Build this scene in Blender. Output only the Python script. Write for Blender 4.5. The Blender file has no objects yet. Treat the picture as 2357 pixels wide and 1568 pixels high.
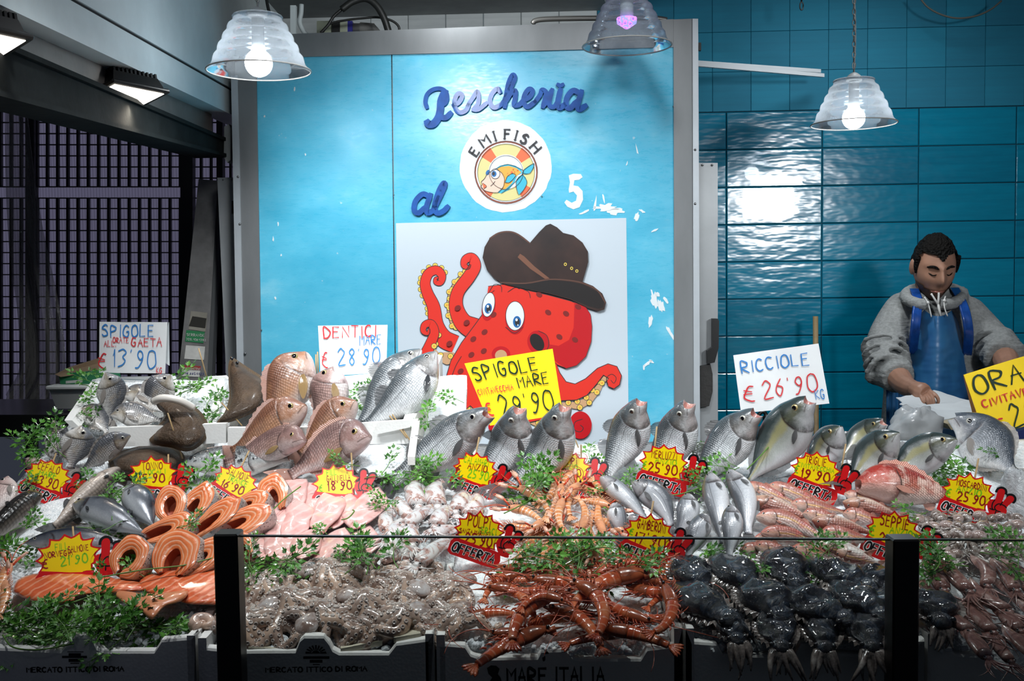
import bpy, math, random
from mathutils import Vector, Matrix, Quaternion, noise
from mathutils.geometry import tessellate_polygon
R = random.Random(7)
SC = bpy.context.scene
COL = SC.collection
PI = math.pi
V = Vector
# ---------------------------------------------------------------- camera
F, CX, CY = 2400.0, 1178.5, 784.0
CAM = V((0, 0, 1.65))
camd = bpy.data.cameras.new('camera')
camd.sensor_fit = 'HORIZONTAL'; camd.sensor_width = 36.0
camd.lens = F / 2357 * 36
camd.clip_start = 0.05
cam = bpy.data.objects.new('camera', camd); COL.objects.link(cam)
cam.matrix_world = Matrix.Translation(CAM) @ Matrix.Rotation(math.radians(90 - 3.3), 4, 'X') @ Matrix.Rotation(math.radians(-.75), 4, 'Z')
SC.camera = cam
ROT = cam.matrix_world.to_3x3()
# ---------------------------------------------------------------- view, world, lights
SC.view_settings.view_transform = 'Standard'
SC.view_settings.look = 'None'
SC.view_settings.gamma = 1.0
SC.view_settings.use_curve_mapping = False
SC.view_settings.exposure = 0.0
SC.cycles.use_denoising = True
SC.cycles.max_bounces = 6
SC.cycles.diffuse_bounces = 3
SC.cycles.glossy_bounces = 3
SC.cycles.transparent_max_bounces = 12
SC.cycles.sample_clamp_indirect = 4.0
SC.cycles.caustics_reflective = False
SC.cycles.caustics_refractive = False
world = bpy.data.worlds.new('night_market'); SC.world = world
world.use_nodes = True
world.node_tree.nodes['Background'].inputs[0].default_value = (.62, .72, 1, 1)
world.node_tree.nodes['Background'].inputs[1].default_value = .045

def lamp_light(name, loc, power, color=(.93, .97, 1), size=.16, target=None, angle=None, blend=.5):
    kind = 'SPOT' if angle else 'POINT'
    l = bpy.data.lights.new(name, kind); l.energy = power; l.color = color
    l.shadow_soft_size = size
    if angle:
        l.spot_size = math.radians(angle); l.spot_blend = blend
    o = bpy.data.objects.new(name, l); COL.objects.link(o); o.location = loc
    if target is not None:
        o.rotation_euler = (V(target) - V(loc)).to_track_quat('-Z', 'Y').to_euler()
    return o
# lamps of the stall that hang above the frame, over the counter
for i, (x, pw) in enumerate([(-.72, 62), (-.22, 66), (.28, 52), (.78, 40), (1.3, 27)]):
    lamp_light('counter_lamp_light', (x, 1.97, 2.62), pw * .98, target=(x * .98, 2.70, 1.1), angle=76, blend=.9, size=.07)
for x, pw in ((-.75, 34), (0, 34), (.8, 26)):          # added frontal fill, unseen spots aimed at the raised rear rows
    lamp_light('front_fill_light', (x, .4, 2.75), pw, target=(x * 1.05, 2.78, 1.24), angle=36, blend=.85, size=.06)
# lamp that glares on the cold room panel, then an added fill
lamp_light('panel_lamp_and_fill', (-.30, 2.35, 2.56), 88, target=(-.2, 3.8, 1.35), angle=80, blend=.7, size=.12)
lamp_light('panel_lamp_and_fill', (.30, 2.3, 3.05), 52, target=(.05, 3.8, 1.5), angle=74, blend=.7, size=.12)  # fill added for the panel, set high to keep its glare off
lamp_light('canopy_fill_light', (.1, 1.5, 2.72), 17, target=(-1.03, 3.1, 2.5), angle=64, blend=.8, size=.1)  # added fill that lifts the white canopy wall
lamp_light('tile_fill_light', (1.35, 3.75, 3.15), 34, target=(1.55, 4.7, 1.6), angle=100, blend=.9, size=.15)  # added fill for the blue wall, placed out of the tile reflections
lamp_light('recess_fill_light', (-.2, 3.5, 2.80), 22, target=(-.2, 4.8, 2.7), angle=120, blend=.9, size=.1)  # added fill that brightens the space above the cold room

# bright opening of the stall across the aisle, behind the camera, mirrored in the tiles
al = bpy.data.lights.new('aisle_light', 'AREA'); al.shape = 'RECTANGLE'; al.size = .42; al.size_y = .26; al.energy = 7; al.spread = math.radians(64); al.color = (.93, .97, 1)
ao = bpy.data.objects.new('aisle_light', al); COL.objects.link(ao); ao.location = (1.85, .2, 2.32); ao.rotation_euler = (V((1.2, 4.7, 1.9)) - ao.location).to_track_quat('-Z', 'Y').to_euler()

# ---------------------------------------------------------------- pixels of the photograph to points of the place
def ray(px, py):
    return (ROT @ V(((px - CX) / F, -(py - CY) / F, -1.0))).normalized()
def P(px, py, Y):
    d = ray(px, py); return CAM + d * (Y / d.y)
def plane_hit(px, py, p0, n):
    d = ray(px, py); return CAM + d * ((p0 - CAM).dot(n) / d.dot(n))
SL = .325
N0 = V((0, -SL, 1)).normalized()           # the display slopes up to the back
def S(px, py, h=0.0):
    return plane_hit(px, py, V((0, 1.95, .95)) + N0 * h, N0)
def zs(Y): return .95 + SL * (Y - 1.95)
TN = V((0, -.62, 1)).normalized()
def TI(px, py, h=0.0):                     # the steeper tier of boxes at the back left
    return plane_hit(px, py, V((0, 2.60, 1.16)) + TN * h, TN)
YAW = .049
WN = V((-YAW, -1, 0)).normalized()
WR = V((1, -YAW, 0)).normalized()
def W(px, py, off=0.0, Y=3.8):             # a plane parallel to the cold room front
    return plane_hit(px, py, V((0, Y, 0)) + WN * off, WN)
UP = V((0, 0, 1))

# ---------------------------------------------------------------- materials
def srgb(r, g, b):
    f = lambda c: (c / 255 / 12.92) if c / 255 <= .04045 else ((c / 255 + .055) / 1.055) ** 2.4
    return (f(r), f(g), f(b), 1)
class NT:
    def __init__(s, name):
        s.m = bpy.data.materials.new(name); s.m.use_nodes = True
        s.t = s.m.node_tree; s.b = s.t.nodes['Principled BSDF']; s.out = s.t.nodes['Material Output']
    def n(s, typ, props=None, **ins):
        nd = s.t.nodes.new('ShaderNode' + typ)
        for k, v in (props or {}).items(): setattr(nd, k, v)
        for k, v in ins.items():
            k = int(k[1:]) if k[0] == 'i' and k[1:].isdigit() else k.replace('_', ' ')
            s.set(nd.inputs[k], v)
        return nd
    def set(s, sock, v):
        if isinstance(v, bpy.types.NodeSocket): s.t.links.new(v, sock)
        elif isinstance(v, bpy.types.Node): s.t.links.new(v.outputs[0], sock)
        else: sock.default_value = v
    def p(s, **ins):
        for k, v in ins.items(): s.set(s.b.inputs[k.replace('_', ' ')], v)
    def obj(s): return s.n('TexCoord').outputs['Object']
    def gen(s): return s.n('TexCoord').outputs['Generated']
    def uv(s): return s.n('TexCoord').outputs['UV']
    def attr(s, name): return s.n('Attribute', {'attribute_name': name})
    def noise(s, vec, scale, detail=3, rough=.55, dist=0): 
        return s.n('TexNoise', i0=vec, Scale=scale, Detail=detail, Roughness=rough, Distortion=dist).outputs[0]
    def noisec(s, vec, scale, detail=3): return s.n('TexNoise', i0=vec, Scale=scale, Detail=detail).outputs[1]
    def vor(s, vec, scale, rnd=1.0, feature='F1'): 
        return s.n('TexVoronoi', {'feature': feature}, Vector=vec, Scale=scale, Randomness=rnd).outputs[0]
    def ramp(s, fac, stops, interp='LINEAR'):
        r = s.n('ValToRGB', i0=fac); e = r.color_ramp; e.interpolation = interp
        while len(e.elements) < len(stops): e.elements.new(.5)
        for el, (p, c) in zip(e.elements, stops):
            el.position = p; el.color = c if len(c) == 4 else (*c, 1)
        return r.outputs[0]
    def mix(s, fac, a, b, mode='MIX'):
        m = s.n('Mix', {'data_type': 'RGBA', 'blend_type': mode})
        s.set(m.inputs[0], fac); s.set(m.inputs[6], a); s.set(m.inputs[7], b)
        return m.outputs[2]
    def math(s, op, a, b=0.0, c=0.0, clamp=False):
        m = s.n('Math', {'operation': op, 'use_clamp': clamp}); s.set(m.inputs[0], a); s.set(m.inputs[1], b); s.set(m.inputs[2], c)
        return m.outputs[0]
    def mapr(s, v, a, b, c=0.0, d=1.0):
        m = s.n('MapRange'); 
        for i, x in enumerate((v, a, b, c, d)): s.set(m.inputs[i], x)
        return m.outputs[0]
    def scale(s, vec, xyz):
        return s.n('Mapping', Vector=vec, Scale=xyz).outputs[0]
    def bump(s, h, strength=.3, dist=.002, normal=None):
        b = s.n('Bump', Height=h, Strength=strength, Distance=dist)
        if normal is not None: s.set(b.inputs['Normal'], normal)
        return b.outputs[0]
    def wet(s, rough=.3, coat=.6, crough=.08):
        s.p(Roughness=rough, Coat_Weight=coat, Coat_Roughness=crough)
MATS = {}
def simple(name, col, rough=.5, metal=0.0, bump=0, bscale=60, var=0.0, vscale=8, coat=0, emit=0, spec=.5, alpha=1.0):
    if name in MATS: return MATS[name]
    t = NT(name); c = col if len(col) == 4 else (*col, 1)
    t.p(Roughness=rough, Metallic=metal, Coat_Weight=coat, Specular_IOR_Level=spec)
    if var:
        d = tuple(x * (1 - var) for x in c[:3]) + (1,)
        t.p(Base_Color=t.ramp(t.noise(t.obj(), vscale, 5, .65), [(.3, d), (.62, c)]))
    else: t.p(Base_Color=c)
    if bump: t.p(Normal=t.bump(t.noise(t.obj(), bscale, 4), bump))
    if emit: t.p(Emission_Color=c, Emission_Strength=emit)
    if alpha < 1: t.p(Alpha=alpha)
    MATS[name] = t.m
    return t.m

# ---------------------------------------------------------------- mesh building
class MB:
    def __init__(s): s.v = []; s.f = []; s.mi = []; s.uv = []; s.at = {}; s.cur = 0
    def vert(s, p, uv=(0, 0)): s.v.append(V(p)); s.uv.append(uv); return len(s.v) - 1
    def face(s, idx): s.f.append(tuple(idx)); s.mi.append(s.cur)
    def loft(s, rings, uvs=None, closed=True, cap0=False, cap1=False):
        b = []
        for i, r in enumerate(rings):
            b.append([s.vert(p, uvs[i][j] if uvs else (i / max(1, len(rings) - 1), j / len(r))) for j, p in enumerate(r)])
        n = len(rings[0])
        for i in range(len(rings) - 1):
            for j in range(n if closed else n - 1):
                k = (j + 1) % n
                s.face((b[i][j], b[i][k], b[i + 1][k], b[i + 1][j]))
        if cap0: s.face(b[0][::-1])
        if cap1: s.face(b[-1])
        return b
    def tube(s, pts, rad, seg=8, cap=True, flat=1.0):
        pts = [V(p) for p in pts]; n = len(pts)
        if not hasattr(rad, '__len__'): rad = [rad] * n
        rings = []; prev = None
        for i, p in enumerate(pts):
            t = (pts[min(i + 1, n - 1)] - pts[max(i - 1, 0)])
            t = t.normalized() if t.length > 1e-9 else V((0, 0, 1))
            if prev is None: a = t.orthogonal().normalized()
            else:
                a = prev - t * prev.dot(t); a = a.normalized() if a.length > 1e-6 else t.orthogonal().normalized()
            prev = a; bb = t.cross(a)
            rings.append([p + (a * math.cos(2 * PI * k / seg) + bb * (math.sin(2 * PI * k / seg) * flat)) * rad[i] for k in range(seg)])
        return s.loft(rings, cap0=cap, cap1=cap)
    def box(s, lo, hi, M=None, bev=0.0):
        x0, y0, z0 = lo; x1, y1, z1 = hi
        if bev:
            b = min(bev, (x1 - x0) * .45, (y1 - y0) * .45, (z1 - z0) * .45)
            def ring(z, i): return [V(q) for q in ((x0 + i, y0 + b, z), (x0 + b, y0 + i, z), (x1 - b, y0 + i, z), (x1 - i, y0 + b, z), (x1 - i, y1 - b, z), (x1 - b, y1 - i, z), (x0 + b, y1 - i, z), (x0 + i, y1 - b, z))]
            rs = [ring(z0, b * .9), ring(z0 + b, 0), ring(z1 - b, 0), ring(z1, b * .9)]
            if M: rs = [[M @ p for p in r] for r in rs]
            return s.loft(rs, cap0=True, cap1=True)
        c = [V(q) for q in ((x0, y0, z0), (x1, y0, z0), (x1, y1, z0), (x0, y1, z0), (x0, y0, z1), (x1, y0, z1), (x1, y1, z1), (x0, y1, z1))]
        if M: c = [M @ p for p in c]
        i = [s.vert(p) for p in c]
        for q in ((0, 3, 2, 1), (4, 5, 6, 7), (0, 1, 5, 4), (1, 2, 6, 5), (2, 3, 7, 6), (3, 0, 4, 7)): s.face([i[k] for k in q])
    def prism(s, poly, d):                 # planar outline (3D points) pushed along d
        n = len(poly); a = [s.vert(p) for p in poly]; b = [s.vert(V(p) + d) for p in poly]
        tri = tessellate_polygon([[V(p) for p in poly]])
        nn = V((0, 0, 0))
        for t in tri: nn += (V(poly[t[1]]) - V(poly[t[0]])).cross(V(poly[t[2]]) - V(poly[t[0]]))
        flip = nn.dot(d) > 0
        for t in tri:
            q = [a[k] for k in t]; r = [b[k] for k in t]
            s.face(q[::-1] if flip else q); s.face(r if flip else r[::-1])
        for i in range(n):
            k = (i + 1) % n
            q = (a[i], a[k], b[k], b[i]); s.face(q if flip else q[::-1])
    def ribbon(s, pts, w, nrm, th=0.0, taper=False):   # flat pen stroke with round ends
        pts = [V(p) for p in pts]; n = len(pts)
        if n < 2: return
        L, Rr = [], []
        for i, p in enumerate(pts):
            t = (pts[min(i + 1, n - 1)] - pts[max(i - 1, 0)])
            if t.length < 1e-9: t = V((1, 0, 0))
            t.normalize(); sd = nrm.cross(t).normalized()
            ww = w[i] if hasattr(w, '__len__') else w
            if i == 0: p = p - t * ww * .35
            if i == n - 1: p = p + t * ww * .35
            if i in (0, n - 1): ww *= .72
            L.append(p + sd * ww * .5); Rr.append(p - sd * ww * .5)
        if th <= 0:
            a = [s.vert(p) for p in L]; b = [s.vert(p) for p in Rr]
            for i in range(n - 1): s.face((a[i], b[i], b[i + 1], a[i + 1]))
        else:
            o = nrm * th
            s.loft([[L[i], Rr[i], Rr[i] + o, L[i] + o] for i in range(n)], cap0=True, cap1=True)
    def ball(s, c, r, seg=12, rings=8, M=None):
        rs = []
        rad = r if hasattr(r, '__len__') else (r, r, r)
        for i in range(rings + 1):
            a = PI * i / rings; q = max(math.sin(a), 1e-4)
            rs.append([V((q * math.cos(2 * PI * k / seg) * rad[0], q * math.sin(2 * PI * k / seg) * rad[1], -math.cos(a) * rad[2])) for k in range(seg)])
        c = V(c)
        rs = [[(c + (M @ p if M else p)) for p in r_] for r_ in rs]
        s.loft(rs)
    def xf(s, M): s.v = [M @ p for p in s.v]; return s
    def mesh(s, name, mats, smooth=True, off=None):
        me = bpy.data.meshes.new(name)
        vs = [tuple(p - off) for p in s.v] if off is not None else [tuple(p) for p in s.v]
        me.from_pydata(vs, [], s.f)
        for m in (mats if isinstance(mats, (list, tuple)) else [mats]): me.materials.append(m)
        if any(s.mi): me.polygons.foreach_set('material_index', s.mi)
        if smooth: me.polygons.foreach_set('use_smooth', [True] * len(s.f))
        if any(u != (0, 0) for u in s.uv):
            ul = me.uv_layers.new(name='UVMap')
            li = [0] * len(me.loops); me.loops.foreach_get('vertex_index', li)
            ul.data.foreach_set('uv', [c for i in li for c in s.uv[i]])
        for k, vals in s.at.items():
            a = me.attributes.new(k, 'FLOAT', 'POINT'); a.data.foreach_set('value', vals)
        me.update()
        return me
WLOC = {}
def tag(o, label=None, cat=None, group=None, kind=None):
    if label: o['label'] = label
    if cat: o['category'] = cat
    if group: o['group'] = group
    if kind: o['kind'] = kind
    return o
def obj(name, mb, mats, parent=None, smooth=True, label=None, kind=None, autosmooth=None):
    off = V((0, 0, 0)); own = V((0, 0, 0))
    if parent is not None: off = WLOC[parent.name]
    o = bpy.data.objects.new(name, mb.mesh(name, mats, smooth, off))
    COL.objects.link(o)
    if parent is not None: o.parent = parent
    WLOC[o.name] = off
    if label: o['label'] = label
    if kind: o['kind'] = kind
    return o
def thing(name, label, cat, loc, group=None):
    o = bpy.data.objects.new(name, None); COL.objects.link(o); o.location = loc
    o.empty_display_size = .02
    WLOC[o.name] = V(loc)
    return tag(o, label, cat, group)
def solo(name, mb, mats, label, cat, group=None, smooth=True, kind=None):
    return tag(obj(name, mb, mats, None, smooth), label, cat, group, kind)
def struct(name, mb, mats, parent=None, smooth=False):
    o = obj(name, mb, mats, parent, smooth)
    if parent is None: o['kind'] = 'structure'
    return o
def cr(pts, n=6):                          # smooth curve through points
    pts = [V(p) for p in pts]
    if len(pts) < 3: return [pts[0].lerp(pts[-1], i / n) for i in range(n + 1)]
    out = []
    q = [pts[0] * 2 - pts[1]] + pts + [pts[-1] * 2 - pts[-2]]
    for i in range(1, len(q) - 2):
        for k in range(n):
            t = k / n; a, b, c, d = q[i - 1:i + 3]
            out.append(.5 * (2 * b + (c - a) * t + (2 * a - 5 * b + 4 * c - d) * t * t + (3 * b - a - 3 * c + d) * t ** 3))
    out.append(pts[-1]); return out
def interp(tab, t):                        # smooth table look-up, rows (t, a, b, ...)
    if t <= tab[0][0]: return tab[0][1:]
    for i in range(len(tab) - 1):
        if t <= tab[i + 1][0]:
            a, b = tab[i], tab[i + 1]; h = b[0] - a[0]; u = (t - a[0]) / h
            pa = tab[i - 1] if i else a; nb = tab[i + 2] if i + 2 < len(tab) else b
            o = []
            for k in range(1, len(a)):
                m0 = (b[k] - pa[k]) / max(1e-6, b[0] - pa[0]) * h; m1 = (nb[k] - a[k]) / max(1e-6, nb[0] - a[0]) * h
                o.append((2 * u ** 3 - 3 * u * u + 1) * a[k] + (u ** 3 - 2 * u * u + u) * m0 + (-2 * u ** 3 + 3 * u * u) * b[k] + (u ** 3 - u * u) * m1)
            return o
    return tab[-1][1:]
def frame(o, x, y, z):
    return Matrix(((x.x, y.x, z.x, o.x), (x.y, y.y, z.y, o.y), (x.z, y.z, z.z, o.z), (0, 0, 0, 1)))
ORD = ['first', 'second', 'third', 'fourth', 'fifth', 'sixth', 'seventh', 'eighth', 'ninth', 'tenth', 'eleventh', 'twelfth']
# ================================================================ the setting
def XP(px, py, x):
    d = ray(px, py); return CAM + d * (x / d.x)
def polyW(pts, off=0.0, th=.004, Y=3.8, mb=None):
    mb = mb or MB()
    mb.prism([W(x, y, off, Y) for x, y in pts], WN * th); return mb
def wall_box(mb, px0, py0, px1, py1, Y, depth):    # front face at plane Y, goes back by depth
    mb.prism([W(px0, py0, 0, Y), W(px1, py0, 0, Y), W(px1, py1, 0, Y), W(px0, py1, 0, Y)], -WN * depth); return mb

m_floor = simple('wet_dark_floor', (.035, .034, .032), .45, bump=.2, bscale=20, var=.4, vscale=3)
mb = MB(); mb.box((-4, -1.5, -.05), (4, 6.4, 0)); struct('floor', mb, m_floor)
m_ceil = simple('grey_ceiling', (.30, .32, .32), .7, var=.3, vscale=4)
mb = MB(); mb.box((-1.03, 3.0, 2.86), (.50, 4.9, 2.92)); struct('ceiling', mb, m_ceil)

# tiles of the back wall
def tile_mat(name, c1, c2, rough, wav):
    t = NT(name); o = t.obj()
    inf = t.n('ObjectInfo').outputs['Random']
    st = t.scale(o, (1.2, 1, 14))
    nz = t.noise(st, 3.0, 4, .6)
    base = t.ramp(t.math('ADD', t.math('MULTIPLY', nz, .75), t.math('MULTIPLY', inf, .3)), [(.25, c1), (.75, c2)])
    t.p(Base_Color=base, Roughness=rough, Specular_IOR_Level=.55)
    if wav: t.p(Normal=t.bump(t.noise(t.scale(o, (5, 1, 14)), 1.6, 2), wav, .02), Coat_Weight=.6, Coat_Roughness=.03)
    return t.m
m_tile = tile_mat('teal_glazed_tile', (.0, .13, .225), (.0, .22, .35), .16, .13)
m_tile_up = tile_mat('teal_painted_tile', (.0, .135, .225), (.0, .195, .31), .75, 0)
m_tile_white = tile_mat('whitewashed_tile', (.40, .44, .45), (.62, .66, .66), .55, 0)
m_grout = simple('dark_teal_grout', (.0, .075, .125), .7)
WY = 4.8
mb = MB(); mb.prism([W(640, -260, -.012, WY), W(2620, -260, -.012, WY), W(2620, 1900, -.012, WY), W(640, 1900, -.012, WY)], -WN * .12)
wall_back = struct('wall_back', mb, m_grout)
def wall_co(px, py):
    p = W(px, py, 0, WY); return (p - V((0, WY, 0))).dot(WR), p.z
def wall_pt(s, z, off=0.0): return V((0, WY, z)) + WR * s + WN * off
def tile_mesh(w, h, mat, name, b=.0035):
    mb = MB()
    mb.loft([[V((x, y, z)) for x, z in ((-w / 2 + i, -h / 2 + i), (w / 2 - i, -h / 2 + i), (w / 2 - i, h / 2 - i), (-w / 2 + i, h / 2 - i))] for y, i in ((.012, 0), (.0025, 0), (0, b))], cap0=True, cap1=True)
    return mb.mesh(name, mat, False)
TR = frame(V((0, 0, 0)), WR, -WN, UP).to_3x3().to_4x4()
def put_tile(me, s, z, tilt=.004):
    o = bpy.data.objects.new('tile', me); COL.objects.link(o); o.parent = wall_back
    o.matrix_world = Matrix.Translation(wall_pt(s, z)) @ TR @ Matrix.Rotation(R.uniform(-tilt, tilt), 4, 'X') @ Matrix.Rotation(R.uniform(-tilt, tilt), 4, 'Z')
s0, zt = wall_co(1672, 258); s1, _ = wall_co(1893, 258); tw = s1 - s0
_, za = wall_co(1672, 345); _, zb = wall_co(1672, 1028); th_ = (za - zb) / 8
me_big = tile_mesh(tw - .004, th_ - .004, m_tile, 'tile')
for c in range(-2, 5):
    for r in range(-1, 11):
        put_tile(me_big, s0 + tw * (c + .5), za - th_ * (r + .5), .006)
su, _ = wall_co(1640, 200); su1, _ = wall_co(2267, 200); sw = (su1 - su) / 7
zlow = za + th_ + .002
me_sq = tile_mesh(sw - .0008, .1757, m_tile_up, 'tile', .0012); me_sqw = tile_mesh(sw - .002, .174, m_tile_white, 'tile')
for c in range(-13, 9):
    for r in range(0, 5):
        left = c < -3
        if left and r < 1: continue
        put_tile(me_sqw if left else me_sq, su + sw * (c + .5), zlow + .1765 * (r + .5), .0008)

# left canopy wall, its shadowed underside and the steel beam
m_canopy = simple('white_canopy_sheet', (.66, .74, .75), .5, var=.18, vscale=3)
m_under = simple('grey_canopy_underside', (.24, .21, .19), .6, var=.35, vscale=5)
m_steel = simple('dark_green_steel', (.011, .014, .014), .9, bump=.4, bscale=40, var=.6, vscale=9, spec=.15)
m_dark = simple('black_gap', (.004, .004, .004), .9)
xw = -1.03
def along(px0, py0, px1, py1, x, Ya, Yb):          # ends of a line in the plane X = x, prolonged to Ya and Yb
    a, b = XP(px0, py0, x), XP(px1, py1, x); d = (b - a) / (b.y - a.y)
    return a + d * (Ya - a.y), a + d * (Yb - a.y)
a0, a1 = along(20, 20, 525, 260, xw, 1.7, 4.80)
l0, l1 = along(200, 17, 530, 205, xw, 1.7, 4.80)
mb = MB(); mb.prism([a0, a1, l1 - UP * .005, l0 - UP * .005], V((-.10, 0, 0))); wl = struct('wall_left_canopy', mb, m_canopy)
mb = MB(); mb.prism([l0 + UP * .005, l1 + UP * .005, V((xw, 4.8, 2.95)), V((xw, 1.7, 2.95))], V((-.10, 0, 0))); struct('panel', mb, m_canopy, wl)
mb = MB(); mb.prism([l0 - UP * .006, l1 - UP * .006, l1 + UP * .006, l0 + UP * .006], V((-.08, 0, 0))); mb.xf(Matrix.Translation((-.006, 0, 0))); struct('joint', mb, m_dark, wl)
mb = MB(); mb.box((-1.6, 1.7, 0), (-1.13, 3.8, 0)); mb = MB()
b0, b1 = along(20, 123, 520, 330, -1.10, 1.7, 3.9)
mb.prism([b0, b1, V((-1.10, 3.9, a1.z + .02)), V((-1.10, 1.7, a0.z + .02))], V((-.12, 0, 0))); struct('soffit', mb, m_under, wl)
g0, g1 = along(20, 216, 520, 355, -1.06, 1.7, 3.95)
mb = MB()
mb.prism([g0, g1, V((-1.06, 3.95, b1.z - .0)), V((-1.06, 1.7, b0.z - .0))], V((-.012, 0, 0)))
for z0, z1 in ((g0, g1), (b0, b1)):
    q = [V((-1.05, z0.y, z0.z)), V((-1.05, z1.y, z1.z)), V((-1.18, z1.y, z1.z)), V((-1.18, z0.y, z0.z))]
    mb.prism(q, V((0, 0, -.012)))
struct('beam', mb, m_steel)
# ---- shutter with polycarbonate behind it
t = NT('ribbed_polycarbonate'); o = t.obj()
wv = t.n('TexWave', {'bands_direction': 'X'}, Vector=o, Scale=22.0).outputs[1]
tl = t.n('BsdfTranslucent', Color=t.mix(wv, (.42, .41, .48, 1), (.58, .57, .66, 1))); t.p(Base_Color=(.10, .095, .13, 1), Roughness=.7, Specular_IOR_Level=.2); mx = t.n('MixShader', i0=.35, i1=tl, i2=t.b); t.t.links.new(mx.outputs[0], t.out.inputs[0])
m_poly = t.m
GY = 5.0
def PB(px0, py0, px1, py1, Y, d, mb):
    mb.prism([P(px0, py0, Y), P(px1, py0, Y), P(px1, py1, Y), P(px0, py1, Y)], V((0, d, 0))); return mb
mb = PB(-60, 120, 760, 985, GY + .04, .01, MB()); win = struct('window_1', mb, m_poly)
m_bar = simple('black_iron_bar', (.012, .012, .016), .5)
xs = [84 + 23.55 * i for i in range(15)] + [0, 24, 47, 462, 485, 508, 530]
for x in xs:
    for y0, y1 in ((200, 431), (455, 990)):
        struct('bar', PB(x - 2.6, y0, x + 2.6, y1, GY, .02, MB()), m_bar, win)
for y in [205 + 25.6 * i for i in range(9)] + [430] + [456, 480] + [480 + 25.4 * i for i in range(1, 17)]:
    struct('bar', PB(-20, y - 1.3, 545, y + 1.3, GY + .02, .012, MB()), m_bar, win)
for x0, x1 in ((58, 78), (415, 443), (498, 512)):
    struct('post', PB(x0, 150, x1, 1100, GY - .03, .05, MB()), m_bar, win)
l = lamp_light('dusk_light_outside', (-2.3, 8.5, 2.6), 430.0, (.85, .84, 1), .8)
# outer shell
m_shell = simple('dim_hall_wall', (.05, .05, .055), .8)
mb = MB(); mb.box((-3.4, -1.5, 0), (-3.3, 6.4, 3.2)); struct('wall_left', mb, m_shell)

# ================================================================ cold room front
t = NT('sky_blue_paint'); o = t.obj()
nz = t.noise(t.scale(o, (1.2, 1, 2.2)), 2.6, 6, .65)
fine = t.noise(t.scale(o, (3, 1, 12)), 9, 4, .7)
sp = t.ramp(t.noise(o, 34, 2, .6), [(.74, (0, 0, 0)), (.77, (1, 1, 1))])
base = t.ramp(nz, [(.3, (.05, .43, .64)), (.58, (.11, .54, .75)), (.78, (.26, .66, .82))])
base = t.mix(t.math('MULTIPLY', t.ramp(fine, [(.6, (0, 0, 0)), (.8, (1, 1, 1))]), .16), base, (.5, .75, .85, 1))
t.p(Base_Color=t.mix(t.math('MULTIPLY', sp, .5), base, (.75, .85, .9, 1)), Roughness=t.ramp(fine, [(.3, (.22,) * 3), (.7, (.38,) * 3)]), Specular_IOR_Level=.6, Normal=t.bump(nz, .05, .02))
m_blue = t.m
t = NT('brushed_grey_frame'); o = t.obj()
t.p(Base_Color=t.ramp(t.noise(t.scale(o, (1, 1, .3)), 5, 5, .6), [(.3, (.155, .165, .17)), (.7, (.23, .24, .245))]), Roughness=.45, Metallic=.35)
m_frame = t.m
m_alu = simple('pale_aluminium', (.50, .54, .57), .4, .3, var=.12, vscale=6)
m_leaf = simple('pale_door_leaf', (.42, .44, .45), .45, .25, var=.15, vscale=4)
m_screw = simple('steel_screw', (.25, .25, .25), .3, .9)
m_white = simple('white_paint_mark', (.80, .86, .88), .5)
cold = thing('cold_room', 'sky blue panelled cold room front with grey metal frame behind the fish counter', 'cold room', W(1075, 1700))
BOT = 1560
obj('panel', polyW([(592, 132), (901, 126), (918, BOT), (600, BOT)], 0, .01), m_blue, cold, False)
obj('panel', polyW([(904, 126), (1551, 108), (1553, BOT), (921, BOT)], 0, .01), m_blue, cold, False)
mb = MB(); mb.prism([W(540, 90, -.01), W(1600, 46, -.01), W(1607, BOT, -.01), W(560, BOT, -.01)], -WN * .9); obj('casing', mb, m_frame, cold, False)
obj('stile', polyW([(546, 140), (593, 140), (617, BOT), (574, BOT)], -.002, .02), m_frame, cold, False)
obj('stile', polyW([(1549, 48), (1597, 46), (1602, BOT), (1552, BOT)], -.002, .02), m_frame, cold, False)
obj('top_rail', polyW([(640, 82), (1550, 47), (1550, 111), (592, 136), (592, 84)], -.002, .018), m_frame, cold, False)
obj('corner_strip', polyW([(534, 175), (549, 175), (578, BOT), (562, BOT)], .012, .012), m_alu, cold, False)
obj('corner_strip', polyW([(1593, 45), (1606, 45), (1613, BOT), (1598, BOT)], .012, .012), m_alu, cold, False)
def screw(px, py, off, parent, r=3.0):
    mb = MB(); p = W(px, py, off); rr = r / F * 3.8
    mb.ball(p, rr, 8, 5); obj('screw', mb, m_screw, parent)
for px, py in ((548, 407), (552, 516), (564, 814), (1600, 345), (1600, 469), (1603, 975)): screw(px, py, .024, cold)
for px, py in ((1550, 245), (1565, 300), (1559, 375), (1551, 178), (602, 760), (1247, 452), (906, 448)): screw(px, py, .016, cold, 1.6)
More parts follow.
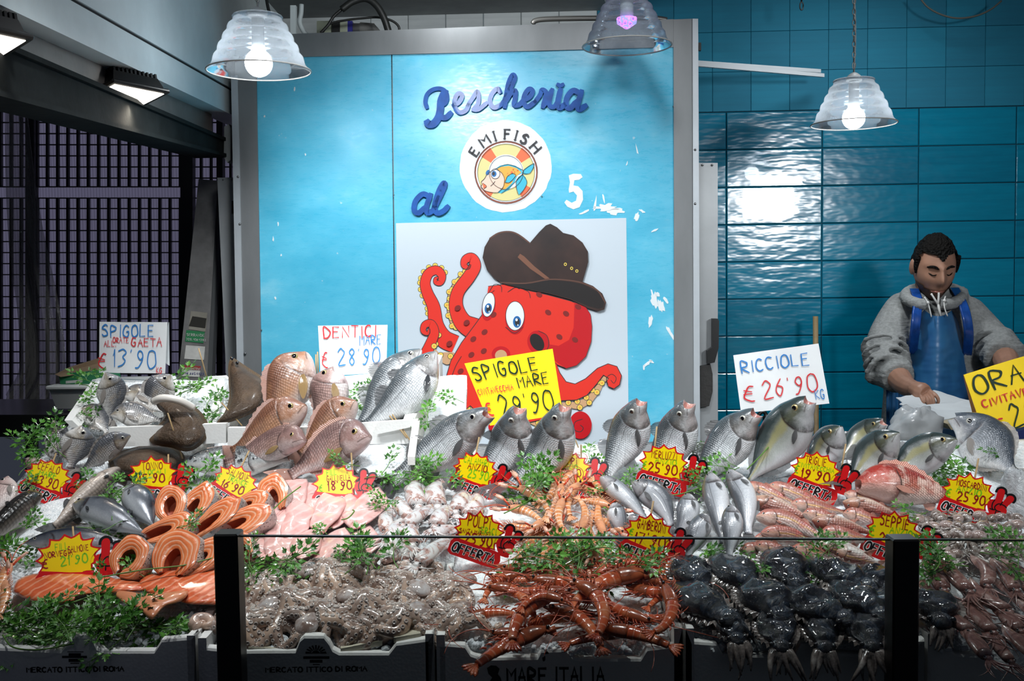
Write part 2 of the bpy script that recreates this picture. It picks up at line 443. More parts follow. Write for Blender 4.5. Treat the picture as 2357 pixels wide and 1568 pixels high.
# scraped paint
def marks(polys, off=.0105):
    mb = MB()
    for p in polys: polyW(p, off, .0012, mb=mb)
    return mb
def ragged(cx, cy, w, h, n, seed, ang=0):
    r = random.Random(seed); o = []
    for i in range(n):
        a = 2 * PI * i / n; k = r.uniform(.45, 1.1)
        x, y = w * k * math.cos(a), h * k * math.sin(a)
        o.append((cx + x * math.cos(ang) - y * math.sin(ang), cy + x * math.sin(ang) + y * math.cos(ang)))
    return o
five = [(1309, 404), (1320, 400), (1337, 401), (1341, 408), (1333, 414), (1322, 415), (1320, 427), (1331, 429), (1341, 440), (1342, 460), (1334, 477), (1320, 482), (1306, 476), (1299, 466), (1304, 460), (1316, 467), (1326, 462), (1328, 450), (1320, 441), (1310, 444), (1309, 436), (1312, 420)]
obj('paint_mark', marks([five]), m_white, cold, False, label='white painted number five')
sc = [ragged(1395, 478, 34, 10, 22, 1), ragged(1415, 487, 22, 9, 18, 2), ragged(1370, 470, 4, 22, 9, 3, .12), ragged(1390, 460, 3, 14, 9, 4, -.2), ragged(1345, 488, 14, 3, 9, 5, -.4)]
sc += [ragged(1465, 500, 6, 14, 12, 6, .35), ragged(1478, 486, 12, 4, 10, 7, .5), ragged(1466, 345, 2.5, 14, 8, 8, -.2), ragged(1443, 377, 2, 7, 8, 9, .3), ragged(1508, 530, 11, 3, 8, 10, -.5)]
sc += [ragged(1505, 690, 9, 26, 18, 11, -.25), ragged(1522, 705, 8, 22, 16, 12, -.3), ragged(1497, 738, 7, 18, 14, 13, .3), ragged(1542, 765, 5, 20, 10, 14, -.5), ragged(1490, 838, 13, 4, 10, 15, -.6), ragged(1482, 846, 3, 9, 8, 16), ragged(1500, 832, 8, 3, 8, 17, .5), ragged(1514, 678, 7, 8, 10, 18), ragged(1532, 690, 4, 14, 9, 19, -.5)]
sc += [ragged(678, 205, 2, 6, 7, 20), ragged(609, 268, 3, 3, 7, 21), ragged(703, 356, 2, 5, 7, 22, -.5), ragged(640, 515, 2, 6, 7, 23), ragged(629, 550, 2, 8, 7, 24), ragged(634, 686, 3, 4, 7, 25), ragged(647, 588, 2, 4, 7, 26)]
obj('paint_scrape', marks(sc), m_white, cold, False, kind='stuff')

# door leaves beside the front
def leaf_panel(name, x0, y0, x1, y1, xb0, xb1, Y, label):
    r = thing(name, label, 'panel', W((x0 + x1) / 2, 1500, 0, Y))
    mb = MB(); mb.prism([W(x0, y0, 0, Y), W(x1, y0, 0, Y), W(xb1, 1640, 0, Y), W(xb0, 1640, 0, Y)], -WN * .06); obj('leaf', mb, m_leaf, r, False); return r
lf = leaf_panel('door_leaf', 500, 409, 548, 408, 556, 590, 3.95, 'grey metal door leaf standing against the left edge of the blue cold room')
for px in (513, 533):
    mb = MB(); mb.ball(W(px, 414, .004, 3.95), .003, 8, 5); obj('screw', mb, m_screw, lf)
mb = MB(); wall_box(mb, 533, 462, 541, 492, 3.94, .02); obj('latch', mb, simple('latch_black', (.01, .01, .01), .4), lf, False)
rf = leaf_panel('door_leaf', 1601, 375, 1652, 375, 1606, 1653, 3.95, 'pale grey door leaf with black handle right of the blue cold room')
for px in (1617, 1639):
    mb = MB(); mb.ball(W(px, 380, .004, 3.95), .0045, 8, 5); obj('screw', mb, m_screw, rf)
m_black = simple('black_plastic', (.008, .008, .008), .35)
mb = MB()
def hz(pts, off, th): mb.prism([W(x, y, off, 3.95) for x, y in pts], WN * th)
hz([(1637, 733), (1649, 733), (1652, 738), (1651, 800), (1642, 833), (1626, 836), (1625, 806), (1637, 798)], .012, .035)
hz([(1628, 808), (1640, 808), (1640, 830), (1628, 832)], 0, .02)
obj('handle', mb, m_black, rf, False)
mb = MB(); hz([(1610, 842), (1633, 838), (1638, 860), (1638, 900), (1630, 933), (1610, 936)], 0, .028); obj('latch_box', mb, simple('rust_grey_latch', (.03, .028, .026), .5, bump=.5), rf, False)

# switch cover left of the frame
mb = MB(); mb.prism([W(x, y, .0, 3.9) for x, y in ((526, 296), (536, 290), (541, 300), (540, 372), (533, 378), (525, 366))], WN * .05)
solo('cable_cover', mb, simple('grey_cover', (.33, .34, .33), .5), 'rounded grey cable cover fixed beside the top of the frame', 'cover', smooth=False)

# things lying on top of the cold room
m_rub = simple('black_rubber', (.012, .013, .012), .45, bump=.3, bscale=90)
def cable(name, pts, rad, label, Y=4.25, mats=None, cat='cable'):
    mb = MB(); mb.tube(cr([P(x, y, Y + (q[0] if q else 0)) for x, y, *q in pts], 7), rad, 8)
    return solo(name, mb, mats or m_rub, label, cat)
hs = thing('hose', 'thick black hose arching over the top of the cold room', 'hose', P(890, 70, 4.25))
mb = MB(); mb.tube(cr([P(*q, 4.25) for q in ((786, 22), (812, 4), (842, -3), (866, 12), (884, 42), (896, 78))], 7), .014, 10); obj('sleeve', mb, m_rub, hs)
mb = MB(); mb.tube(cr([P(*q, 4.25) for q in ((738, 76), (755, 58), (768, 38), (786, 22))], 7), .006, 8); obj('cable', mb, m_rub, hs)
cable('power_cable', [(740, 78), (760, 55), (800, 46), (835, 42), (870, 40), (900, 47), (917, 60), (919, 76)], .005, 'thin black cable sagging behind the hose on the cold room', 4.32)
m_beige = simple('aged_beige_plastic', (.30, .33, .25), .5, var=.2)
sk = thing('socket_box', 'beige industrial socket box on top of the cold room', 'socket box', P(770, 75, 4.4))
obj('housing', PB(729, 48, 764, 92, 4.4, .09, MB()), m_beige, sk, False)
obj('cover_plate', PB(764, 50, 782, 92, 4.39, .08, MB()), m_black, sk, False)
obj('housing_end', PB(782, 50, 800, 92, 4.4, .08, MB()), m_beige, sk, False)
obj('collar', PB(800, 48, 811, 92, 4.4, .08, MB()), simple('blue_plastic', (.01, .01, .18), .4), sk, False)
mb = MB(); mb.tube([P(811, 66, 4.43), P(828, 66, 4.43), P(829, 66, 4.43), P(858, 68, 4.43), P(872, 76, 4.43)], [.022, .022, .026, .026, .012], 14); obj('plug', mb, simple('grey_plug', (.2, .2, .19), .5), sk)
mb = MB(); mb.tube(cr([P(x, y, 4.5) for x, y in ((694, 10), (693, 30), (690, 52), (700, 74), (715, 86))], 6), .010, 10); solo('conduit', mb, m_canopy, 'white conduit pipe bending down in the corner above the cold room', 'pipe')
mb = MB(); PB(668, 12, 681, 90, 4.3, .025, mb); solo('corner_post', mb, m_canopy, 'white square post in the corner above the cold room', 'post', smooth=False)
mb = MB(); mb.tube(cr([P(x, y, 3.98) for x, y in ((1226, 55), (1232, 48), (1260, 44), (1360, 42), (1500, 42), (1535, 46))], 5), .010, 8); solo('metal_pipe', mb, simple('scuffed_pipe', (.3, .29, .27), .35, .7), 'scuffed grey pipe lying along the top right of the cold room', 'pipe')
cable('hanging_wires', [(612, -10), (617, 18), (624, 40), (629, 52)], .006, 'bunch of black wires on the white canopy wall', 4.0)
mb = MB(); 
for k in range(3): mb.tube(cr([P(614 + 3 * k, 22, 3.9), P(618 + 5 * k, 38 + 5 * k, 3.9), P(630 + 2 * k, 45 + 3 * k, 3.9), P(634, 64 - k * 4, 3.9)], 6), .003, 6)

# trunking rods and bits on the blue wall
def rod(a, b, Y0, Y1, r):
    mb = MB(); p, q = P(*a, Y0), P(*b, Y1); d = (q - p).normalized(); s_ = d.cross(UP).normalized(); u = s_.cross(d)
    mb.loft([[c + s_ * r * i + u * r * j for i, j in ((-1, -1), (1, -1), (1, 1), (-1, 1))] for c in (p, q)], cap0=True, cap1=True); return mb
m_rod = simple('white_plastic_trunking', (.62, .66, .68), .5)
solo('trunking_rod', rod((1585, 143), (1887, 164), 4.3, 4.6, .0075), m_rod, 'upper of two white trunking rods sticking out over the cold room', 'rod', 'white trunking rods', False)
solo('trunking_rod', rod((1585, 147), (1895, 174), 4.28, 4.55, .0075), m_rod, 'lower and longer of two white trunking rods by the blue wall', 'rod', 'white trunking rods', False)
mb = MB(); wall_box(mb, 1604, 98, 1614, 116, 4.5, .02); solo('wall_clip', mb, m_rub, 'small dark clip peeking out beside the top of the frame', 'clip', smooth=False)
cable('loose_cable', [(2115, -8), (2135, 16), (2165, 33), (2203, 42), (2245, 37), (2280, 22), (2305, 2)], .004, 'thin loose cable hanging in a loop on the upper blue wall', 4.55, simple('twine_grey', (.10, .10, .085), .7))
def chain(name, px, y0, y1, Y, rl, label, mat, sag=0):
    r = thing(name, label, 'chain', P(px, y1, Y)) if label else None
    n = max(2, int((P(px, y0, Y) - P(px, y1, Y)).length / (rl * 1.45)))
    out = []
    for i in range(n):
        c = P(px, y0, Y).lerp(P(px, y1, Y), (i + .5) / n); mb = MB()
        a = V((1, 0, 0)) if i % 2 else V((0, 1, 0))
        mb.tube([c + a * rl * .42 * math.cos(2 * PI * k / 10) + UP * rl * math.sin(2 * PI * k / 10) for k in range(11)], rl * .16, 5)
        out.append(mb)
    return r, out
m_chain = simple('galvanised_chain', (.33, .33, .31), .4, .8)
r, ms = chain('short_chain', 1845, -16, 24, 4.4, .017, 'short end of dark chain hanging at the top of the blue wall', None)
for mb in ms: obj('link', mb, m_rub, r)
# broom handle and black hook by the wall
mb = MB(); mb.tube([P(1877, 728, 4.55), P(1882, 1515, 4.5)], .0115, 10); solo('broom_handle', mb, simple('worn_wood', (.30, .21, .10), .6, var=.3, vscale=20), 'wooden broom handle leaning on the blue tiles behind the white card', 'broom')
mb = MB(); mb.tube(cr([P(x, y, 4.3) for x, y in ((1740, 962), (1755, 948), (1764, 958), (1763, 985), (1757, 1000), (1755, 1030), (1755, 1560))], 6), [.008] * 12 + [.016] * 25, 10); solo('walking_stick', mb, m_black, 'black hooked handle standing by the tiles below the white card', 'stick')

# ================================================================ left bay: shutter post, sheet, floodlights
m_inox = simple('smeared_steel', (.30, .29, .28), .34, .35, bump=.12, bscale=6, var=.55, vscale=5)
pr = thing('shutter_post', 'tapering steel shutter post with stickers leaning by the iron grille', 'post', P(440, 1000, 4.1))
mb = MB(); mb.prism([P(457, 412, 4.2), P(501, 416, 4.2), P(476, 880, 4.05), P(436, 1640, 3.81), P(332, 1640, 3.81), P(410, 872, 4.05)], V((0, .05, 0))); obj('face', mb, m_inox, pr, False)
mb = MB(); mb.prism([P(501, 416, 4.2), P(506, 420, 4.22), P(487, 882, 4.08), P(476, 880, 4.05)], V((0, .05, 0))); obj('edge', mb, m_frame, pr, False)
def sticker(pts, mat, nm='sticker', lab=None, dy=-.004):
    mb = MB()
    def pp(x, y): k = (y - 412) / 465; return P(x, y, 4.2 - .15 * k + dy)
    mb.prism([pp(*q) for q in pts], V((0, .003, 0))); obj(nm, mb, mat, pr, False, lab); return pp
m_stw = simple('sticker_white', (.62, .61, .57), .6, var=.2, vscale=30)
sticker([(439, 716), (477, 720), (473, 764), (434, 758)], simple('sticker_dull', (.30, .28, .23), .6, var=.3), lab='peeling beige sticker')
sticker([(443, 728), (475, 733), (472, 755), (435, 750)], simple('sticker_black', (.03, .028, .022), .4), dy=-.007)
sticker([(429, 760), (471, 764), (468, 790), (426, 786)], simple('sticker_green', (.02, .20, .07), .5), lab='green sticker with phone number')
sticker([(428, 795), (472, 798), (469, 829), (424, 826)], m_stw, lab='white sticker with faint print')
sticker([(421, 842), (462, 844), (459, 868), (418, 866)], m_stw, lab='white, red and blue sticker with phone number')
sticker([(421, 841), (462, 843), (461, 852), (420, 850)], simple('sticker_red', (.30, .03, .03), .5), dy=-.007)
PSTK = pr
# plastic sheet hanging on the left
t = NT('cloudy_plastic_sheet'); o = t.obj()
n1 = t.noise(t.scale(o, (3, 3, .8)), 4, 5, .6)
t.p(Base_Color=(.30, .29, .27, 1), Roughness=.18, Normal=t.bump(n1, .9, .05), Alpha=.62, Specular_IOR_Level=.7)
m_sheet = t.m
def sheet(edge_l, edge_r, Y, mat, rows=26, cols=22, amp=.02, seed=0, thick=.0):
    mb = MB(); rings = []
    for i in range(rows + 1):
        v = i / rows; xl = interp(edge_l, v); xr = interp(edge_r, v); row = []
        for j in range(cols + 1):
            u = j / cols; px = xl[0] + (xr[0] - xl[0]) * u; py = xl[1] + (xr[1] - xl[1]) * u
            q = P(px, py, Y); nn = noise.noise(V((u * 5 + seed, v * 1.6, seed)))
            q.y += amp * (math.sin(u * 17 + 2 * nn + v * 2) * (.4 + .6 * v) + nn * 1.5); row.append(q)
        rings.append(row)
    mb.loft(rings, closed=False); return mb
mb = sheet([(0, 10, 215), (.5, 18, 560), (.8, 40, 830), (1, 8, 910)], [(0, 62, 215), (.4, 100, 520), (.8, 160, 850), (1, 105, 960)], 4.5, m_sheet, amp=.03, seed=3)
solo('plastic_sheet', mb, m_sheet, 'crumpled translucent plastic sheet hanging in front of the iron grille', 'sheet')
# polystyrene tray with folded cardboard box
m_foam_d = simple('white_foam_tray', (.66, .66, .63), .7, bump=.15, bscale=150)
tr = thing('foam_tray', 'white foam tray holding cardboard behind the sea bream box', 'tray', P(160, 945, 3.3))
def taper(mb, x0, x1, xb0, xb1, y0, y1, Y, dep):
    A = [P(x0, y0, Y), P(x1, y0, Y)]; Bt = [P(xb0, y1, Y + .03), P(xb1, y1, Y + .03)]
    mb.loft([[Bt[0], Bt[1], Bt[1] + V((0, dep - .06, 0)), Bt[0] + V((0, dep - .06, 0))], [A[0], A[1], A[1] + V((0, dep, 0)), A[0] + V((0, dep, 0))]], cap0=True)
mb = MB(); taper(mb, 112, 330, 130, 320, 894, 941, 3.3, .3); obj('body', mb, m_foam_d, tr, False)
mb = MB(); a, b = P(103, 889, 3.29), P(335, 889, 3.29); mb.box((a.x, a.y, P(103, 899, 3.29).z), (b.x, a.y + .31, a.z), bev=.004); obj('rim', mb, m_foam_d, tr, False)
cb = thing('cardboard_box', 'flattened green and brown cardboard box lying in the foam tray', 'box', P(190, 885, 3.4))
mb = MB(); mb.prism([P(135, 861, 3.36), P(240, 852, 3.36), P(250, 890, 3.34), P(140, 890, 3.34)], V((0, .12, 0))); obj('side', mb, simple('green_carton', (.015, .16, .06), .6), cb, False)
mb = MB(); mb.prism([P(126, 862, 3.35), P(160, 845, 3.4), P(222, 826, 3.45), P(262, 828, 3.5), P(262, 850, 3.4), P(140, 868, 3.34)], V((0, .02, .0))); obj('flap', mb, simple('brown_carton', (.30, .20, .12), .7, var=.2), cb, False)
mb = MB(); mb.prism([P(152, 877, 3.33), P(190, 874, 3.33), P(190, 880, 3.33), P(152, 883, 3.33)], V((0, -.002, 0))); obj('label_strip', mb, m_stw, cb, False)
# dark counter end under the sheet
mb = MB(); mb.prism([P(-160, 919, 3.7), P(330, 919, 3.7), P(330, 955, 3.25), P(-160, 955, 3.25)], V((0, 0, -.07))); solo('steel_bench', mb, simple('dark_bench_steel', (.03, .03, .03), .25, .5), 'dark steel bench at the left end below the hanging plastic sheet', 'bench', smooth=False)

def floodlight(c, ax, ay, az, w, h, label, power, cut=False):
    """c centre of the glass; ax along the width, ay along the height of the glass, az out of the back"""
    r = thing('floodlight', label, 'floodlight', c + az * .1)
    M = frame(c, ax, ay, az)
    mb = MB(); mb.box((-w / 2 - .014, -h / 2 - .014, .0), (w / 2 + .014, h / 2 + .014, .012), M, .004)
    mb.loft([[M @ V((x * k, y * k, z)) for x, y in ((-w / 2, -h / 2), (w / 2, -h / 2), (w / 2, h / 2), (-w / 2, h / 2))] for k, z in ((1.04, .012), (.9, .045))], cap1=True)
    obj('housing', mb, m_black, r, False)
    mb = MB(); mb.box((-w / 2, -h / 2, -.001), (w / 2, h / 2, .002), M)
    t = MATS.get('lit_glass')
    if not t:
        q = NT('lit_glass'); q.p(Base_Color=(1, 1, 1, 1), Emission_Color=(1, .90, .78, 1), Emission_Strength=9); t = MATS['lit_glass'] = q.m
    obj('glass', mb, t, r, False)
    for i in range(11):
        mb = MB(); x = -w * .42 + w * .84 * i / 10; mb.box((x - .003, -h * .45, .045), (x + .003, h * .45, .058), M); obj('cooling_fin', mb, m_black, r, False)
    mb = MB()
    for sx in (-1, 1):
        mb.tube([M @ V((sx * (w / 2 + .018), 0, .02)), M @ V((sx * (w / 2 + .018), h * .1, .10)), M @ V((sx * w * .38, h * .3, .135))], .008, 6)
    mb.tube([M @ V((-w * .38, h * .3, .135)), M @ V((w * .38, h * .3, .135))], .008, 6)
    obj('bracket', mb, m_black, r)
    mb = MB(); mb.tube(cr([M @ V((-w * .3, 0, .05)), M @ V((-w * .7, h * .2, .07)), M @ V((-w * .5, h * .45, .15))], 6), .006, 6); obj('cable', mb, m_rub, r)
    for sx in (-1, 1):
        mb = MB(); mb.ball(M @ V((sx * (w / 2 + .024), 0, .022)), .007, 8, 5); obj('screw', mb, m_screw, r)
    if power:
        l = lamp_light('floodlight_light', c - az * .02, power, (1, .86, .7), .05, target=c - az, angle=130, blend=.8)
    return r
ax = V((.55, .83, -.02)).normalized(); az = V((-.18, .12, 1)); az = (az - ax * az.dot(ax)).normalized(); ay = az.cross(ax)
FL = floodlight(P(290, 222, 2.95), ax, ay, az, .16, .125, 'black floodlight with lit square glass under the white canopy', 16)
floodlight(P(-42, 98, 2.15), ax, ay, az, .13, .10, 'second black floodlight cut by the edge under the canopy end', 1.5)
# ================================================================ writing
GLY = {}
for row in '''A 00 39 60/14 54|B 00 09 38 57 45 05/05 44 62 41 00|C 58 39 18 06 03 11 30 51|D 00 09 38 65 52 30 00|E 59 09 00 50/05 45|F 59 09 00/05 45
G 58 39 18 05 02 20 40 52 54 34|H 00 09/60 69/05 65|I 30 39|K 00 09/58 04 60|L 09 00 50|M 00 09 35 69 60|N 00 09 60 69|O 39 18 05 02 20 40 62 65 58 39
P 00 09 48 57 45 04|R 00 09 48 57 45 04 60|S 58 39 18 06 35 53 51 30 10 01|T 09 69/39 30|U 09 03 10 40 53 59|V 09 30 69|Z 09 59 00 60|i 30 36/38 39
0 39 18 05 02 20 40 62 65 58 39|1 06 39 30|2 07 29 48 56 00 60|3 08 39 57 35 53 31 00|4 59 14 64/50 59|5 59 19 15 44 52 30 00|6 48 15 02 20 42 44 15|7 09 59 20
8 35 17 39 57 35 12 30 52 35|9 55 34 16 28 48 56 43 20 00|e 58 38 15 02 30 50/04 44/06 45|' 28 29|. 30 31'''.replace('\n', '|').split('|'):
    k, d = row[0], row[2:]
    GLY[k] = [[(int(p[0]) / 6, int(p[1]) / 9) for p in st.split()] for st in d.split('/')]
CURVY = set('BCDGOPRSU0235689e')
def write(mb, text, x, y, h, pen, z, wf=.62, gap=.25, slant=0.0, rot=0.0, jit=.04, rnd=None, N=V((0, 0, 1))):
    rnd = rnd or random.Random(len(text)); cx = 0.0
    for ch in text:
        if ch == ' ': cx += h * wf * .7; continue
        w = h * wf * (.35 if ch in "Ii1'." else 1)
        jy, js = rnd.uniform(-jit, jit) * h, 1 + rnd.uniform(-jit, jit) * 1.5
        for st in GLY[ch]:
            pts = []
            for u, v in st:
                if ch in "Ii'.": u = .5 if ch in "Ii" else u * .3
                px = cx + u * w + slant * v * h + rnd.uniform(-jit, jit) * h * .5; py = v * h * js + jy + rnd.uniform(-jit, jit) * h * .4
                pts.append(V((x + px * math.cos(rot) - py * math.sin(rot), y + px * math.sin(rot) + py * math.cos(rot), z)))
            if ch in CURVY and len(pts) > 3: pts = cr(pts, 4)
            mb.ribbon(pts, pen, N)
        cx += w + h * gap * (.8 if ch in "I1'" else 1)
    return cx
def flat(name, col, rough=.6, **k): return simple('print_' + name, srgb(*col), rough, **k)

# ================================================================ raised script letters on the panel
def Z5(x, y): return (900 + x / 3.466, 120 + y / 3.466)
t = NT('blue_enamel'); t.p(Base_Color=t.ramp(t.noise(t.obj(), 30, 3), [(.3, (.001, .05, .25)), (.7, (.003, .10, .42))]), Roughness=.5, Coat_Weight=.1, Specular_IOR_Level=.3)
m_enamel = t.m
sign = thing('sign_lettering', 'raised blue script letters spelling Pescheria across the blue cold room', 'sign', W(1165, 290, .01))
sign2 = thing('sign_lettering', 'raised blue script letters spelling al under the bigger blue lettering', 'sign', W(990, 495, .01))
def letter(parent, strokes, wid, nm='letter'):
    mb = MB()
    for k, st in enumerate(strokes):
        w = wid
        if isinstance(st, tuple): w, st = st
        pts = [W(*Z5(x, y), .012 + k * .0004) for x, y in st]
        ww = w / 3.466 / F * 3.8
        pts = cr(pts, 5)
        mb.ribbon(pts, ww, WN, .012)
    obj(nm, mb, m_enamel, parent, False)
letter(sign, [[(290, 445), (277, 400), (292, 340), (340, 302), (400, 296), (443, 325), (450, 380), (432, 415), (408, 420)], (58, [(432, 320), (402, 390), (396, 460), (382, 520), (345, 572), (305, 580), (292, 562)]), (44, [(385, 520), (440, 525), (478, 490)])], 32)
letter(sign, [[(500, 430), (548, 402), (570, 350), (540, 335), (512, 380), (514, 445), (550, 486), (600, 468), (622, 425)]], 36)
letter(sign, [[(615, 428), (655, 370), (690, 318), (702, 365), (694, 420), (660, 460)], [(655, 462), (700, 460), (765, 410)]], 34)
letter(sign, [[(872, 322), (852, 296), (812, 330), (790, 395), (818, 445), (868, 430), (905, 395)]], 36)
letter(sign, [[(905, 385), (960, 280), (988, 210), (972, 188), (942, 245), (922, 340), (908, 440)], [(915, 400), (955, 335), (992, 312), (992, 365), (984, 425), (1025, 422), (1060, 385)]], 38)
letter(sign, [[(1055, 390), (1108, 360), (1130, 315), (1100, 300), (1066, 350), (1060, 405), (1090, 440), (1150, 400)]], 38)
letter(sign, [[(1150, 400), (1190, 345), (1205, 305), (1238, 325), (1230, 370), (1212, 440)], [(1222, 430), (1252, 370), (1285, 305)], [(1285, 305), (1262, 420), (1300, 440), (1332, 395)]], 36)
letter(sign, [[(1352, 305), (1332, 400), (1342, 448), (1384, 425)], (30, [(1330, 262), (1352, 272), (1372, 262)])], 44)
letter(sign, [[(1502, 330), (1452, 312), (1405, 365), (1398, 430), (1430, 450), (1478, 400)], [(1520, 318), (1490, 420), (1502, 460), (1552, 432)]], 44)
letter(sign2, [[(305, 1150), (255, 1135), (200, 1190), (188, 1260), (222, 1285), (275, 1240)], [(318, 1140), (285, 1240), (296, 1285), (340, 1265)]], 42)
letter(sign2, [[(335, 1270), (395, 1150), (432, 1065), (420, 1050), (385, 1110), (352, 1220), (368, 1285), (420, 1270), (455, 1235)]], 42)

# ================================================================ round logo
LN = [0]
def layer(): LN[0] += 1; return .0102 + LN[0] * .0005
def flatpoly(pts, fn, mat, parent, nm, off=None, label=None):
    mb = MB(); mb.prism([W(*fn(x, y), off) for x, y in pts], WN * .0004); return obj(nm, mb, mat, parent, False, label)
def ell(cx, cy, rx, ry, n=40, rot=0.0, a0=0, a1=2 * PI):
    o = []
    full = abs(a1 - a0 - 2 * PI) < 1e-6
    for i in range(n if full else n + 1):
        a = a0 + (a1 - a0) * i / n; x, y = rx * math.cos(a), ry * math.sin(a)
        o.append((cx + x * math.cos(rot) - y * math.sin(rot), cy + x * math.sin(rot) + y * math.cos(rot)))
    return o
def arcband(cx, cy, r0, r1, a0, a1, n=20):
    return ell(cx, cy, r1, r1, n, 0, a0, a1) + ell(cx, cy, r0, r0, n, 0, a0, a1)[::-1]
def inkline(mb, pts, fn, w, off, sm=True, scale=3.466):
    q = [W(*fn(x, y), off) for x, y in pts]
    if sm and len(q) > 2: q = cr(q, 4)
    mb.ribbon(q, w / scale / F * 3.8, WN)
logo = thing('logo_sticker', 'round white logo sticker with lifebuoy and cartoon fish on the blue panel', 'logo', W(1164, 487, .01))
WHT = flat('white', (236, 240, 243)); INK = flat('ink', (40, 40, 44)); CRM = flat('cream', (217, 208, 140)); ORG = flat('orange', (226, 106, 62)); BRN = flat('brown', (140, 72, 52))
SKN = flat('pale_skin', (232, 200, 180)); OCH = flat('ochre', (236, 168, 62)); TUR = flat('turquoise', (54, 180, 206)); BLU = flat('iris', (22, 105, 170))
rr = random.Random(5)
flatpoly([(x + rr.uniform(-4, 4), y + rr.uniform(-4, 4)) for x, y in ell(915, 910, 366, 368, 50)], Z5, WHT, logo, 'backing', layer())
o_ = layer(); 
mb = MB(); mb.prism([W(*Z5(x, y), o_) for x, y in ell(918, 960, 252, 250)], WN * .0004); obj('ring_outline', mb, BRN, logo, False)
flatpoly(ell(918, 960, 240, 238), Z5, WHT, logo, 'ring_gap', layer())
o_ = layer(); 
for k in range(4):
    c = math.radians(45 + 90 * k)
    flatpoly(arcband(918, 960, 135, 228, c + .22, c + PI / 2 - .22), Z5, CRM, logo, 'ring_segment', o_)
    flatpoly(arcband(918, 960, 130, 234, c - .22, c + .22, 8), Z5, ORG, logo, 'ring_strap', o_ + .0003)
flatpoly(ell(918, 955, 140, 138), Z5, WHT, logo, 'ring_centre', layer())
o_ = layer()
flatpoly([(835, 930), (870, 905), (930, 895), (990, 905), (1040, 935), (1052, 965), (1010, 985), (985, 1040), (940, 1100), (880, 1128), (850, 1120), (900, 1000)], Z5, TUR, logo, 'fish_back', o_)
flatpoly([(840, 935), (880, 915), (940, 908), (1000, 925), (1040, 960), (1000, 990), (960, 1050), (910, 1095), (880, 1100), (890, 1000)], Z5, OCH, logo, 'fish_body', layer())
flatpoly([(1048, 968), (1065, 935), (1100, 910), (1142, 888), (1135, 930), (1110, 965), (1075, 978)], Z5, TUR, logo, 'fish_tail', o_ + .0006)
flatpoly([(1050, 975), (1075, 1000), (1085, 1045), (1060, 1095), (1020, 1140), (1000, 1080), (998, 1030), (1015, 995)], Z5, TUR, logo, 'fish_tail', o_ + .0006)
flatpoly([(835, 935), (880, 960), (905, 1010), (895, 1075), (850, 1120), (800, 1118), (750, 1105), (715, 1075), (728, 1055), (720, 1035), (745, 1010), (775, 965)], Z5, SKN, logo, 'fish_face', layer())
flatpoly([(910, 1040), (930, 990), (970, 968), (995, 985), (985, 1020), (945, 1040)], Z5, TUR, logo, 'fish_fin', layer())
flatpoly(ell(832, 970, 34, 38), Z5, WHT, logo, 'fish_eye', layer()); flatpoly(ell(822, 972, 20, 24), Z5, BLU, logo, 'fish_iris', layer()); flatpoly(ell(818, 970, 11, 14), Z5, INK, logo, 'fish_pupil', layer())
flatpoly(ell(772, 960, 14, 22, rot=.5), Z5, BLU, logo, 'fish_iris', layer())
flatpoly([(732, 1045), (762, 1070), (745, 1090), (738, 1088)], Z5, ORG, logo, 'fish_mouth', layer())
mb = MB(); o_ = layer()
for pts in ([(835, 935), (880, 960), (905, 1010), (895, 1075), (850, 1120), (800, 1118), (750, 1105), (715, 1075), (728, 1055), (720, 1035), (745, 1010), (775, 965), (835, 935)], [(795, 1068), (815, 1050), (830, 1030)], [(835, 930), (930, 895), (1040, 935), (1052, 965), (985, 1040), (880, 1128)],
            [(1048, 968), (1065, 935), (1142, 888), (1110, 965), (1048, 968)], [(1050, 975), (1085, 1045), (1020, 1140), (998, 1030), (1050, 975)], [(910, 1040), (930, 990), (970, 968), (995, 985), (945, 1040), (910, 1040)], ell(832, 970, 36, 40, 14) + [(868, 970)], [(732, 1045), (762, 1070), (740, 1090)]):
    inkline(mb, pts, Z5, 3.5, o_)
for r_ in (252, 228, 135): inkline(mb, ell(918, 960, r_, r_, 40) + [(918 + r_, 960)], Z5, 3, o_, False)
obj('outline', mb, INK, logo, False)
mb = MB(); 
for x, y, r_ in ((963, 958, 9), (975, 935, 5), (1010, 942, 5), (985, 954, 4), (930, 967, 3), (945, 985, 3)): mb.prism([W(*Z5(*q), o_) for q in ell(x, y, r_, r_, 10)], WN * .0004)
obj('spots', mb, ORG, logo, False, kind='stuff')
mb = MB(); cpx, cpy = Z5(918, 965); base_ = W(cpx, cpy, o_); sc_ = F / 3.8
for ch, ang in zip('EMI FISH', (145, 123, 106.5, 0, 87, 74, 60, 40)):
    if ch == ' ': continue
    a = math.radians(ang); rad = 268 / 3.466 / sc_; h = 72 / 3.466 / sc_; w = h * (.62 if ch in 'EFS' else .8 if ch == 'H' else .95)
    if ch == 'I': w = h * .3
    xv = WR * math.sin(a) - UP * math.cos(a); yv = WR * math.cos(a) + UP * math.sin(a)
    for st in GLY[ch]:
        pts = [base_ + yv * (rad + v * h) + xv * ((.5 if ch == 'I' else u) - .5) * w for u, v in st]
        if ch in CURVY: pts = cr(pts, 4)
        mb.ribbon(pts, h * .25, WN)
    if ch in 'IFH':
        for v in (0, 1):
            mb.ribbon([base_ + yv * (rad + v * h) + xv * (q - (.0 if ch == 'I' else w * .5)) for q in (-h * .16, h * .16)], h * .08, WN)
obj('lettering', mb, INK, logo, False, label='black capital letters reading EMI FISH')

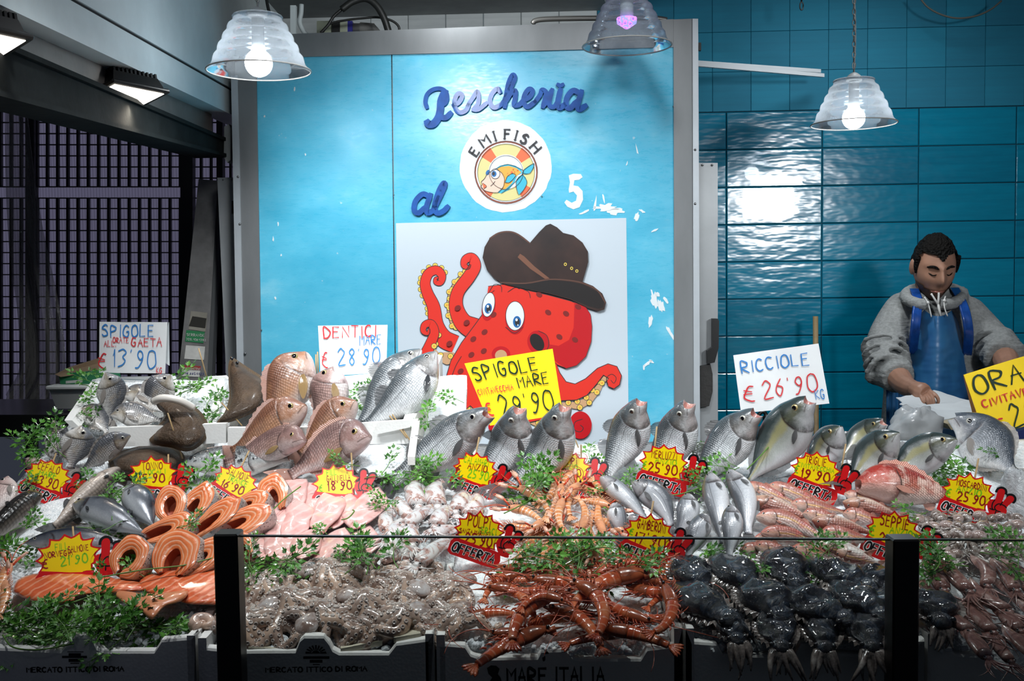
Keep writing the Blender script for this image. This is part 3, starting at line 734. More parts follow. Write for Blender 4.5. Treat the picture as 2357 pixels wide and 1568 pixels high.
# ================================================================ octopus poster
def Z6(x, y): return (900 + x / 2.9033, 500 + y / 2.9033)
LN[0] = 0
pst = thing('octopus_poster', 'white poster of a red cartoon octopus wearing a dark brown hat', 'poster', W(1180, 1020, .01))
t = NT('poster_white'); t.p(Base_Color=srgb(205, 217, 226), Roughness=.35); m_pw = t.m
RED = flat('octopus_red', (232, 52, 38), .4); RED2 = flat('octopus_dark_red', (200, 22, 32), .4); SPT = flat('octopus_spot', (130, 26, 24)); YEL = flat('sucker_yellow', (238, 208, 92)); TAN = flat('sucker_tan', (205, 160, 118))
t = NT('hat_brown'); t.p(Base_Color=t.ramp(t.noise(t.obj(), 5, 4), [(.35, srgb(26, 16, 16)), (.65, srgb(62, 40, 34))]), Roughness=.45); HAT = t.m
HAT2 = flat('hat_band', (120, 78, 58)); HAT3 = flat('hat_under', (22, 14, 14)); LSH = flat('eye_shade', (190, 210, 228))
flatpoly([(33, 40), (1572, 5), (1592, 1700), (60, 1700)], Z6, m_pw, pst, 'sheet', layer())
ol = MB()
def curve2(pts, n=5): return [(p.x, p.y) for p in cr([V((x, y, 0)) for x, y in pts], n)]
def fat(pts, wid, n=6):                       # closed outline of a tapering band
    c = cr([V((x, y, w)) for (x, y), w in zip(pts, wid)], n); l, r_ = [], []
    for i, p in enumerate(c):
        d = c[min(i + 1, len(c) - 1)] - c[max(i - 1, 0)]; d.z = 0; d.normalize()
        s_ = V((-d.y, d.x, 0)) * p.z / 2; l.append((p.x + s_.x, p.y + s_.y)); r_.append((p.x - s_.x, p.y - s_.y))
    return l, r_
def ring(x, y, rx, ry, rot, o1):
    flatpoly(ell(x, y, rx, ry, 18, rot), Z6, INK, pst, 'sucker', o1); flatpoly(ell(x, y, rx - 3, ry - 3, 18, rot), Z6, YEL, pst, 'sucker_face', o1 + .0005)
    flatpoly(ell(x, y, rx * .42, ry * .42, 12, rot), Z6, OCH, pst, 'sucker_hole', o1 + .0010)
def tentacle(pts, wid, side, ns, rng=(0.1, .75), tan=0):
    l, r_ = fat(pts, wid); edge = l if side > 0 else r_
    o1 = layer(); o2 = layer(); layer(); o3 = layer() + .0012
    n0, n1 = int(len(edge) * rng[0]), int(len(edge) * rng[1])
    if tan:
        c = [((a[0] + b[0]) / 2, (a[1] + b[1]) / 2) for a, b in zip(l, r_)][n0:n1]
        e = [(x + (x - q[0]) * tan, y + (y - q[1]) * tan) for (x, y), q in zip(edge[n0:n1], c)]
        flatpoly(c + e[::-1], Z6, TAN, pst, 'tentacle_underside', o1)
        inkline(ol, e, Z6, 4, o1 + .0009, False, 2.9033)
    for k in range(ns):
        i = int(n0 + (n1 - n0 - 1) * k / max(1, ns - 1)); x, y = edge[i]
        ring(x, y, 19, 19, 0, o1 + .0002)
        if tan and k % 2:
            o, q = (l, r_) if side > 0 else (r_, l)
            ring(x + (o[i][0] - q[i][0]) * .16, y + (o[i][1] - q[i][1]) * .16, 19, 19, 0, o1 + .0004)
    mb = MB()
    A = [W(*Z6(*q), o3) for q in l]; Bq = [W(*Z6(*q), o3) for q in r_]
    a = [mb.vert(p) for p in A]; b = [mb.vert(p) for p in Bq]
    for i in range(len(a) - 1): mb.face((a[i], b[i], b[i + 1], a[i + 1]))
    obj('tentacle', mb, RED, pst, False)
    for e in (l, r_): inkline(ol, e, Z6, 4, o3 + .0004, False, 2.9033)
tentacle([(430, 850), (350, 810), (302, 720), (285, 600), (245, 510), (228, 440), (252, 375), (305, 355), (340, 390), (330, 435), (300, 435), (298, 410), (318, 402)], [120, 120, 100, 85, 75, 68, 64, 60, 54, 44, 32, 22, 10], -1, 12, (.22, .66))
tentacle([(560, 750), (480, 700), (436, 600), (448, 500), (520, 400), (562, 325), (540, 272), (498, 282), (488, 320), (515, 335), (530, 315)], [150, 120, 95, 85, 85, 78, 66, 54, 42, 28, 10], -1, 13, (.10, .44), .35)
tentacle([(215, 960), (262, 850), (290, 770), (268, 712), (226, 720), (216, 760), (245, 775), (255, 745)], [90, 70, 62, 54, 46, 38, 28, 10], 1, 3, (.1, .3))
o1 = layer(); flatpoly([(1140, 1240), (1240, 1235), (1310, 1205), (1370, 1130), (1420, 1062), (1455, 1078), (1420, 1110), (1400, 1160), (1340, 1240), (1260, 1285), (1150, 1270)], Z6, TAN, pst, 'tentacle_underside', o1)
for x, y in ((1382, 1098), (1410, 1108), (1345, 1155), (1376, 1170), (1305, 1205), (1325, 1240), (1245, 1232), (1262, 1272), (1185, 1240)): ring(x, y, 20, 20, 0, o1 + .0004)
flatpoly(curve2([(320, 905), (420, 905), (425, 950), (370, 985), (300, 930), (270, 860)]), Z6, TAN, pst, 'tentacle_underside', o1)
for x, y in ((288, 862), (332, 922), (398, 930)): ring(x, y, 20, 20, 0, o1 + .0004)
flatpoly([(490, 1400), (500, 1280), (540, 1240), (560, 1400)], Z6, TAN, pst, 'tentacle_underside', o1); ring(512, 1282, 22, 26, 0, o1 + .0004)
flatpoly([(900, 1360), (1130, 1360), (1150, 1420), (1060, 1420), (950, 1390)], Z6, TAN, pst, 'tentacle_underside', o1)
for x, y in ((985, 1375), (1045, 1365), (1045, 1402), (970, 1350)): ring(x, y, 20, 18, 0, o1 + .0004)
o1 = layer() + .002
body = [(650, 462), (760, 448), (900, 485), (1050, 520), (1200, 560), (1300, 600), (1332, 650), (1342, 730), (1337, 830), (1302, 930), (1240, 990), (1170, 1010), (1108, 985), (1128, 1040), (1170, 1100), (1230, 1115), (1300, 1080), (1380, 1010), (1450, 980), (1510, 998), (1541, 1060), (1528, 1120), (1490, 1147), (1452, 1132), (1438, 1100), (1455, 1078), (1420, 1055), (1375, 1115), (1310, 1190), (1240, 1222), (1140, 1226), (1120, 1330), (700, 1420), (530, 1260), (375, 1390), (335, 1270), (365, 1170), (362, 1090), (400, 960), (470, 840), (560, 720), (625, 630), (640, 550)]
flatpoly(body, Z6, RED, pst, 'body', o1); inkline(ol, body, Z6, 5, o1 + .0005, False, 2.9033)
flatpoly([(1225, 570), (1300, 600), (1332, 650), (1342, 730), (1337, 830), (1302, 930), (1240, 990), (1170, 1010), (1095, 960), (1050, 885), (1055, 850), (1120, 860), (1190, 820), (1220, 740), (1224, 640)], Z6, RED2, pst, 'body_shade', o1 + .0005)
flatpoly(ell(1265, 1390, 76, 92), Z6, RED2, pst, 'curled_tip', o1 + .0005); inkline(ol, [(1265, 1390), (1285, 1410), (1265, 1435), (1225, 1420), (1230, 1370), (1280, 1350)], Z6, 5, o1 + .001, True, 2.9033)
inkline(ol, [(1450, 1120), (1440, 1075), (1475, 1050), (1505, 1075), (1490, 1110), (1470, 1090)], Z6, 4, o1 + .001, True, 2.9033)
flatpoly(ell(700, 1400, 50, 40), Z6, RED2, pst, 'curled_tip', o1 + .0005)
for x, y in ((1050, 637), (1170, 645), (1125, 800), (1230, 820), (685, 652), (625, 768), (550, 815), (620, 895), (537, 920), (465, 1030), (450, 1195), (445, 607), (505, 705), (390, 845), (990, 518), (1250, 600)):
    flatpoly(ell(x, y, 22, 17, 16, -.7 if x < 800 else .6), Z6, SPT, pst, 'spot', o1 + .0012)
flatpoly(ell(735, 915, 62, 52), Z6, RED2, pst, 'siphon', o1 + .0006); flatpoly(ell(735, 925, 40, 38), Z6, TAN, pst, 'siphon_hole', o1 + .0012)
flatpoly(ell(985, 838, 72, 82, 30, -.5), Z6, RED2, pst, 'mouth_rim', o1 + .0008); flatpoly(ell(976, 836, 42, 62, 30, -.55), Z6, HAT3, pst, 'mouth', o1 + .0014)
for cx_, cy_, rx, ry, rt, ix, iy, ir in ((829, 660, 60, 95, 0, 842, 700, 27), (652, 585, 38, 80, .18, 650, 610, 24)):
    flatpoly(ell(cx_, cy_ + 22, rx + 6, ry + 6, 40, rt), Z6, RED2, pst, 'eyelid', o1 + .0008)
    flatpoly(ell(cx_, cy_, rx + 4, ry + 4, 40, rt), Z6, INK, pst, 'eye_outline', o1 + .0013); flatpoly(ell(cx_, cy_, rx, ry, 40, rt), Z6, WHT, pst, 'eye', o1 + .0018)
    flatpoly(ell(ix, iy, ir, ir * 1.45, 24, rt), Z6, BLU, pst, 'iris', o1 + .0023); flatpoly(ell(ix + 2, iy + 2, ir * .6, ir * .95, 20, rt), Z6, INK, pst, 'pupil', o1 + .0028)
    flatpoly(ell(ix - 3, iy - 14, 8, 10, 12), Z6, WHT, pst, 'glint', o1 + .0033); flatpoly(ell(ix + 6, iy + 22, 5, 7, 12), Z6, LSH, pst, 'glint', o1 + .0033)
for pts in ([(655, 500), (690, 450), (735, 460), (740, 500)], [(780, 500), (830, 470), (860, 480)], [(880, 480), (920, 500), (932, 540)], [(650, 520), (690, 490)], [(765, 735), (825, 775), (882, 735)], [(985, 760), (1040, 790), (1055, 850), (1040, 890)], [(470, 930), (430, 1000), (395, 1100), (370, 1190)], [(1110, 985), (1080, 960)]):
    inkline(ol, pts, Z6, 4, o1 + .0018, True, 2.9033)
obj('outline', ol, INK, pst, False)
o2 = o1 + .004
flatpoly([(612, 270), (625, 200), (660, 140), (720, 103), (780, 94), (840, 110), (900, 150), (928, 172), (990, 100), (1035, 55), (1065, 44), (1110, 68), (1150, 105), (1220, 122), (1280, 170), (1316, 230), (1318, 300), (1280, 432), (1350, 460), (1412, 510), (1438, 570), (1425, 617), (1385, 629), (1320, 610), (1200, 550), (1050, 510), (900, 482), (760, 450), (690, 410), (640, 350)], Z6, HAT, pst, 'hat', o2)
flatpoly([(735, 440), (800, 452), (900, 445), (1060, 420), (1200, 432), (1290, 452), (1380, 500), (1425, 565), (1418, 605), (1385, 612), (1320, 595), (1200, 545), (1050, 505), (900, 478), (780, 455)], Z6, HAT3, pst, 'hat_brim', o2 + .0005)
flatpoly([(846, 268), (862, 244), (890, 262), (960, 330), (1060, 410), (1030, 414), (930, 345)], Z6, HAT2, pst, 'hat_band', o2 + .001)
mb = MB(); inkline(mb, [(730, 437), (900, 442), (1060, 416), (1200, 424), (1290, 444), (1380, 490), (1432, 572)], Z6, 9, o2 + .001, True, 2.9033); inkline(mb, [(660, 142), (720, 106), (790, 97), (850, 116), (928, 174)], Z6, 10, o2 + .001, True, 2.9033)
obj('hat_edge', mb, flat('hat_edge', (92, 60, 48)), pst, False)
for x, y in ((1165, 315), (1207, 342), (1242, 360)):
    flatpoly(ell(x, y, 10, 11, 14), Z6, YEL, pst, 'eyelet', o2 + .001); flatpoly(ell(x, y, 5, 6, 10), Z6, HAT3, pst, 'eyelet_hole', o2 + .0015)

# shutter stickers' print
mb = MB(); 
def pst_text(text, px, py, hpx, mat, rot=-.07):
    mb = MB(); write(mb, text, 0, 0, hpx / F * 4.1, hpx / F * 4.1 * .17, 0, jit=0)
    k = (py - 412) / 465; p = P(px, py, 4.2 - .15 * k - .0065)
    xv = (V((1, 0, 0)) * math.cos(rot) + UP * math.sin(rot)); zv = V((0, -1, -.3)).normalized(); yv = zv.cross(xv).normalized()
    mb.xf(frame(p, xv, yv, zv)); obj('sticker_print', mb, mat, PSTK, False)
WPR = flat('sticker_white', (225, 225, 220)); BPR = flat('sticker_blue', (30, 50, 130))
pst_text('SERRANDE', 430, 773, 6.0, WPR); pst_text('328.4064382', 429, 783, 5.0, WPR)
pst_text('SERRANDE', 424, 851, 5.6, WPR); pst_text('346 6654423', 421, 861, 5.4, BPR)

# ================================================================ pendant lamps
t = NT('frosted_lamp_shade'); o = t.obj()
dirt = t.noise(o, 60, 5, .7)
tr = t.n('BsdfTransparent', Color=(.85, .9, .95, 1)); tl = t.n('BsdfTranslucent', Color=(.40, .44, .48, 1)); df = t.n('BsdfDiffuse', Color=(.34, .37, .40, 1)); gl = t.n('BsdfGlossy', Color=(.9, .95, 1, 1), Roughness=.12)
m1 = t.n('MixShader', i0=.5, i1=tl, i2=df); m2 = t.n('MixShader', i0=t.math('MULTIPLY', t.mapr(dirt, .3, .8, .78, .52), t.mapr(t.n('LayerWeight', Blend=.5).outputs[1], .25, .95, 1.0, .15)), i1=m1, i2=tr)
m3 = t.n('MixShader', i0=t.math('MULTIPLY', t.n('Fresnel', IOR=1.45).outputs[0], .8), i1=m2, i2=gl)
t.t.links.new(m3.outputs[0], t.out.inputs[0]); m_shade = t.m
t = NT('lit_bulb'); t.p(Base_Color=(1, 1, 1, 1), Emission_Color=(.92, .97, 1, 1), Emission_Strength=50); m_bulb = t.m
t = NT('violet_led'); t.p(Base_Color=(.2, .1, .6, 1), Emission_Color=t.ramp(t.vor(t.obj(), 70), [(.2, (.25, .12, 1)), (.45, (1, .25, .9)), (.6, (.3, .3, 1))]), Emission_Strength=2.2); m_led = t.m
m_cap = simple('white_lamp_cap', (.6, .62, .62), .4)
PROF = [(0, 1.0), (.02, .985), (.08, .925), (.14, .89), (.21, .875), (.27, .86), (.31, .83), (.34, .795), (.42, .782), (.48, .768), (.52, .735), (.55, .70), (.63, .687), (.68, .67), (.72, .635), (.75, .60), (.83, .587), (.88, .568), (.91, .53), (.94, .49), (1.0, .47)]
def pendant(px, py, wpx, Y, lab, lit, chain_top, slope=0.0):
    c = P(px, py, Y); rad = wpx / 2 / F * Y; H = rad * 1.0
    r = thing('pendant_lamp', lab, 'lamp', c + UP * H)
    n = 48; mb = MB()
    rings = [[c + V((math.cos(2 * PI * k / n) * q * rad, math.sin(2 * PI * k / n) * q * rad, h * H)) for k in range(n)] for h, q in PROF]
    inner = [[c + V((math.cos(2 * PI * k / n) * (q * rad - .0025), math.sin(2 * PI * k / n) * (q * rad - .0025), h * H - (.002 if h > .9 else 0))) for k in range(n)] for h, q in PROF]
    mb.loft(rings); obj('shade', mb, m_shade, r)
    mb = MB(); mb.tube([c + V((math.cos(2 * PI * k / n) * rad, math.sin(2 * PI * k / n) * rad, 0)) for k in range(n + 1)], .0022, 6, False); obj('rim', mb, simple('dusty_rim', (.34, .33, .31), .5), r)
    mb = MB(); mb.loft([[c + V((math.cos(2 * PI * k / n) * q * rad, math.sin(2 * PI * k / n) * q * rad, H + dz)) for k in range(n)] for q, dz in ((.47, 0), (.49, .004), (.47, .008), (.2, .009))], cap1=True); obj('top_plate', mb, m_shade, r)
    mb = MB(); mb.tube([c + UP * (H + z) for z in (.004, .012, .022, .03, .034)], [.028, .028, .022, .012, .004], 14); obj('cap', mb, m_cap, r)
    if lit:
        rb = rad * .265; mb = MB(); mb.ball(c + UP * (rb * .55), rb, 20, 14); bm_ = mb
        mb = MB(); mb.tube([c + UP * z for z in (rb * 1.4, rb * 2.0, H)], [rb * .55, .018, .018], 12); hd_ = obj('bulb_holder', mb, m_cap, r); obj('bulb', bm_, m_bulb, hd_)
        lamp_light('pendant_light', c - UP * (rb * .5 + .012), lit, size=.03, target=c - UP, angle=168, blend=.35)
    else:
        mb = MB(); mb.tube([c + UP * z for z in (H * .38, H * .5, H * .62)], [.006, .032, .034], 9); obj('bulb', mb, m_led, r, False, 'violet glowing LED bulb')
        mb = MB(); mb.tube([c + UP * z for z in (H * .6, H)], [.022, .022], 12); obj('bulb_holder', mb, m_cap, r)
    mb = MB(); top = c + UP * (H + .03)
    x2, _ = chain_top
    n = 14 if not lit or Y < 3.3 else 34
    tp = P(chain_top[0], chain_top[1], Y); tp.y = top.y; L = (tp - top).length; rl = .0115
    n = int(L / (rl * 1.55))
    for i in range(n):
        cc = top.lerp(tp, (i + .5) / n); a = V((1, 0, 0)) if i % 2 else V((0, 1, 0)); mb = MB()
        mb.tube([cc + a * rl * .5 * math.cos(2 * PI * k / 10) + UP * rl * math.sin(2 * PI * k / 10) for k in range(11)], .0018, 5, False); obj('chain_link', mb, m_chain, r)
    mb = MB(); mb.tube(cr([top, top.lerp(tp, .4) + V((.006, .004, 0)), tp + V((-.004, .004, 0))], 6), .0028, 6); obj('cord', mb, simple('grey_cord', (.3, .32, .33), .6), r)
pendant(596, 163, 233, 3.06, 'lit pendant lamp with stepped frosted shade at the left of the cold room', 9, (589, -60))
pendant(1443, 106, 202, 3.45, 'unlit frosted pendant lamp with violet LED over the cold room top', 0, (1440, -60))
pendant(1965, 286, 190, 3.72, 'lit pendant lamp with frosted shade hanging before the blue tiles', 10, (1966, -90))
# ================================================================ counter, foam boxes and ice
t = NT('white_foam'); o = t.obj()
cells = t.vor(o, 170)
dirt = t.ramp(t.noise(o, 14, 5, .7), [(.58, (0, 0, 0)), (.75, (1, 1, 1))])
t.p(Base_Color=t.mix(t.math('MULTIPLY', dirt, .35), (.80, .80, .77, 1), (.48, .44, .36, 1)), Roughness=.62, Normal=t.bump(cells, .12, .002), Specular_IOR_Level=.3)
m_foam = t.m
t = NT('crushed_ice'); o = t.obj()
g = t.vor(o, 210); g2 = t.noise(o, 95, 4, .7); n3 = t.noise(o, 9, 3)
t.p(Base_Color=t.mix(t.ramp(g2, [(.35, (0, 0, 0)), (.6, (1, 1, 1))]), (.66, .72, .75, 1), (.92, .94, .95, 1)), Roughness=t.ramp(g, [(.1, (.12,) * 3), (.5, (.5,) * 3)]),
    Normal=t.bump(t.math('ADD', t.math('MULTIPLY', g, .7), g2), .55, .006), Specular_IOR_Level=.5)
m_ice = t.m
t = NT('ice_cube_clear'); t.p(Base_Color=(.86, .91, .94, 1), Roughness=.12, Transmission_Weight=.15, IOR=1.3, Specular_IOR_Level=.6); m_cube = t.m
m_counter = simple('black_counter_panel', (.01, .01, .01), .5)
mb = MB(); mb.loft([[V((-1.7, 1.99, 0)), V((1.9, 1.99, 0)), V((1.9, 2.80, 0)), V((-1.7, 2.80, 0))], [V((-1.7, 1.99, .82)), V((1.9, 1.99, .82)), V((1.9, 2.80, .82 + .81 * SL)), V((-1.7, 2.80, .82 + .81 * SL))]], cap0=True, cap1=True)
ct = thing('fish_counter', 'dark sloping counter carrying the foam boxes of fish', 'counter', (0, 2.3, 0)); obj('body', mb, m_counter, ct, False)
mb = MB(); mb.box((-1.3, 2.70, .0), (.25, 3.05, 1.12)); obj('rear_step', mb, m_counter, ct, False)

YF = 1.93
def crate(name_label, prof, left, right, boards=False):
    c = P((left + right) / 2, 1560, YF)
    r = thing('foam_box', name_label, 'foam box', V((c.x, 2.1, .80)), 'front row of white foam boxes')
    mb = MB(); pr = [P(x, y, YF) for x, y in prof]
    zb = P(1178, 1640, YF).z
    top = pr; n = len(pr)
    # rounded top edge: front face, bevel, top, inner face
    def row(dy, dz): return [p + V((0, dy, dz)) for p in top]
    rows = [[V((p.x, p.y, zb)) for p in top], row(0, -.006), row(.002, -.0015), row(.006, 0), row(.018, 0), row(.022, -.004), [V((p.x, p.y + .024, p.z - .10)) for p in top]]
    mb.loft(rows, closed=False)
    r['front'] = obj('front_panel', mb, m_foam, r, False).name
    for x, sgn in ((left, 1), (right, -1)):
        a = P(x, prof[0][1] if sgn > 0 else prof[-1][1], YF); q = []
        for Y in (YF, 2.29):
            z = a.z + SL * (Y - YF) - (.05 if Y > YF else .006); q.append((Y, z))
        mb = MB(); mb.prism([V((a.x, q[0][0], q[0][1])), V((a.x, YF + .07, a.z + SL * .07 - .03)), V((a.x, q[1][0], q[1][1] - .03)), V((a.x, q[1][0], q[1][1] - .14)), V((a.x, q[0][0], zb))], V((sgn * .016, 0, 0))); obj('side_panel', mb, m_foam, r, False)
    return r
CA = crate('white foam box with big parsley and salmon fillets, left of the first black post', [(-330, 1482), (-60, 1484), (0, 1491), (140, 1497), (158, 1474), (166, 1463), (210, 1463), (222, 1490), (238, 1498), (355, 1498), (372, 1472), (440, 1466), (449, 1456)], -330, 449)
CB = crate('white foam box with black sun stamp holding the octopuses', [(455, 1462), (470, 1490), (555, 1498), (680, 1497), (690, 1472), (700, 1463), (745, 1463), (757, 1478), (765, 1494), (780, 1502), (895, 1502), (912, 1480), (985, 1470), (998, 1452)], 455, 998)
CC = crate('white foam box with large black lettering holding the red prawns', [(1004, 1455), (1012, 1480), (1070, 1485), (1083, 1505), (1110, 1514), (1238, 1512), (1246, 1496), (1304, 1494), (1318, 1511), (1335, 1516), (1475, 1516), (1490, 1492), (1560, 1484), (1571, 1440)], 1004, 1571)
CD = crate('unmarked white foam box holding the inky cuttlefish', [(1578, 1440), (1592, 1476), (1650, 1480), (1665, 1505), (1700, 1507), (1830, 1507), (1845, 1481), (1890, 1479), (1905, 1502), (1990, 1506), (2060, 1504), (2128, 1470)], 1578, 2128)
CE = crate('white foam box of brownish squid at the far right end', [(2136, 1452), (2170, 1482), (2200, 1505), (2270, 1508), (2290, 1533), (2357, 1545), (2470, 1545), (2640, 1500)], 2136, 2640)
# stamps on the box fronts
STP = simple('black_stamp_ink', (.012, .012, .014), .8)
def stamp(parent, text, x0, x1, ybase, hpx, pen=.2, serif=False):
    mb = MB(); k = YF / F * .998; W_ = write(MB(), text, 0, 0, 1, .1, 0, wf=.78, jit=0)
    sx = (x1 - x0) / hpx / W_
    write(mb, text, 0, 0, 1, pen, 0, wf=.78, jit=.02)
    if serif:
        pass
    h = hpx * YF / F
    o = P(x0, ybase, YF - .0008); mb.v = [o + V((p.x * sx * h, 0, p.y * h)) for p in mb.v]
    obj('stamped_lettering', mb, STP, bpy.data.objects[parent['front']], False, 'black stamped capitals reading ' + text)
stamp(CA, 'MERCATO ITTICO DI ROMA', 62, 292, 1548, 11, .30)
stamp(CB, 'MERCATO ITTICO DI ROMA', 612, 852, 1548, 11, .30)
stamp(CC, 'MARE ITALIA', 1168, 1402, 1576, 38, .24, True)
def pf(mb, pts, off=.0008): mb.prism([P(x, y, YF - off) for x, y in pts], V((0, -.0003, 0)))
mb = MB()
for k in range(9):
    a = PI * (k + .5) / 9; c, s_ = math.cos(a), math.sin(a)
    pf(mb, [(727 + c * 11 + s_ * 1.5, 1505 - s_ * 9 + c * 1.5), (727 + c * 24 + s_ * 2, 1505 - s_ * 20 + c * 2), (727 + c * 24 - s_ * 2, 1505 - s_ * 20 - c * 2), (727 + c * 11 - s_ * 1.5, 1505 - s_ * 9 - c * 1.5)])
pf(mb, ell(727, 1505, 9, 8, 20, 0, PI, 2 * PI)); pf(mb, [(703, 1503), (752, 1503), (752, 1505), (703, 1505)])
pf(mb, [(698, 1511), (758, 1511), (758, 1517), (698, 1517)]); pf(mb, [(713, 1519), (742, 1519), (742, 1526), (713, 1526)]); pf(mb, [(720, 1529), (736, 1529), (736, 1531), (720, 1531)])
obj('sun_emblem', mb, STP, bpy.data.objects[CB['front']], False)
mb = MB()
for y0, y1, x0, x1 in ((1500, 1501.5, 155, 192), (1504, 1510, 158, 186), (1510, 1515, 143, 200), (1517, 1524, 158, 187), (1526, 1528, 162, 182)): pf(mb, [(x0, y0), (x1, y0), (x1, y1), (x0, y1)])
obj('square_emblem', mb, STP, bpy.data.objects[CA['front']], False)
mb = MB(); pf(mb, [(1121, 1538), (1130, 1532), (1142, 1533), (1150, 1540), (1146, 1552), (1152, 1560), (1158, 1580), (1120, 1580), (1133, 1560), (1124, 1551)])
pf(mb, ragged(1258, 1503, 8, 4, 9, 3)); pf(mb, ragged(1252, 1516, 4, 7, 9, 5)); obj('emblem', mb, STP, bpy.data.objects[CC['front']], False)
for q_ in (CA, CB, CC, CD, CE): del q_['front']
# loose strips of foam lying at the octopus box rim
m_strip = simple('dirty_foam_strip', (.62, .58, .45), .7, var=.35, vscale=40)
def strip(a, b, th, lab, Y0=1.955):
    p, q = P(*a, Y0), P(*b, Y0 + .01); mb = MB(); d = (q - p).normalized(); u = UP; n_ = d.cross(u)
    mb.loft([[c + u * th * i + n_ * .02 * j for i, j in ((0, -1), (1, -1), (1, 1), (0, 1))] for c in (p, q)], cap0=True, cap1=True)
    solo('foam_strip', mb, m_strip, lab, 'foam strip', 'broken foam strips at the octopus box', False)
strip((785, 1497), (880, 1478), .010, 'long dirty broken foam strip at the rim of the octopus box')
strip((905, 1472), (966, 1462), .010, 'shorter foam strip at the right end of the octopus box rim')
strip((575, 1490), (680, 1494), .007, 'flat dirty foam strip beside the first black post')

# ice: one bed per front box, one for the rows behind
def ice_grid(x0, x1, y0, y1, nx, ny, lift, amp, seed, plane=lambda Y: zs(Y), skirt=.05):
    mb = MB(); rows = []
    for j in range(ny + 1):
        row = []
        for i in range(nx + 1):
            x = x0 + (x1 - x0) * i / nx; y = y0 + (y1 - y0) * j / ny
            q = V((x, y, seed)); h = amp * (noise.noise(q * 9) + .5 * noise.noise(q * 25) + .3 * noise.noise(q * 60))
            row.append(V((x, y, plane(y) + lift + h)))
        row = [row[0] - UP * skirt] + row + [row[-1] - UP * skirt]; rows.append(row)
    rows = [[p - UP * skirt for p in rows[0]]] + rows + [[p - UP * skirt for p in rows[-1]]]
    mb.loft(rows, closed=False); return mb
def ice(mb, label): return solo('crushed_ice', mb, m_ice, label, 'ice', kind='stuff')
def px_x(px, Y=YF): return P(px, 1480, Y).x
edges = [(-330, 449, 'crushed ice under the parsley in the salmon fillet box'), (455, 998, 'wet crushed ice under the octopuses'), (1004, 1571, 'crushed ice under the red prawns'), (1578, 2128, 'crushed ice under the inky cuttlefish'), (2136, 2640, 'crushed ice in the brownish squid box')]
for k, (l_, r_, lab) in enumerate(edges):
    ice(ice_grid(px_x(l_) + .018, px_x(r_) - .018, YF + .026, 2.275, 50, 36, -.004, .006, k * 3.1), lab)
ice(ice_grid(-1.25, 1.55, 2.28, 2.765, 180, 40, -.004, .006, 33), 'white bed of crushed ice under the middle rows of fish')
# glassy ice pieces near the rims
def ice_bits(spots, label, seed):
    r = random.Random(seed); mb = MB()
    for (cx_, cy_, sx, sy, n) in spots:
        for i in range(n):
            p = S(cx_ + r.gauss(0, sx), cy_ + r.gauss(0, sy), .006); s_ = r.uniform(.003, .008)
            M = Matrix.Rotation(r.uniform(0, 6), 4, V((r.random(), r.random(), r.random() + .1)).normalized())
            mb.box((-s_, -s_ * .8, -s_ * .6), (s_, s_ * .8, s_ * .6), Matrix.Translation(p) @ M, s_ * .25)
    return solo('ice_pieces', mb, m_cube, label, 'ice', smooth=False, kind='stuff')
ice_bits([(320, 1455, 70, 14, 110), (430, 1420, 20, 20, 40)], 'glassy ice pieces along the rim of the salmon fillet box', 1)
ice_bits([(620, 1480, 40, 8, 70), (830, 1475, 60, 8, 80), (950, 1450, 30, 8, 30)], 'glassy ice pieces along the rim of the octopus box', 2)
ice_bits([(1130, 1478, 40, 8, 50), (1350, 1490, 60, 8, 70), (1520, 1420, 30, 10, 30)], 'glassy ice pieces along the rim of the prawn box', 3)
ice_bits([(1640, 1470, 40, 8, 90)], 'glassy ice pieces at the left rim of the cuttlefish box', 4)
ice_bits([(2200, 1470, 40, 14, 120)], 'glassy ice pieces at the left of the brownish squid box', 5)

# rear rims of the middle boxes
def foam_board(parent, pts, d, nm='rear_panel'):
    mb = MB(); mb.prism(pts, V(d)); return obj(nm, mb, m_foam, parent, False)
def pp(x, y, Y): return P(x, y, Y)
for lab, x0, y0, x1, y1 in (('white foam box under the sea bass that lean on its back rim', 893, 1028, 1333, 1025), ('white foam box under the hake with its rim below the panel edge', 1338, 1026, 1760, 1024), ('white foam box under the amberjacks at the right', 1765, 1028, 2640, 1022)):
    r = thing('foam_box', lab, 'foam box', P((x0 + x1) / 2, y0, 2.78) - UP * .2, 'middle row of white foam boxes')
    a, b = P(x0, y0, 2.79), P(x1, y1, 2.79)
    mb = MB()
    mb.loft([[q + V((0, dy, dz)) for dy, dz in ((-.02, -.12), (-.02, -.016), (-.026, -.014), (-.026, -.004), (-.022, 0), (0, 0), (.006, -.004), (.006, -.12))] for q in (a, b)], closed=False); obj('rear_panel', mb, m_foam, r, False)
    foam_board(r, [a, a + V((0, -.5, -.5 * SL - .02)), a + V((0, -.5, -.5 * SL - .12)), a - UP * .12], (.012, 0, 0), 'side_panel')

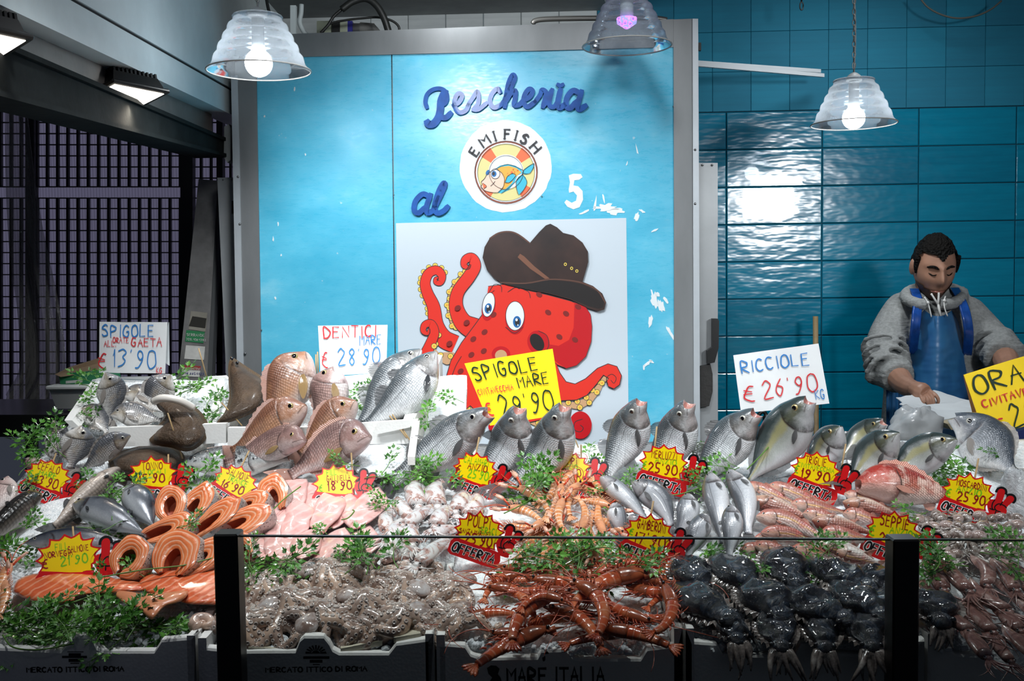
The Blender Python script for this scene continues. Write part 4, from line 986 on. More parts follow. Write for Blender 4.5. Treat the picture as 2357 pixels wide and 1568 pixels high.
# ---- boxes of the back left tier
U1 = thing('foam_box', 'white foam box of sea bream tilted up at the back left', 'foam box', P(330, 985, 2.68) - UP * .1, 'tilted white foam boxes at the back left')
foam_board(U1, [pp(148, 968, 2.66), pp(213, 874, 2.98), pp(228, 872, 3.0), pp(228, 900, 2.99), pp(166, 985, 2.66)], (.02, .0, 0), 'side_panel')
foam_board(U1, [pp(211, 884, 2.99), pp(222, 872, 2.99), pp(365, 878, 2.99), pp(372, 866, 2.99), pp(394, 864, 2.99), pp(403, 879, 2.99), pp(468, 880, 2.99), pp(478, 868, 2.99), pp(516, 866, 2.99), pp(526, 876, 2.99), pp(526, 940, 2.96), pp(206, 950, 2.96)], (0, .025, 0))
foam_board(U1, [pp(250, 985, 2.655), pp(520, 975, 2.655), pp(520, 1020, 2.655), pp(250, 1030, 2.655)], (0, .022, 0), 'front_panel')
foam_board(U1, [pp(508, 880, 2.98), pp(524, 880, 2.98), pp(494, 985, 2.68), pp(470, 985, 2.68)], (.0, .01, -.03), 'side_panel')
U2 = thing('foam_box', 'white foam box of snapper and bass tilted up beside the sea bream box', 'foam box', P(760, 975, 2.68) - UP * .1, 'tilted white foam boxes at the back left')
foam_board(U2, [pp(530, 876, 3.0), pp(745, 872, 3.0), pp(850, 862, 3.0), pp(860, 850, 3.0), pp(900, 846, 3.0), pp(910, 858, 3.0), pp(1000, 850, 3.0), pp(1010, 940, 2.98), pp(540, 950, 2.98)], (0, .025, 0))
foam_board(U2, [pp(1002, 815, 3.0), pp(1018, 818, 3.0), pp(1023, 985, 3.0), pp(968, 1040, 2.70), pp(952, 970, 2.66), pp(944, 966, 2.66)], (-.018, 0, 0), 'side_panel')
foam_board(U2, [pp(524, 985, 2.655), pp(700, 984, 2.655), pp(955, 966, 2.655), pp(966, 1022, 2.655), pp(524, 1026, 2.655)], (0, .022, 0), 'front_panel')
U3 = thing('foam_box', 'low white foam box of bare ice behind the large sea bass tail', 'foam box', P(905, 1060, 2.6) - UP * .1, 'tilted white foam boxes at the back left')
foam_board(U3, [pp(868, 972, 2.64), pp(962, 966, 2.64), pp(962, 980, 2.64), pp(868, 1000, 2.64)], (0, .02, 0))
a_, b_ = pp(950, 969, 2.64), pp(938, 1052, 2.50); foam_board(U3, [a_, b_, b_ - UP * .02, a_ - UP * .06], (.018, 0, 0), 'side_panel')
mb = MB(); q_ = [(824, 1012), (862, 1000), (905, 990), (944, 988), (938, 1030), (928, 1082), (896, 1098), (850, 1100), (815, 1080)]; cxy = (885, 1045)
rs = [[S(cxy[0] + (x - cxy[0]) * k, cxy[1] + (y - cxy[1]) * k, l) for x, y in curve2(q_ + q_[:1], 4)[:-1]] for k, l in ((1, 0), (1, .035), (.96, .046), (.7, .05), (.35, .053), (.03, .053))]
mb.loft(rs, cap1=True); ice(mb, 'smooth white block of bare ice by the tail of the leaning sea bass')
ice(ice_grid(-1.20, -.13, 2.66, 2.965, 90, 30, -.006, .006, 12, lambda Y: 1.16 + .62 * (Y - 2.60)), 'crushed ice in the tilted boxes at the back left')

# ---- glass screen at the front
m_post = simple('scratched_black_metal', (.006, .0055, .005), .35, .2, bump=.1, bscale=30, var=.5, vscale=12)
t = NT('clear_screen_glass'); 
tr = t.n('BsdfTransparent', Color=(.93, .945, .93, 1)); gl = t.n('BsdfGlossy', Color=(1, 1, 1, 1), Roughness=.02)
mx = t.n('MixShader', i0=t.math('MULTIPLY', t.n('Fresnel', IOR=1.35).outputs[0], .7), i1=tr, i2=gl); t.t.links.new(mx.outputs[0], t.out.inputs[0]); m_glass = t.m
m_edge = simple('grey_glass_edge', (.10, .105, .095), .25)
GS = 1.84
scr = thing('glass_screen', 'clear glass screen between two black posts along the front', 'screen', P(1300, 1660, GS))
for lab, x0, x1, y in (('left', 490, 546, 1231), ('right', 2057, 2118, 1243)):
    mb = MB(); a, b = P(x0, y, GS - .02), P(x1, y, GS - .02); mb.box((a.x, GS - .02, .6), (b.x, GS + .025, a.z), bev=.003); obj('post', mb, m_post, scr, False)
for x0, x1 in ((546, 2057), (2118, 2600)):
    k = lambda x: 1235 + (x - 546) * .0055
    mb = MB(); mb.prism([P(x0, k(x0), GS), P(x1, k(x1), GS), P(x1, 1700, GS), P(x0, 1700, GS)], V((0, .006, 0))); obj('pane', mb, m_glass, scr, False)
    mb = MB(); mb.prism([P(x0, k(x0) - 2.2, GS), P(x1, k(x1) - 2.2, GS), P(x1, k(x1) + 1.6, GS), P(x0, k(x0) + 1.6, GS)], V((0, .008, 0))); obj('pane_edge', mb, m_edge, scr, False)
# ================================================================ fish
# profile rows: t (0 snout .. 1 tail root), dorsal half height, ventral half height, half width; in body lengths of height scale 1
PROFS = {
 'bass': [(0, .10, .10, .14), (.05, .34, .26, .30), (.12, .58, .44, .48), (.2, .80, .66, .60), (.3, .97, .88, .68), (.42, 1.0, 1.0, .70), (.6, .84, .84, .56), (.78, .52, .52, .34), (.92, .33, .33, .16), (1, .34, .34, .10)],
 'bream': [(0, .06, .10, .10), (.05, .34, .24, .20), (.12, .66, .45, .32), (.22, .94, .74, .40), (.35, 1.05, .95, .44), (.5, .98, .96, .40), (.68, .66, .68, .28), (.82, .34, .36, .15), (.92, .2, .2, .08), (1, .22, .22, .05)],
 'snapper': [(0, .06, .18, .16), (.04, .36, .36, .28), (.1, .74, .52, .40), (.18, .98, .68, .48), (.3, 1.08, .86, .54), (.45, 1.0, .92, .50), (.62, .74, .72, .38), (.8, .40, .42, .20), (.92, .24, .24, .10), (1, .26, .26, .06)],
 'jack': [(0, .06, .10, .12), (.05, .34, .28, .28), (.12, .60, .52, .46), (.22, .86, .80, .60), (.36, 1.0, 1.0, .66), (.5, .96, .98, .60), (.68, .64, .66, .42), (.84, .30, .32, .22), (.95, .13, .13, .12), (1, .13, .13, .08)],
 'mullet': [(0, .3, .3, .5), (.04, .56, .46, .74), (.12, .80, .70, .88), (.25, .96, .92, .92), (.42, 1.0, 1.0, .90), (.62, .9, .9, .74), (.8, .62, .62, .46), (.93, .42, .42, .2), (1, .44, .44, .14)],
 'tuna': [(0, .05, .06, .06), (.06, .36, .34, .34), (.15, .68, .66, .62), (.28, .94, .92, .84), (.42, 1.0, 1.0, .88), (.58, .86, .88, .74), (.74, .54, .56, .46), (.88, .22, .22, .22), (.96, .08, .08, .14), (1, .08, .08, .08)],
 'hake': [(0, .12, .12, .2), (.05, .42, .36, .50), (.12, .68, .58, .72), (.22, .90, .86, .80), (.36, 1.0, 1.0, .84), (.55, .88, .90, .70), (.75, .58, .60, .44), (.9, .34, .34, .2), (1, .32, .32, .10)],
 'goatfish': [(0, .10, .22, .26), (.04, .44, .40, .46), (.1, .78, .58, .64), (.2, .98, .84, .74), (.35, 1.0, .98, .76), (.55, .82, .84, .6), (.75, .52, .56, .38), (.92, .3, .3, .16), (1, .3, .3, .1)],
 'scorpion': [(0, .20, .26, .3), (.06, .52, .46, .56), (.14, .84, .66, .76), (.26, 1.04, .86, .84), (.4, 1.06, .94, .78), (.56, .86, .80, .58), (.74, .52, .52, .36), (.9, .3, .3, .16), (1, .3, .3, .1)],
 'salmonhead': [(0, .10, .12, .14), (.1, .3, .28, .3), (.25, .5, .44, .44), (.45, .72, .62, .56), (.7, .92, .9, .64), (1, 1.04, 1.06, .68)],
}
def fish_mat(name, belly, flank, back, head, scale=230, sbump=.5, sdark=.6, spots=None, stripe=None, headmix=.85, blot=None, metal=.0, rough=.26, lateral=0.0, headcol2=None, gshade=.75):
    t = NT(name); uv = t.uv(); sx = t.n('SeparateXYZ', i0=uv); u, v = sx.outputs[0], sx.outputs[1]
    o = t.obj(); ms = t.n('CombineXYZ', X=t.attr('sl').outputs[2], Y=t.attr('sa').outputs[2])
    wob = t.noise(o, 30, 3, .6)
    vv = t.math('ADD', v, t.math('MULTIPLY', t.math('SUBTRACT', wob, .5), .18))
    col = t.ramp(vv, [(.16, belly), (.42, flank), (.62, tuple(f * .6 + b * .4 for f, b in zip(flank, back))), (.80, back)])
    # overlapping scales
    st = t.n('TexVoronoi', Vector=t.scale(ms, (.8, 1, 1)), Scale=scale, Randomness=.22)
    edge = t.ramp(st.outputs[0], [(.28, (0, 0, 0)), (.62, (1, 1, 1))])
    cr_ = t.n('SeparateXYZ', i0=st.outputs[1]).outputs[0]
    gill = t.attr('gill').outputs[2]
    bodymask = t.mapr(gill, -.005, .02)
    sc_ = t.math('MULTIPLY', t.math('MULTIPLY', edge, bodymask), sdark)
    upper = t.mapr(v, .12, .5)
    col = t.mix(t.math('MULTIPLY', sc_, upper), col, tuple(c * .22 for c in back) + (1,))
    col = t.mix(t.math('MULTIPLY', bodymask, .8 if sdark > .12 else .3), col, t.ramp(cr_, [(0, (.66,) * 3), (1, (1.0,) * 3)]), 'MULTIPLY')
    if lateral:
        ln = t.ramp(t.math('ABSOLUTE', t.math('SUBTRACT', t.math('SUBTRACT', v, .60), t.math('MULTIPLY', t.math('SUBTRACT', u, .5), -.10))), [(0, (1, 1, 1)), (.022, (0, 0, 0))])
        col = t.mix(t.math('MULTIPLY', t.math('MULTIPLY', ln, bodymask), lateral), col, tuple(c * .12 for c in back) + (1,))
    if stripe:
        cst, cen, wid, amt = stripe
        ln = t.ramp(t.math('ABSOLUTE', t.math('SUBTRACT', vv, cen)), [(wid * .4, (1, 1, 1)), (wid, (0, 0, 0))])
        col = t.mix(t.math('MULTIPLY', ln, amt), col, (*cst, 1))
    if blot:
        bc, bs, lo, hi, amt = blot
        col = t.mix(t.math('MULTIPLY', t.ramp(t.noise(o, bs, 4, .6), [(lo, (0, 0, 0)), (hi, (1, 1, 1))]), amt), col, (*bc, 1))
    hn = t.noise(o, 55, 4, .65)
    hc = t.ramp(t.math('ADD', t.math('MULTIPLY', v, .75), t.math('MULTIPLY', hn, .5)), [(.25, belly if not headcol2 else headcol2), (.5, tuple(.35 * a + .65 * b for a, b in zip(belly, head))), (.66, head), (.85, back)])
    ml = t.math('MULTIPLY', t.ramp(t.math('ABSOLUTE', t.math('SUBTRACT', v, t.math('SUBTRACT', .44, t.math('MULTIPLY', u, 1.2)))), [(.01, (1, 1, 1)), (.05, (0, 0, 0))]), t.ramp(u, [(.10, (1, 1, 1)), (.115, (0, 0, 0))]))
    hc = t.mix(t.math('MULTIPLY', ml, .8), hc, (.05, .025, .025, 1))
    col = t.mix(t.math('MULTIPLY', t.math('SUBTRACT', 1.0, t.mapr(gill, -.012, .006)), headmix), col, hc)
    gs_ = t.math('MULTIPLY', t.ramp(t.mapr(gill, -.10, 0.0), [(0, (0, 0, 0)), (.75, (1, 1, 1)), (.99, (1, 1, 1)), (1, (0, 0, 0))]), t.ramp(t.noise(o, 45, 4, .7), [(.38, (0, 0, 0)), (.58, (1, 1, 1))]))
    col = t.mix(t.math('MULTIPLY', gs_, gshade), col, tuple(c * .3 for c in head) + (1,))
    gl_ = t.ramp(t.math('ABSOLUTE', gill), [(0, (1, 1, 1)), (.019, (0, 0, 0))])
    gm = t.ramp(v, [(.1, (.3,) * 3), (.35, (1,) * 3), (.68, (1,) * 3), (.8, (0,) * 3)])
    col = t.mix(t.math('MULTIPLY', t.math('MULTIPLY', gl_, gm), .92), col, (.03, .018, .018, 1))
    if spots:
        sp = t.n('TexVoronoi', Vector=ms, Scale=spots[0], Randomness=.9)
        col = t.mix(t.math('MULTIPLY', t.ramp(sp.outputs[0], [(spots[1], (1, 1, 1)), (spots[1] + .06, (0, 0, 0))]), t.mapr(v, spots[2], spots[2] + .12)), col, (.008, .008, .01, 1))
    hgt = t.math('ADD', t.math('MULTIPLY', t.math('MULTIPLY', st.outputs[0], bodymask), -1.0), t.math('MULTIPLY', hn, t.math('MULTIPLY', t.math('SUBTRACT', 1.0, bodymask), 1.6)))
    t.p(Base_Color=col, Roughness=rough, Coat_Weight=.35, Coat_Roughness=.12, Specular_IOR_Level=.55, Metallic=metal, Normal=t.bump(t.noise(t.scale(ms, (1, 2.2, 1)), 260, 3, .7), .22, .002, t.bump(hgt, sbump, .003)))
    return t.m
FM = {
 'bass': fish_mat('skin_bass', (.82, .83, .84), (.70, .73, .75), (.075, .09, .10), (.13, .115, .10), lateral=.5, sdark=.40, blot=((.60, .42, .38), 14, .62, .8, .3), headcol2=(.36, .28, .26)),
 'bream': fish_mat('skin_bream', (.76, .74, .71), (.56, .54, .52), (.12, .125, .14), (.26, .21, .14), scale=240, blot=((.48, .36, .22), 16, .58, .75, .5), sdark=.6),
 'bigbream': fish_mat('skin_big_bream', (.74, .72, .71), (.46, .48, .51), (.06, .075, .095), (.11, .12, .14), scale=200, sdark=.5, blot=((.60, .46, .40), 10, .6, .8, .35)),
 'snapper': fish_mat('skin_snapper', (.70, .64, .61), (.52, .30, .21), (.24, .105, .065), (.34, .155, .08), scale=190, sdark=.42, blot=((.60, .28, .10), 9, .5, .75, .45), headcol2=(.66, .50, .46)),
 'snapper2': fish_mat('skin_snapper_pink', (.72, .64, .62), (.52, .34, .30), (.22, .13, .12), (.27, .16, .14), scale=190, sdark=.5, blot=((.58, .30, .20), 9, .55, .8, .35), headcol2=(.66, .50, .50)),
 'jack': fish_mat('skin_jack', (.64, .66, .67), (.36, .38, .34), (.035, .05, .05), (.05, .055, .04), scale=420, sdark=.10, sbump=.1, stripe=((.34, .30, .08), .60, .13, .55), headcol2=(.46, .45, .46), rough=.2),
 'mullet': fish_mat('skin_mullet', (.50, .42, .36), (.24, .195, .165), (.028, .026, .022), (.032, .028, .022), scale=140, sdark=.6, stripe=((.14, .11, .10), .52, .05, .5), rough=.2),
 'tuna': fish_mat('skin_tuna', (.44, .46, .48), (.17, .185, .21), (.025, .03, .042), (.04, .045, .058), scale=500, sdark=.05, sbump=.06, headmix=.3, blot=((.42, .43, .46), 12, .5, .8, .4), rough=.18, metal=.15),
 'hake': fish_mat('skin_hake', (.66, .67, .69), (.45, .47, .50), (.11, .12, .135), (.17, .16, .16), scale=380, sdark=.12, sbump=.12, lateral=.7, blot=((.34, .36, .38), 26, .55, .72, .35), headcol2=(.44, .38, .38), rough=.2),
 'goatfish': fish_mat('skin_goatfish', (.84, .76, .71), (.76, .50, .43), (.48, .16, .12), (.72, .42, .32), scale=230, sdark=.2, stripe=((.80, .46, .14), .56, .07, .7), blot=((.70, .12, .12), 22, .58, .72, .7), headcol2=(.84, .68, .58)),
 'goatfish2': fish_mat('skin_goatfish_dark', (.70, .52, .42), (.48, .22, .16), (.24, .07, .055), (.38, .16, .09), scale=230, sdark=.35, blot=((.50, .12, .10), 20, .55, .72, .6), headcol2=(.60, .38, .26)),
 'scorpion': fish_mat('skin_scorpion', (.78, .60, .53), (.62, .20, .14), (.38, .035, .025), (.50, .05, .03), scale=210, sdark=.4, sbump=1.0, blot=((.80, .58, .48), 26, .50, .62, .8), headcol2=(.62, .20, .13), headmix=.35),
 'salmonhead': fish_mat('skin_salmon', (.74, .74, .70), (.46, .48, .48), (.035, .042, .046), (.08, .09, .09), scale=300, sdark=.06, spots=(75, .34, .34), headmix=.5),
 'pale': fish_mat('skin_pale_fish', (.80, .70, .66), (.66, .50, .46), (.46, .30, .28), (.62, .44, .40), scale=240, sdark=.15),
}
t = NT('fish_mouth'); t.p(Base_Color=t.ramp(t.noise(t.obj(), 60, 3), [(.3, (.32, .10, .09)), (.7, (.62, .36, .30))])); t.wet(.3); m_mouth = t.m
m_pupil = simple('fish_pupil', (.004, .004, .006), .06, coat=1)
m_iris = simple('fish_iris_silver', (.55, .53, .46), .2, .3, coat=1); m_irisg = simple('fish_iris_gold', (.42, .32, .13), .2, .3, coat=1)
def fin_mat(name, c1, c2, alpha=.93):
    t = NT(name); sx = t.n('SeparateXYZ', i0=t.uv())
    w = t.n('TexWave', {'bands_direction': 'Y'}, Vector=t.n('CombineXYZ', X=0.0, Y=sx.outputs[1]), Scale=5.5).outputs[1]
    t.p(Base_Color=t.mix(w, (*c1, 1), (*c2, 1)), Roughness=.35, Alpha=alpha, Coat_Weight=.3, Normal=t.bump(w, .5, .002)); return t.m
FN = {'grey': fin_mat('fin_grey', (.05, .05, .052), (.15, .15, .15), .8), 'pale': fin_mat('fin_pale', (.24, .21, .19), (.45, .41, .37), .88), 'pink': fin_mat('fin_pink', (.36, .16, .12), (.58, .34, .26), .9), 'dark': fin_mat('fin_dark', (.012, .014, .018), (.06, .065, .07)), 'red': fin_mat('fin_red', (.50, .10, .07), (.74, .46, .34), .92), 'gold': fin_mat('fin_gold', (.22, .13, .05), (.46, .30, .12), .9)}
FINS = {  # dorsal (t0,t1,height), anal, caudal (length, spread, fork), pectoral length; in max half heights
 'bass': dict(d=[(.32, .52, .42), (.58, .80, .40)], a=[(.64, .78, .36)], c=(1.15, 1.05, .35), p=(.26, .36, .85)),
 'bream': dict(d=[(.30, .82, .22)], a=[(.62, .84, .2)], c=(.72, .72, .45), p=(.28, .40, 1.0)),
 'snapper': dict(d=[(.26, .82, .24)], a=[(.62, .82, .22)], c=(.85, .75, .45), p=(.27, .38, 1.05)),
 'jack': dict(d=[(.48, .92, .28)], a=[(.60, .92, .24)], c=(1.2, 1.1, .75), p=(.25, .40, .6)),
 'mullet': dict(d=[(.42, .50, .5), (.70, .80, .45)], a=[(.68, .80, .4)], c=(1.3, 1.0, .4), p=(.2, .5, .7)),
 'tuna': dict(d=[(.30, .44, .3), (.58, .66, .35)], a=[(.62, .70, .3)], c=(.7, .9, .7), p=(.27, .42, .5)),
 'hake': dict(d=[(.30, .40, .35), (.44, .92, .25)], a=[(.5, .92, .25)], c=(.8, .7, .1), p=(.25, .42, .95)),
 'goatfish': dict(d=[(.3, .44, .3), (.6, .74, .3)], a=[(.62, .74, .3)], c=(1.0, .8, .5), p=(.25, .36, .6)),
 'scorpion': dict(d=[(.24, .80, .36)], a=[(.64, .76, .35)], c=(.9, .8, 0), p=(.28, .34, .9)),
 'salmonhead': dict(d=[], a=[], c=None, p=None),
}
def fish(kind, label, pts, Hm, side=1, mat=None, fin='grey', roll=0.0, mouth=0.0, group=None, iris=0, cat='fish', facing=None, name='fish', flatn=None, eye_r=.12, fins=True, cut=False, wscale=1.0, eye_t=None):
    """pts: spine points, snout first. Hm: biggest body height in metres. side: +1 when the back lies to the left of the way from tail to snout as seen by the camera."""
    prof = PROFS[kind]; h = Hm / 2 / 1.0
    C = cr([V(p) for p in pts], 12); cum = [0]
    for a, b in zip(C, C[1:]): cum.append(cum[-1] + (b - a).length)
    L = cum[-1]
    def at(t):
        d = t * L
        for i in range(len(C) - 1):
            if d <= cum[i + 1] + 1e-9:
                return C[i].lerp(C[i + 1], (d - cum[i]) / max(1e-9, cum[i + 1] - cum[i]))
        return C[-1]
    def fr(t):
        T = (at(min(1, t + .04)) - at(max(0, t - .04))).normalized()   # towards the tail
        p = at(t); n_ = flatn if flatn is not None else ((CAM - p).normalized() * .85 + N0 * .22)
        n_ = (n_ - T * n_.dot(T)).normalized()
        D = T.cross(n_) * side                                        # back
        q = Quaternion(T, roll); return p, T, q @ D, q @ (n_)
    rootp = at(.55); p_, T_, D_, Nn = fr(.5)
    r = thing(name, label, cat, rootp - Nn * (h * interp(prof, .45)[2] * .9), group)
    ts = [0, .008, .02, .035, .055, .08, .11, .14, .17, .2, .23, .26] + [.26 + .74 * i / 22 for i in range(1, 23)]
    if kind == 'salmonhead': ts = [i / 24 for i in range(25)]
    SEG = 28; mb = MB(); sl, sa, gl = [], [], []
    rings, uvs = [], []
    gt = {'salmonhead': .72, 'hake': .235, 'scorpion': .33, 'bream': .27, 'snapper': .28, 'tuna': .24, 'mullet': .22}.get(kind, .255)
    def section(t, extra=0.0):
        hd, hv, w = interp(prof, t); hd, hv, w = hd * h, hv * h, w * h * wscale; return hd, hv, w
    def tg(v): return gt + .035 - .30 * (v - .40) ** 2 * (1.0 if kind != 'salmonhead' else 2)
    for t_ in ts:
        hd, hv, w = section(t_); ring, uvr = [], []
        for k in range(SEG):
            a = 2 * PI * k / SEG; c, s_ = math.cos(a), math.sin(a)
            v = .5 + .5 * c
            tt = t_
            if mouth and t_ < .1:                                    # gaping jaws: corners of the mouth sit back
                back = mouth * (1 - t_ / .1) ** 1.2
                tt = t_ + back * .065 * abs(s_) ** 1.5
            p, T, D, Nn = fr(min(1, tt))
            hd2, hv2, w2 = hd, hv, w
            if mouth and t_ < .12:
                k2 = (1 - t_ / .12); hd2 = hd + h * mouth * .14 * k2; hv2 = hv + h * mouth * .34 * k2; w2 = w + h * mouth * .26 * k2
            g = tt - tg(v)
            wide = 1.0
            if -.10 < g < .0: wide = 1.0 + .075 * (1 + g / .10) * math.sin(a) ** 2
            pos = p + D * (hd2 * c if c > 0 else hv2 * c) + Nn * (w2 * wide * math.copysign(abs(s_) ** .85, s_))
            ring.append(pos); uvr.append((tt, v)); 
            sl.append(tt * L); sa.append((a if a < PI else 2 * PI - a) / PI * (hd + hv) * 1.25); gl.append(g)
        rings.append(ring); uvs.append(uvr)
    mb.cur = 0
    mb.loft(rings, uvs, cap0=not mouth, cap1=not cut)
    mats = [mat or FM[kind], m_mouth]
    mb.at = {'sl': sl, 'sa': sa, 'gill': gl}
    obj('body', mb, mats, r)
    if mouth:
        mb = MB(); base = rings[0]; c0 = sum(base, V((0, 0, 0))) / len(base); p, T, D, Nn = fr(.02)
        rr_ = [[q for q in base]]
        for k, (f, dpt) in enumerate(((.86, .01), (.7, .04), (.45, .07), (.12, .09))):
            rr_.append([c0 + (q - c0) * f + T * dpt * L for q in base])
        mb.loft(rr_, cap1=True); obj('mouth', mb, m_mouth, r)
    if cut:
        mb = MB(); rg = rings[-1]; c0 = sum(rg, V((0, 0, 0))) / SEG; T = fr(1)[1]
        mb.loft([rg, [c0 + (q - c0) * .85 + T * .003 for q in rg], [c0 + (q - c0) * .3 + T * .002 for q in rg]], cap1=True); obj('cut_face', mb, simple('cut_head_rim', (.30, .24, .23), .3, coat=.6, var=.5, vscale=60), r)
    # eyes
    te = eye_t or {'bass': .12, 'bream': .13, 'snapper': .13, 'jack': .125, 'mullet': .09, 'tuna': .10, 'hake': .10, 'goatfish': .10, 'scorpion': .15, 'salmonhead': .34}[kind]
    er = eye_r * h * 1.15
    for sg in (1, -1):
        p, T, D, Nn = fr(te); hd, hv, w = section(te)
        c0 = p + D * hd * .34 + Nn * sg * (w * (.90 if kind != 'scorpion' else .84)); ax = (Nn * sg + D * .25).normalized(); x = T; y = ax.cross(x).normalized(); x = y.cross(ax)
        mb = MB(); rg = []
        for q, z in ((1.15, -.25), (1.0, .12), (.86, .26), (.68, .33)): rg.append([c0 + (x * math.cos(2 * PI * k / 14) * q + y * math.sin(2 * PI * k / 14) * q + ax * z) * er for k in range(14)])
        mb.loft(rg); mb.cur = 1
        mb.loft([rg[-1], [c0 + (x * math.cos(2 * PI * k / 14) * .3 + y * math.sin(2 * PI * k / 14) * .3 + ax * .40) * er for k in range(14)], [c0 + ax * er * .42 + x * math.cos(2 * PI * k / 14) * .0005 * er + y * math.sin(2 * PI * k / 14) * .0005 * er for k in range(14)]])
        obj('eye', mb, [m_irisg if iris else m_iris, m_pupil], r)
    if not fins: return r
    fd = FINS[kind]; FMt = FN[fin]
    def strip_fin(nm, t0, t1, hh, dorsal):
        mb = MB(); n = 14; rows = [[], [], []]; 
        for i in range(n + 1):
            t_ = t0 + (t1 - t0) * i / n; p, T, D, Nn = fr(t_); hd, hv, w = section(t_); s_ = 1 if dorsal else -1
            b = p + D * s_ * (hd if dorsal else hv) * .96
            prof_ = math.sin(PI * min(1, .15 + .85 * i / n)) ** .6 * hh * h * (1 if i % 2 else .86) * (1.15 - .5 * i / n)
            lean = T * prof_ * .7; wv = Nn * (.0012 if i % 2 else -.0012)
            for j in range(3): rows[j].append(b + (D * s_ * prof_ + lean) * (j / 2) + wv * j)
        mb.loft(rows, [[(j / 2, i / n * 2.2) for i in range(n + 1)] for j in range(3)], closed=False); obj(nm, mb, FMt, r)
    for a in fd['d']: strip_fin('dorsal_fin', a[0], a[1], a[2], True)
    for a in fd['a']: strip_fin('anal_fin', a[0], a[1], a[2], False)
    if fd['c']:
        ln, sp, fk = fd['c']; ln *= h * 1.25; sp *= h
        p, T, D, Nn = fr(1.0); hd, hv, w = section(1.0); mb = MB(); n = 16; rows = []
        for j in range(5):
            row = []
            for i in range(n + 1):
                s_ = -1 + 2 * i / n; q = j / 4
                reach = ln * (1 - fk * (1 - abs(s_)) ** 1.0) * (1 if i % 2 else .985)
                row.append(p - T * h * .12 + T * reach * q + D * s_ * (hd * (1 - q) + sp * q ** .8) + Nn * (.0015 * (1 if i % 2 else -1) * q + .25 * h * q * q * math.sin(s_ * 2)))
            rows.append(row)
        mb.loft(rows, [[(j / 4, i / n * 2) for i in range(n + 1)] for j in range(5)], closed=False); obj('tail_fin', mb, FMt, r)
    if fd['p']:
        tp, vp, pl = fd['p']; pl *= h
        for sg in (1, -1):
            p, T, D, Nn = fr(tp + .03); hd, hv, w = section(tp + .03); mb = MB(); n = 10
            c0 = p - D * hv * (.34 if kind != 'bream' else .3) + Nn * sg * w * .97; rows = []
            dr = (T * .92 - D * .38 + Nn * sg * .10).normalized(); lat = (D * .92 + T * .38).normalized()
            for j in range(5):
                q = j / 4; rows.append([c0 + dr * pl * q * (1 - .25 * abs(-1 + 2 * i / n) ** 2) + lat * (-1 + 2 * i / n) * pl * (.05 + .13 * math.sin(PI * min(1, q * .8))) + Nn * sg * (.0012 * (1 if i % 2 else -1) * q + .03 * pl * math.sin(q * PI)) for i in range(n + 1)])
            mb.loft(rows, [[(j / 4, i / n * 1.4) for i in range(n + 1)] for j in range(5)], closed=False); obj('pectoral_fin', mb, FN['gold'] if kind == 'snapper' and fin == 'pink' and sg > 0 else FMt, r)
    return r
def px2m(px, Y): return px * Y / F

# ---- the upright row of sea bass
GB = 'sea bass standing with open mouths along the back rim'
def up(tail, head, dY=.10, bend=None, lift=.02):
    t_ = S(tail[0], tail[1], lift); hd = P(head[0], head[1], t_.y + dY)
    if bend: m = P(bend[0], bend[1], t_.y + dY * .75); return [P(head[0], head[1], t_.y + dY - .045), m, t_]
    return [hd, hd.lerp(t_, .5), t_]
fish('bass', 'large silver sea bass leaning diagonally with its tail over the squid', up((902, 1106), (1128, 946), .07, (1030, 1025), .03), px2m(104, 2.66), 1, mouth=.75, group=GB)
fish('bass', 'sea bass rising behind the squid price sign, mouth wide open', up((1092, 1112), (1193, 936), .07, (1172, 1030), .03), px2m(100, 2.68), 1, mouth=.8, group=GB, fin='grey')
fish('bass', 'sea bass standing with its tail left of the scampi, below the yellow card', up((1172, 1126), (1298, 930), .07, (1262, 1040), .03), px2m(100, 2.68), 1, mouth=.8, group=GB)
fish('bass', 'sea bass standing before the pale blue edge of the octopus poster', up((1392, 1098), (1474, 920), .07, (1446, 1005), .03), px2m(92, 2.7), 1, mouth=.7, group=GB)
fish('bass', 'sea bass with pink round mouth standing before the grey frame', up((1490, 1110), (1584, 924), .07, (1555, 1010), .03), px2m(92, 2.7), 1, mouth=.8, group=GB)
fish('bass', 'sea bass leaning right of the hake price sign under the white card', up((1600, 1112), (1742, 946), .07, (1680, 1020), .03), px2m(98, 2.7), 1, mouth=.75, group=GB)
# pair in the box
GP = 'pair of sea bass in the tilted box'
def tp(pts, lift=.03): return [TI(x, y, l if l is not None else lift) for x, y, *k in pts for l in [k[0] if k else None]]
fish('bass', 'rear sea bass of the pair leaning on the box end beside the octopus poster', tp([(968, 806, .13), (905, 885, .08), (830, 985, .02)]), px2m(100, 2.9), 1, group=GP)
fish('bass', 'front sea bass of the pair with its dark tail on the bare ice', tp([(1003, 812, .16), (945, 900, .11), (842, 985, .05)]), px2m(98, 2.88), 1, group=GP, fin='dark')
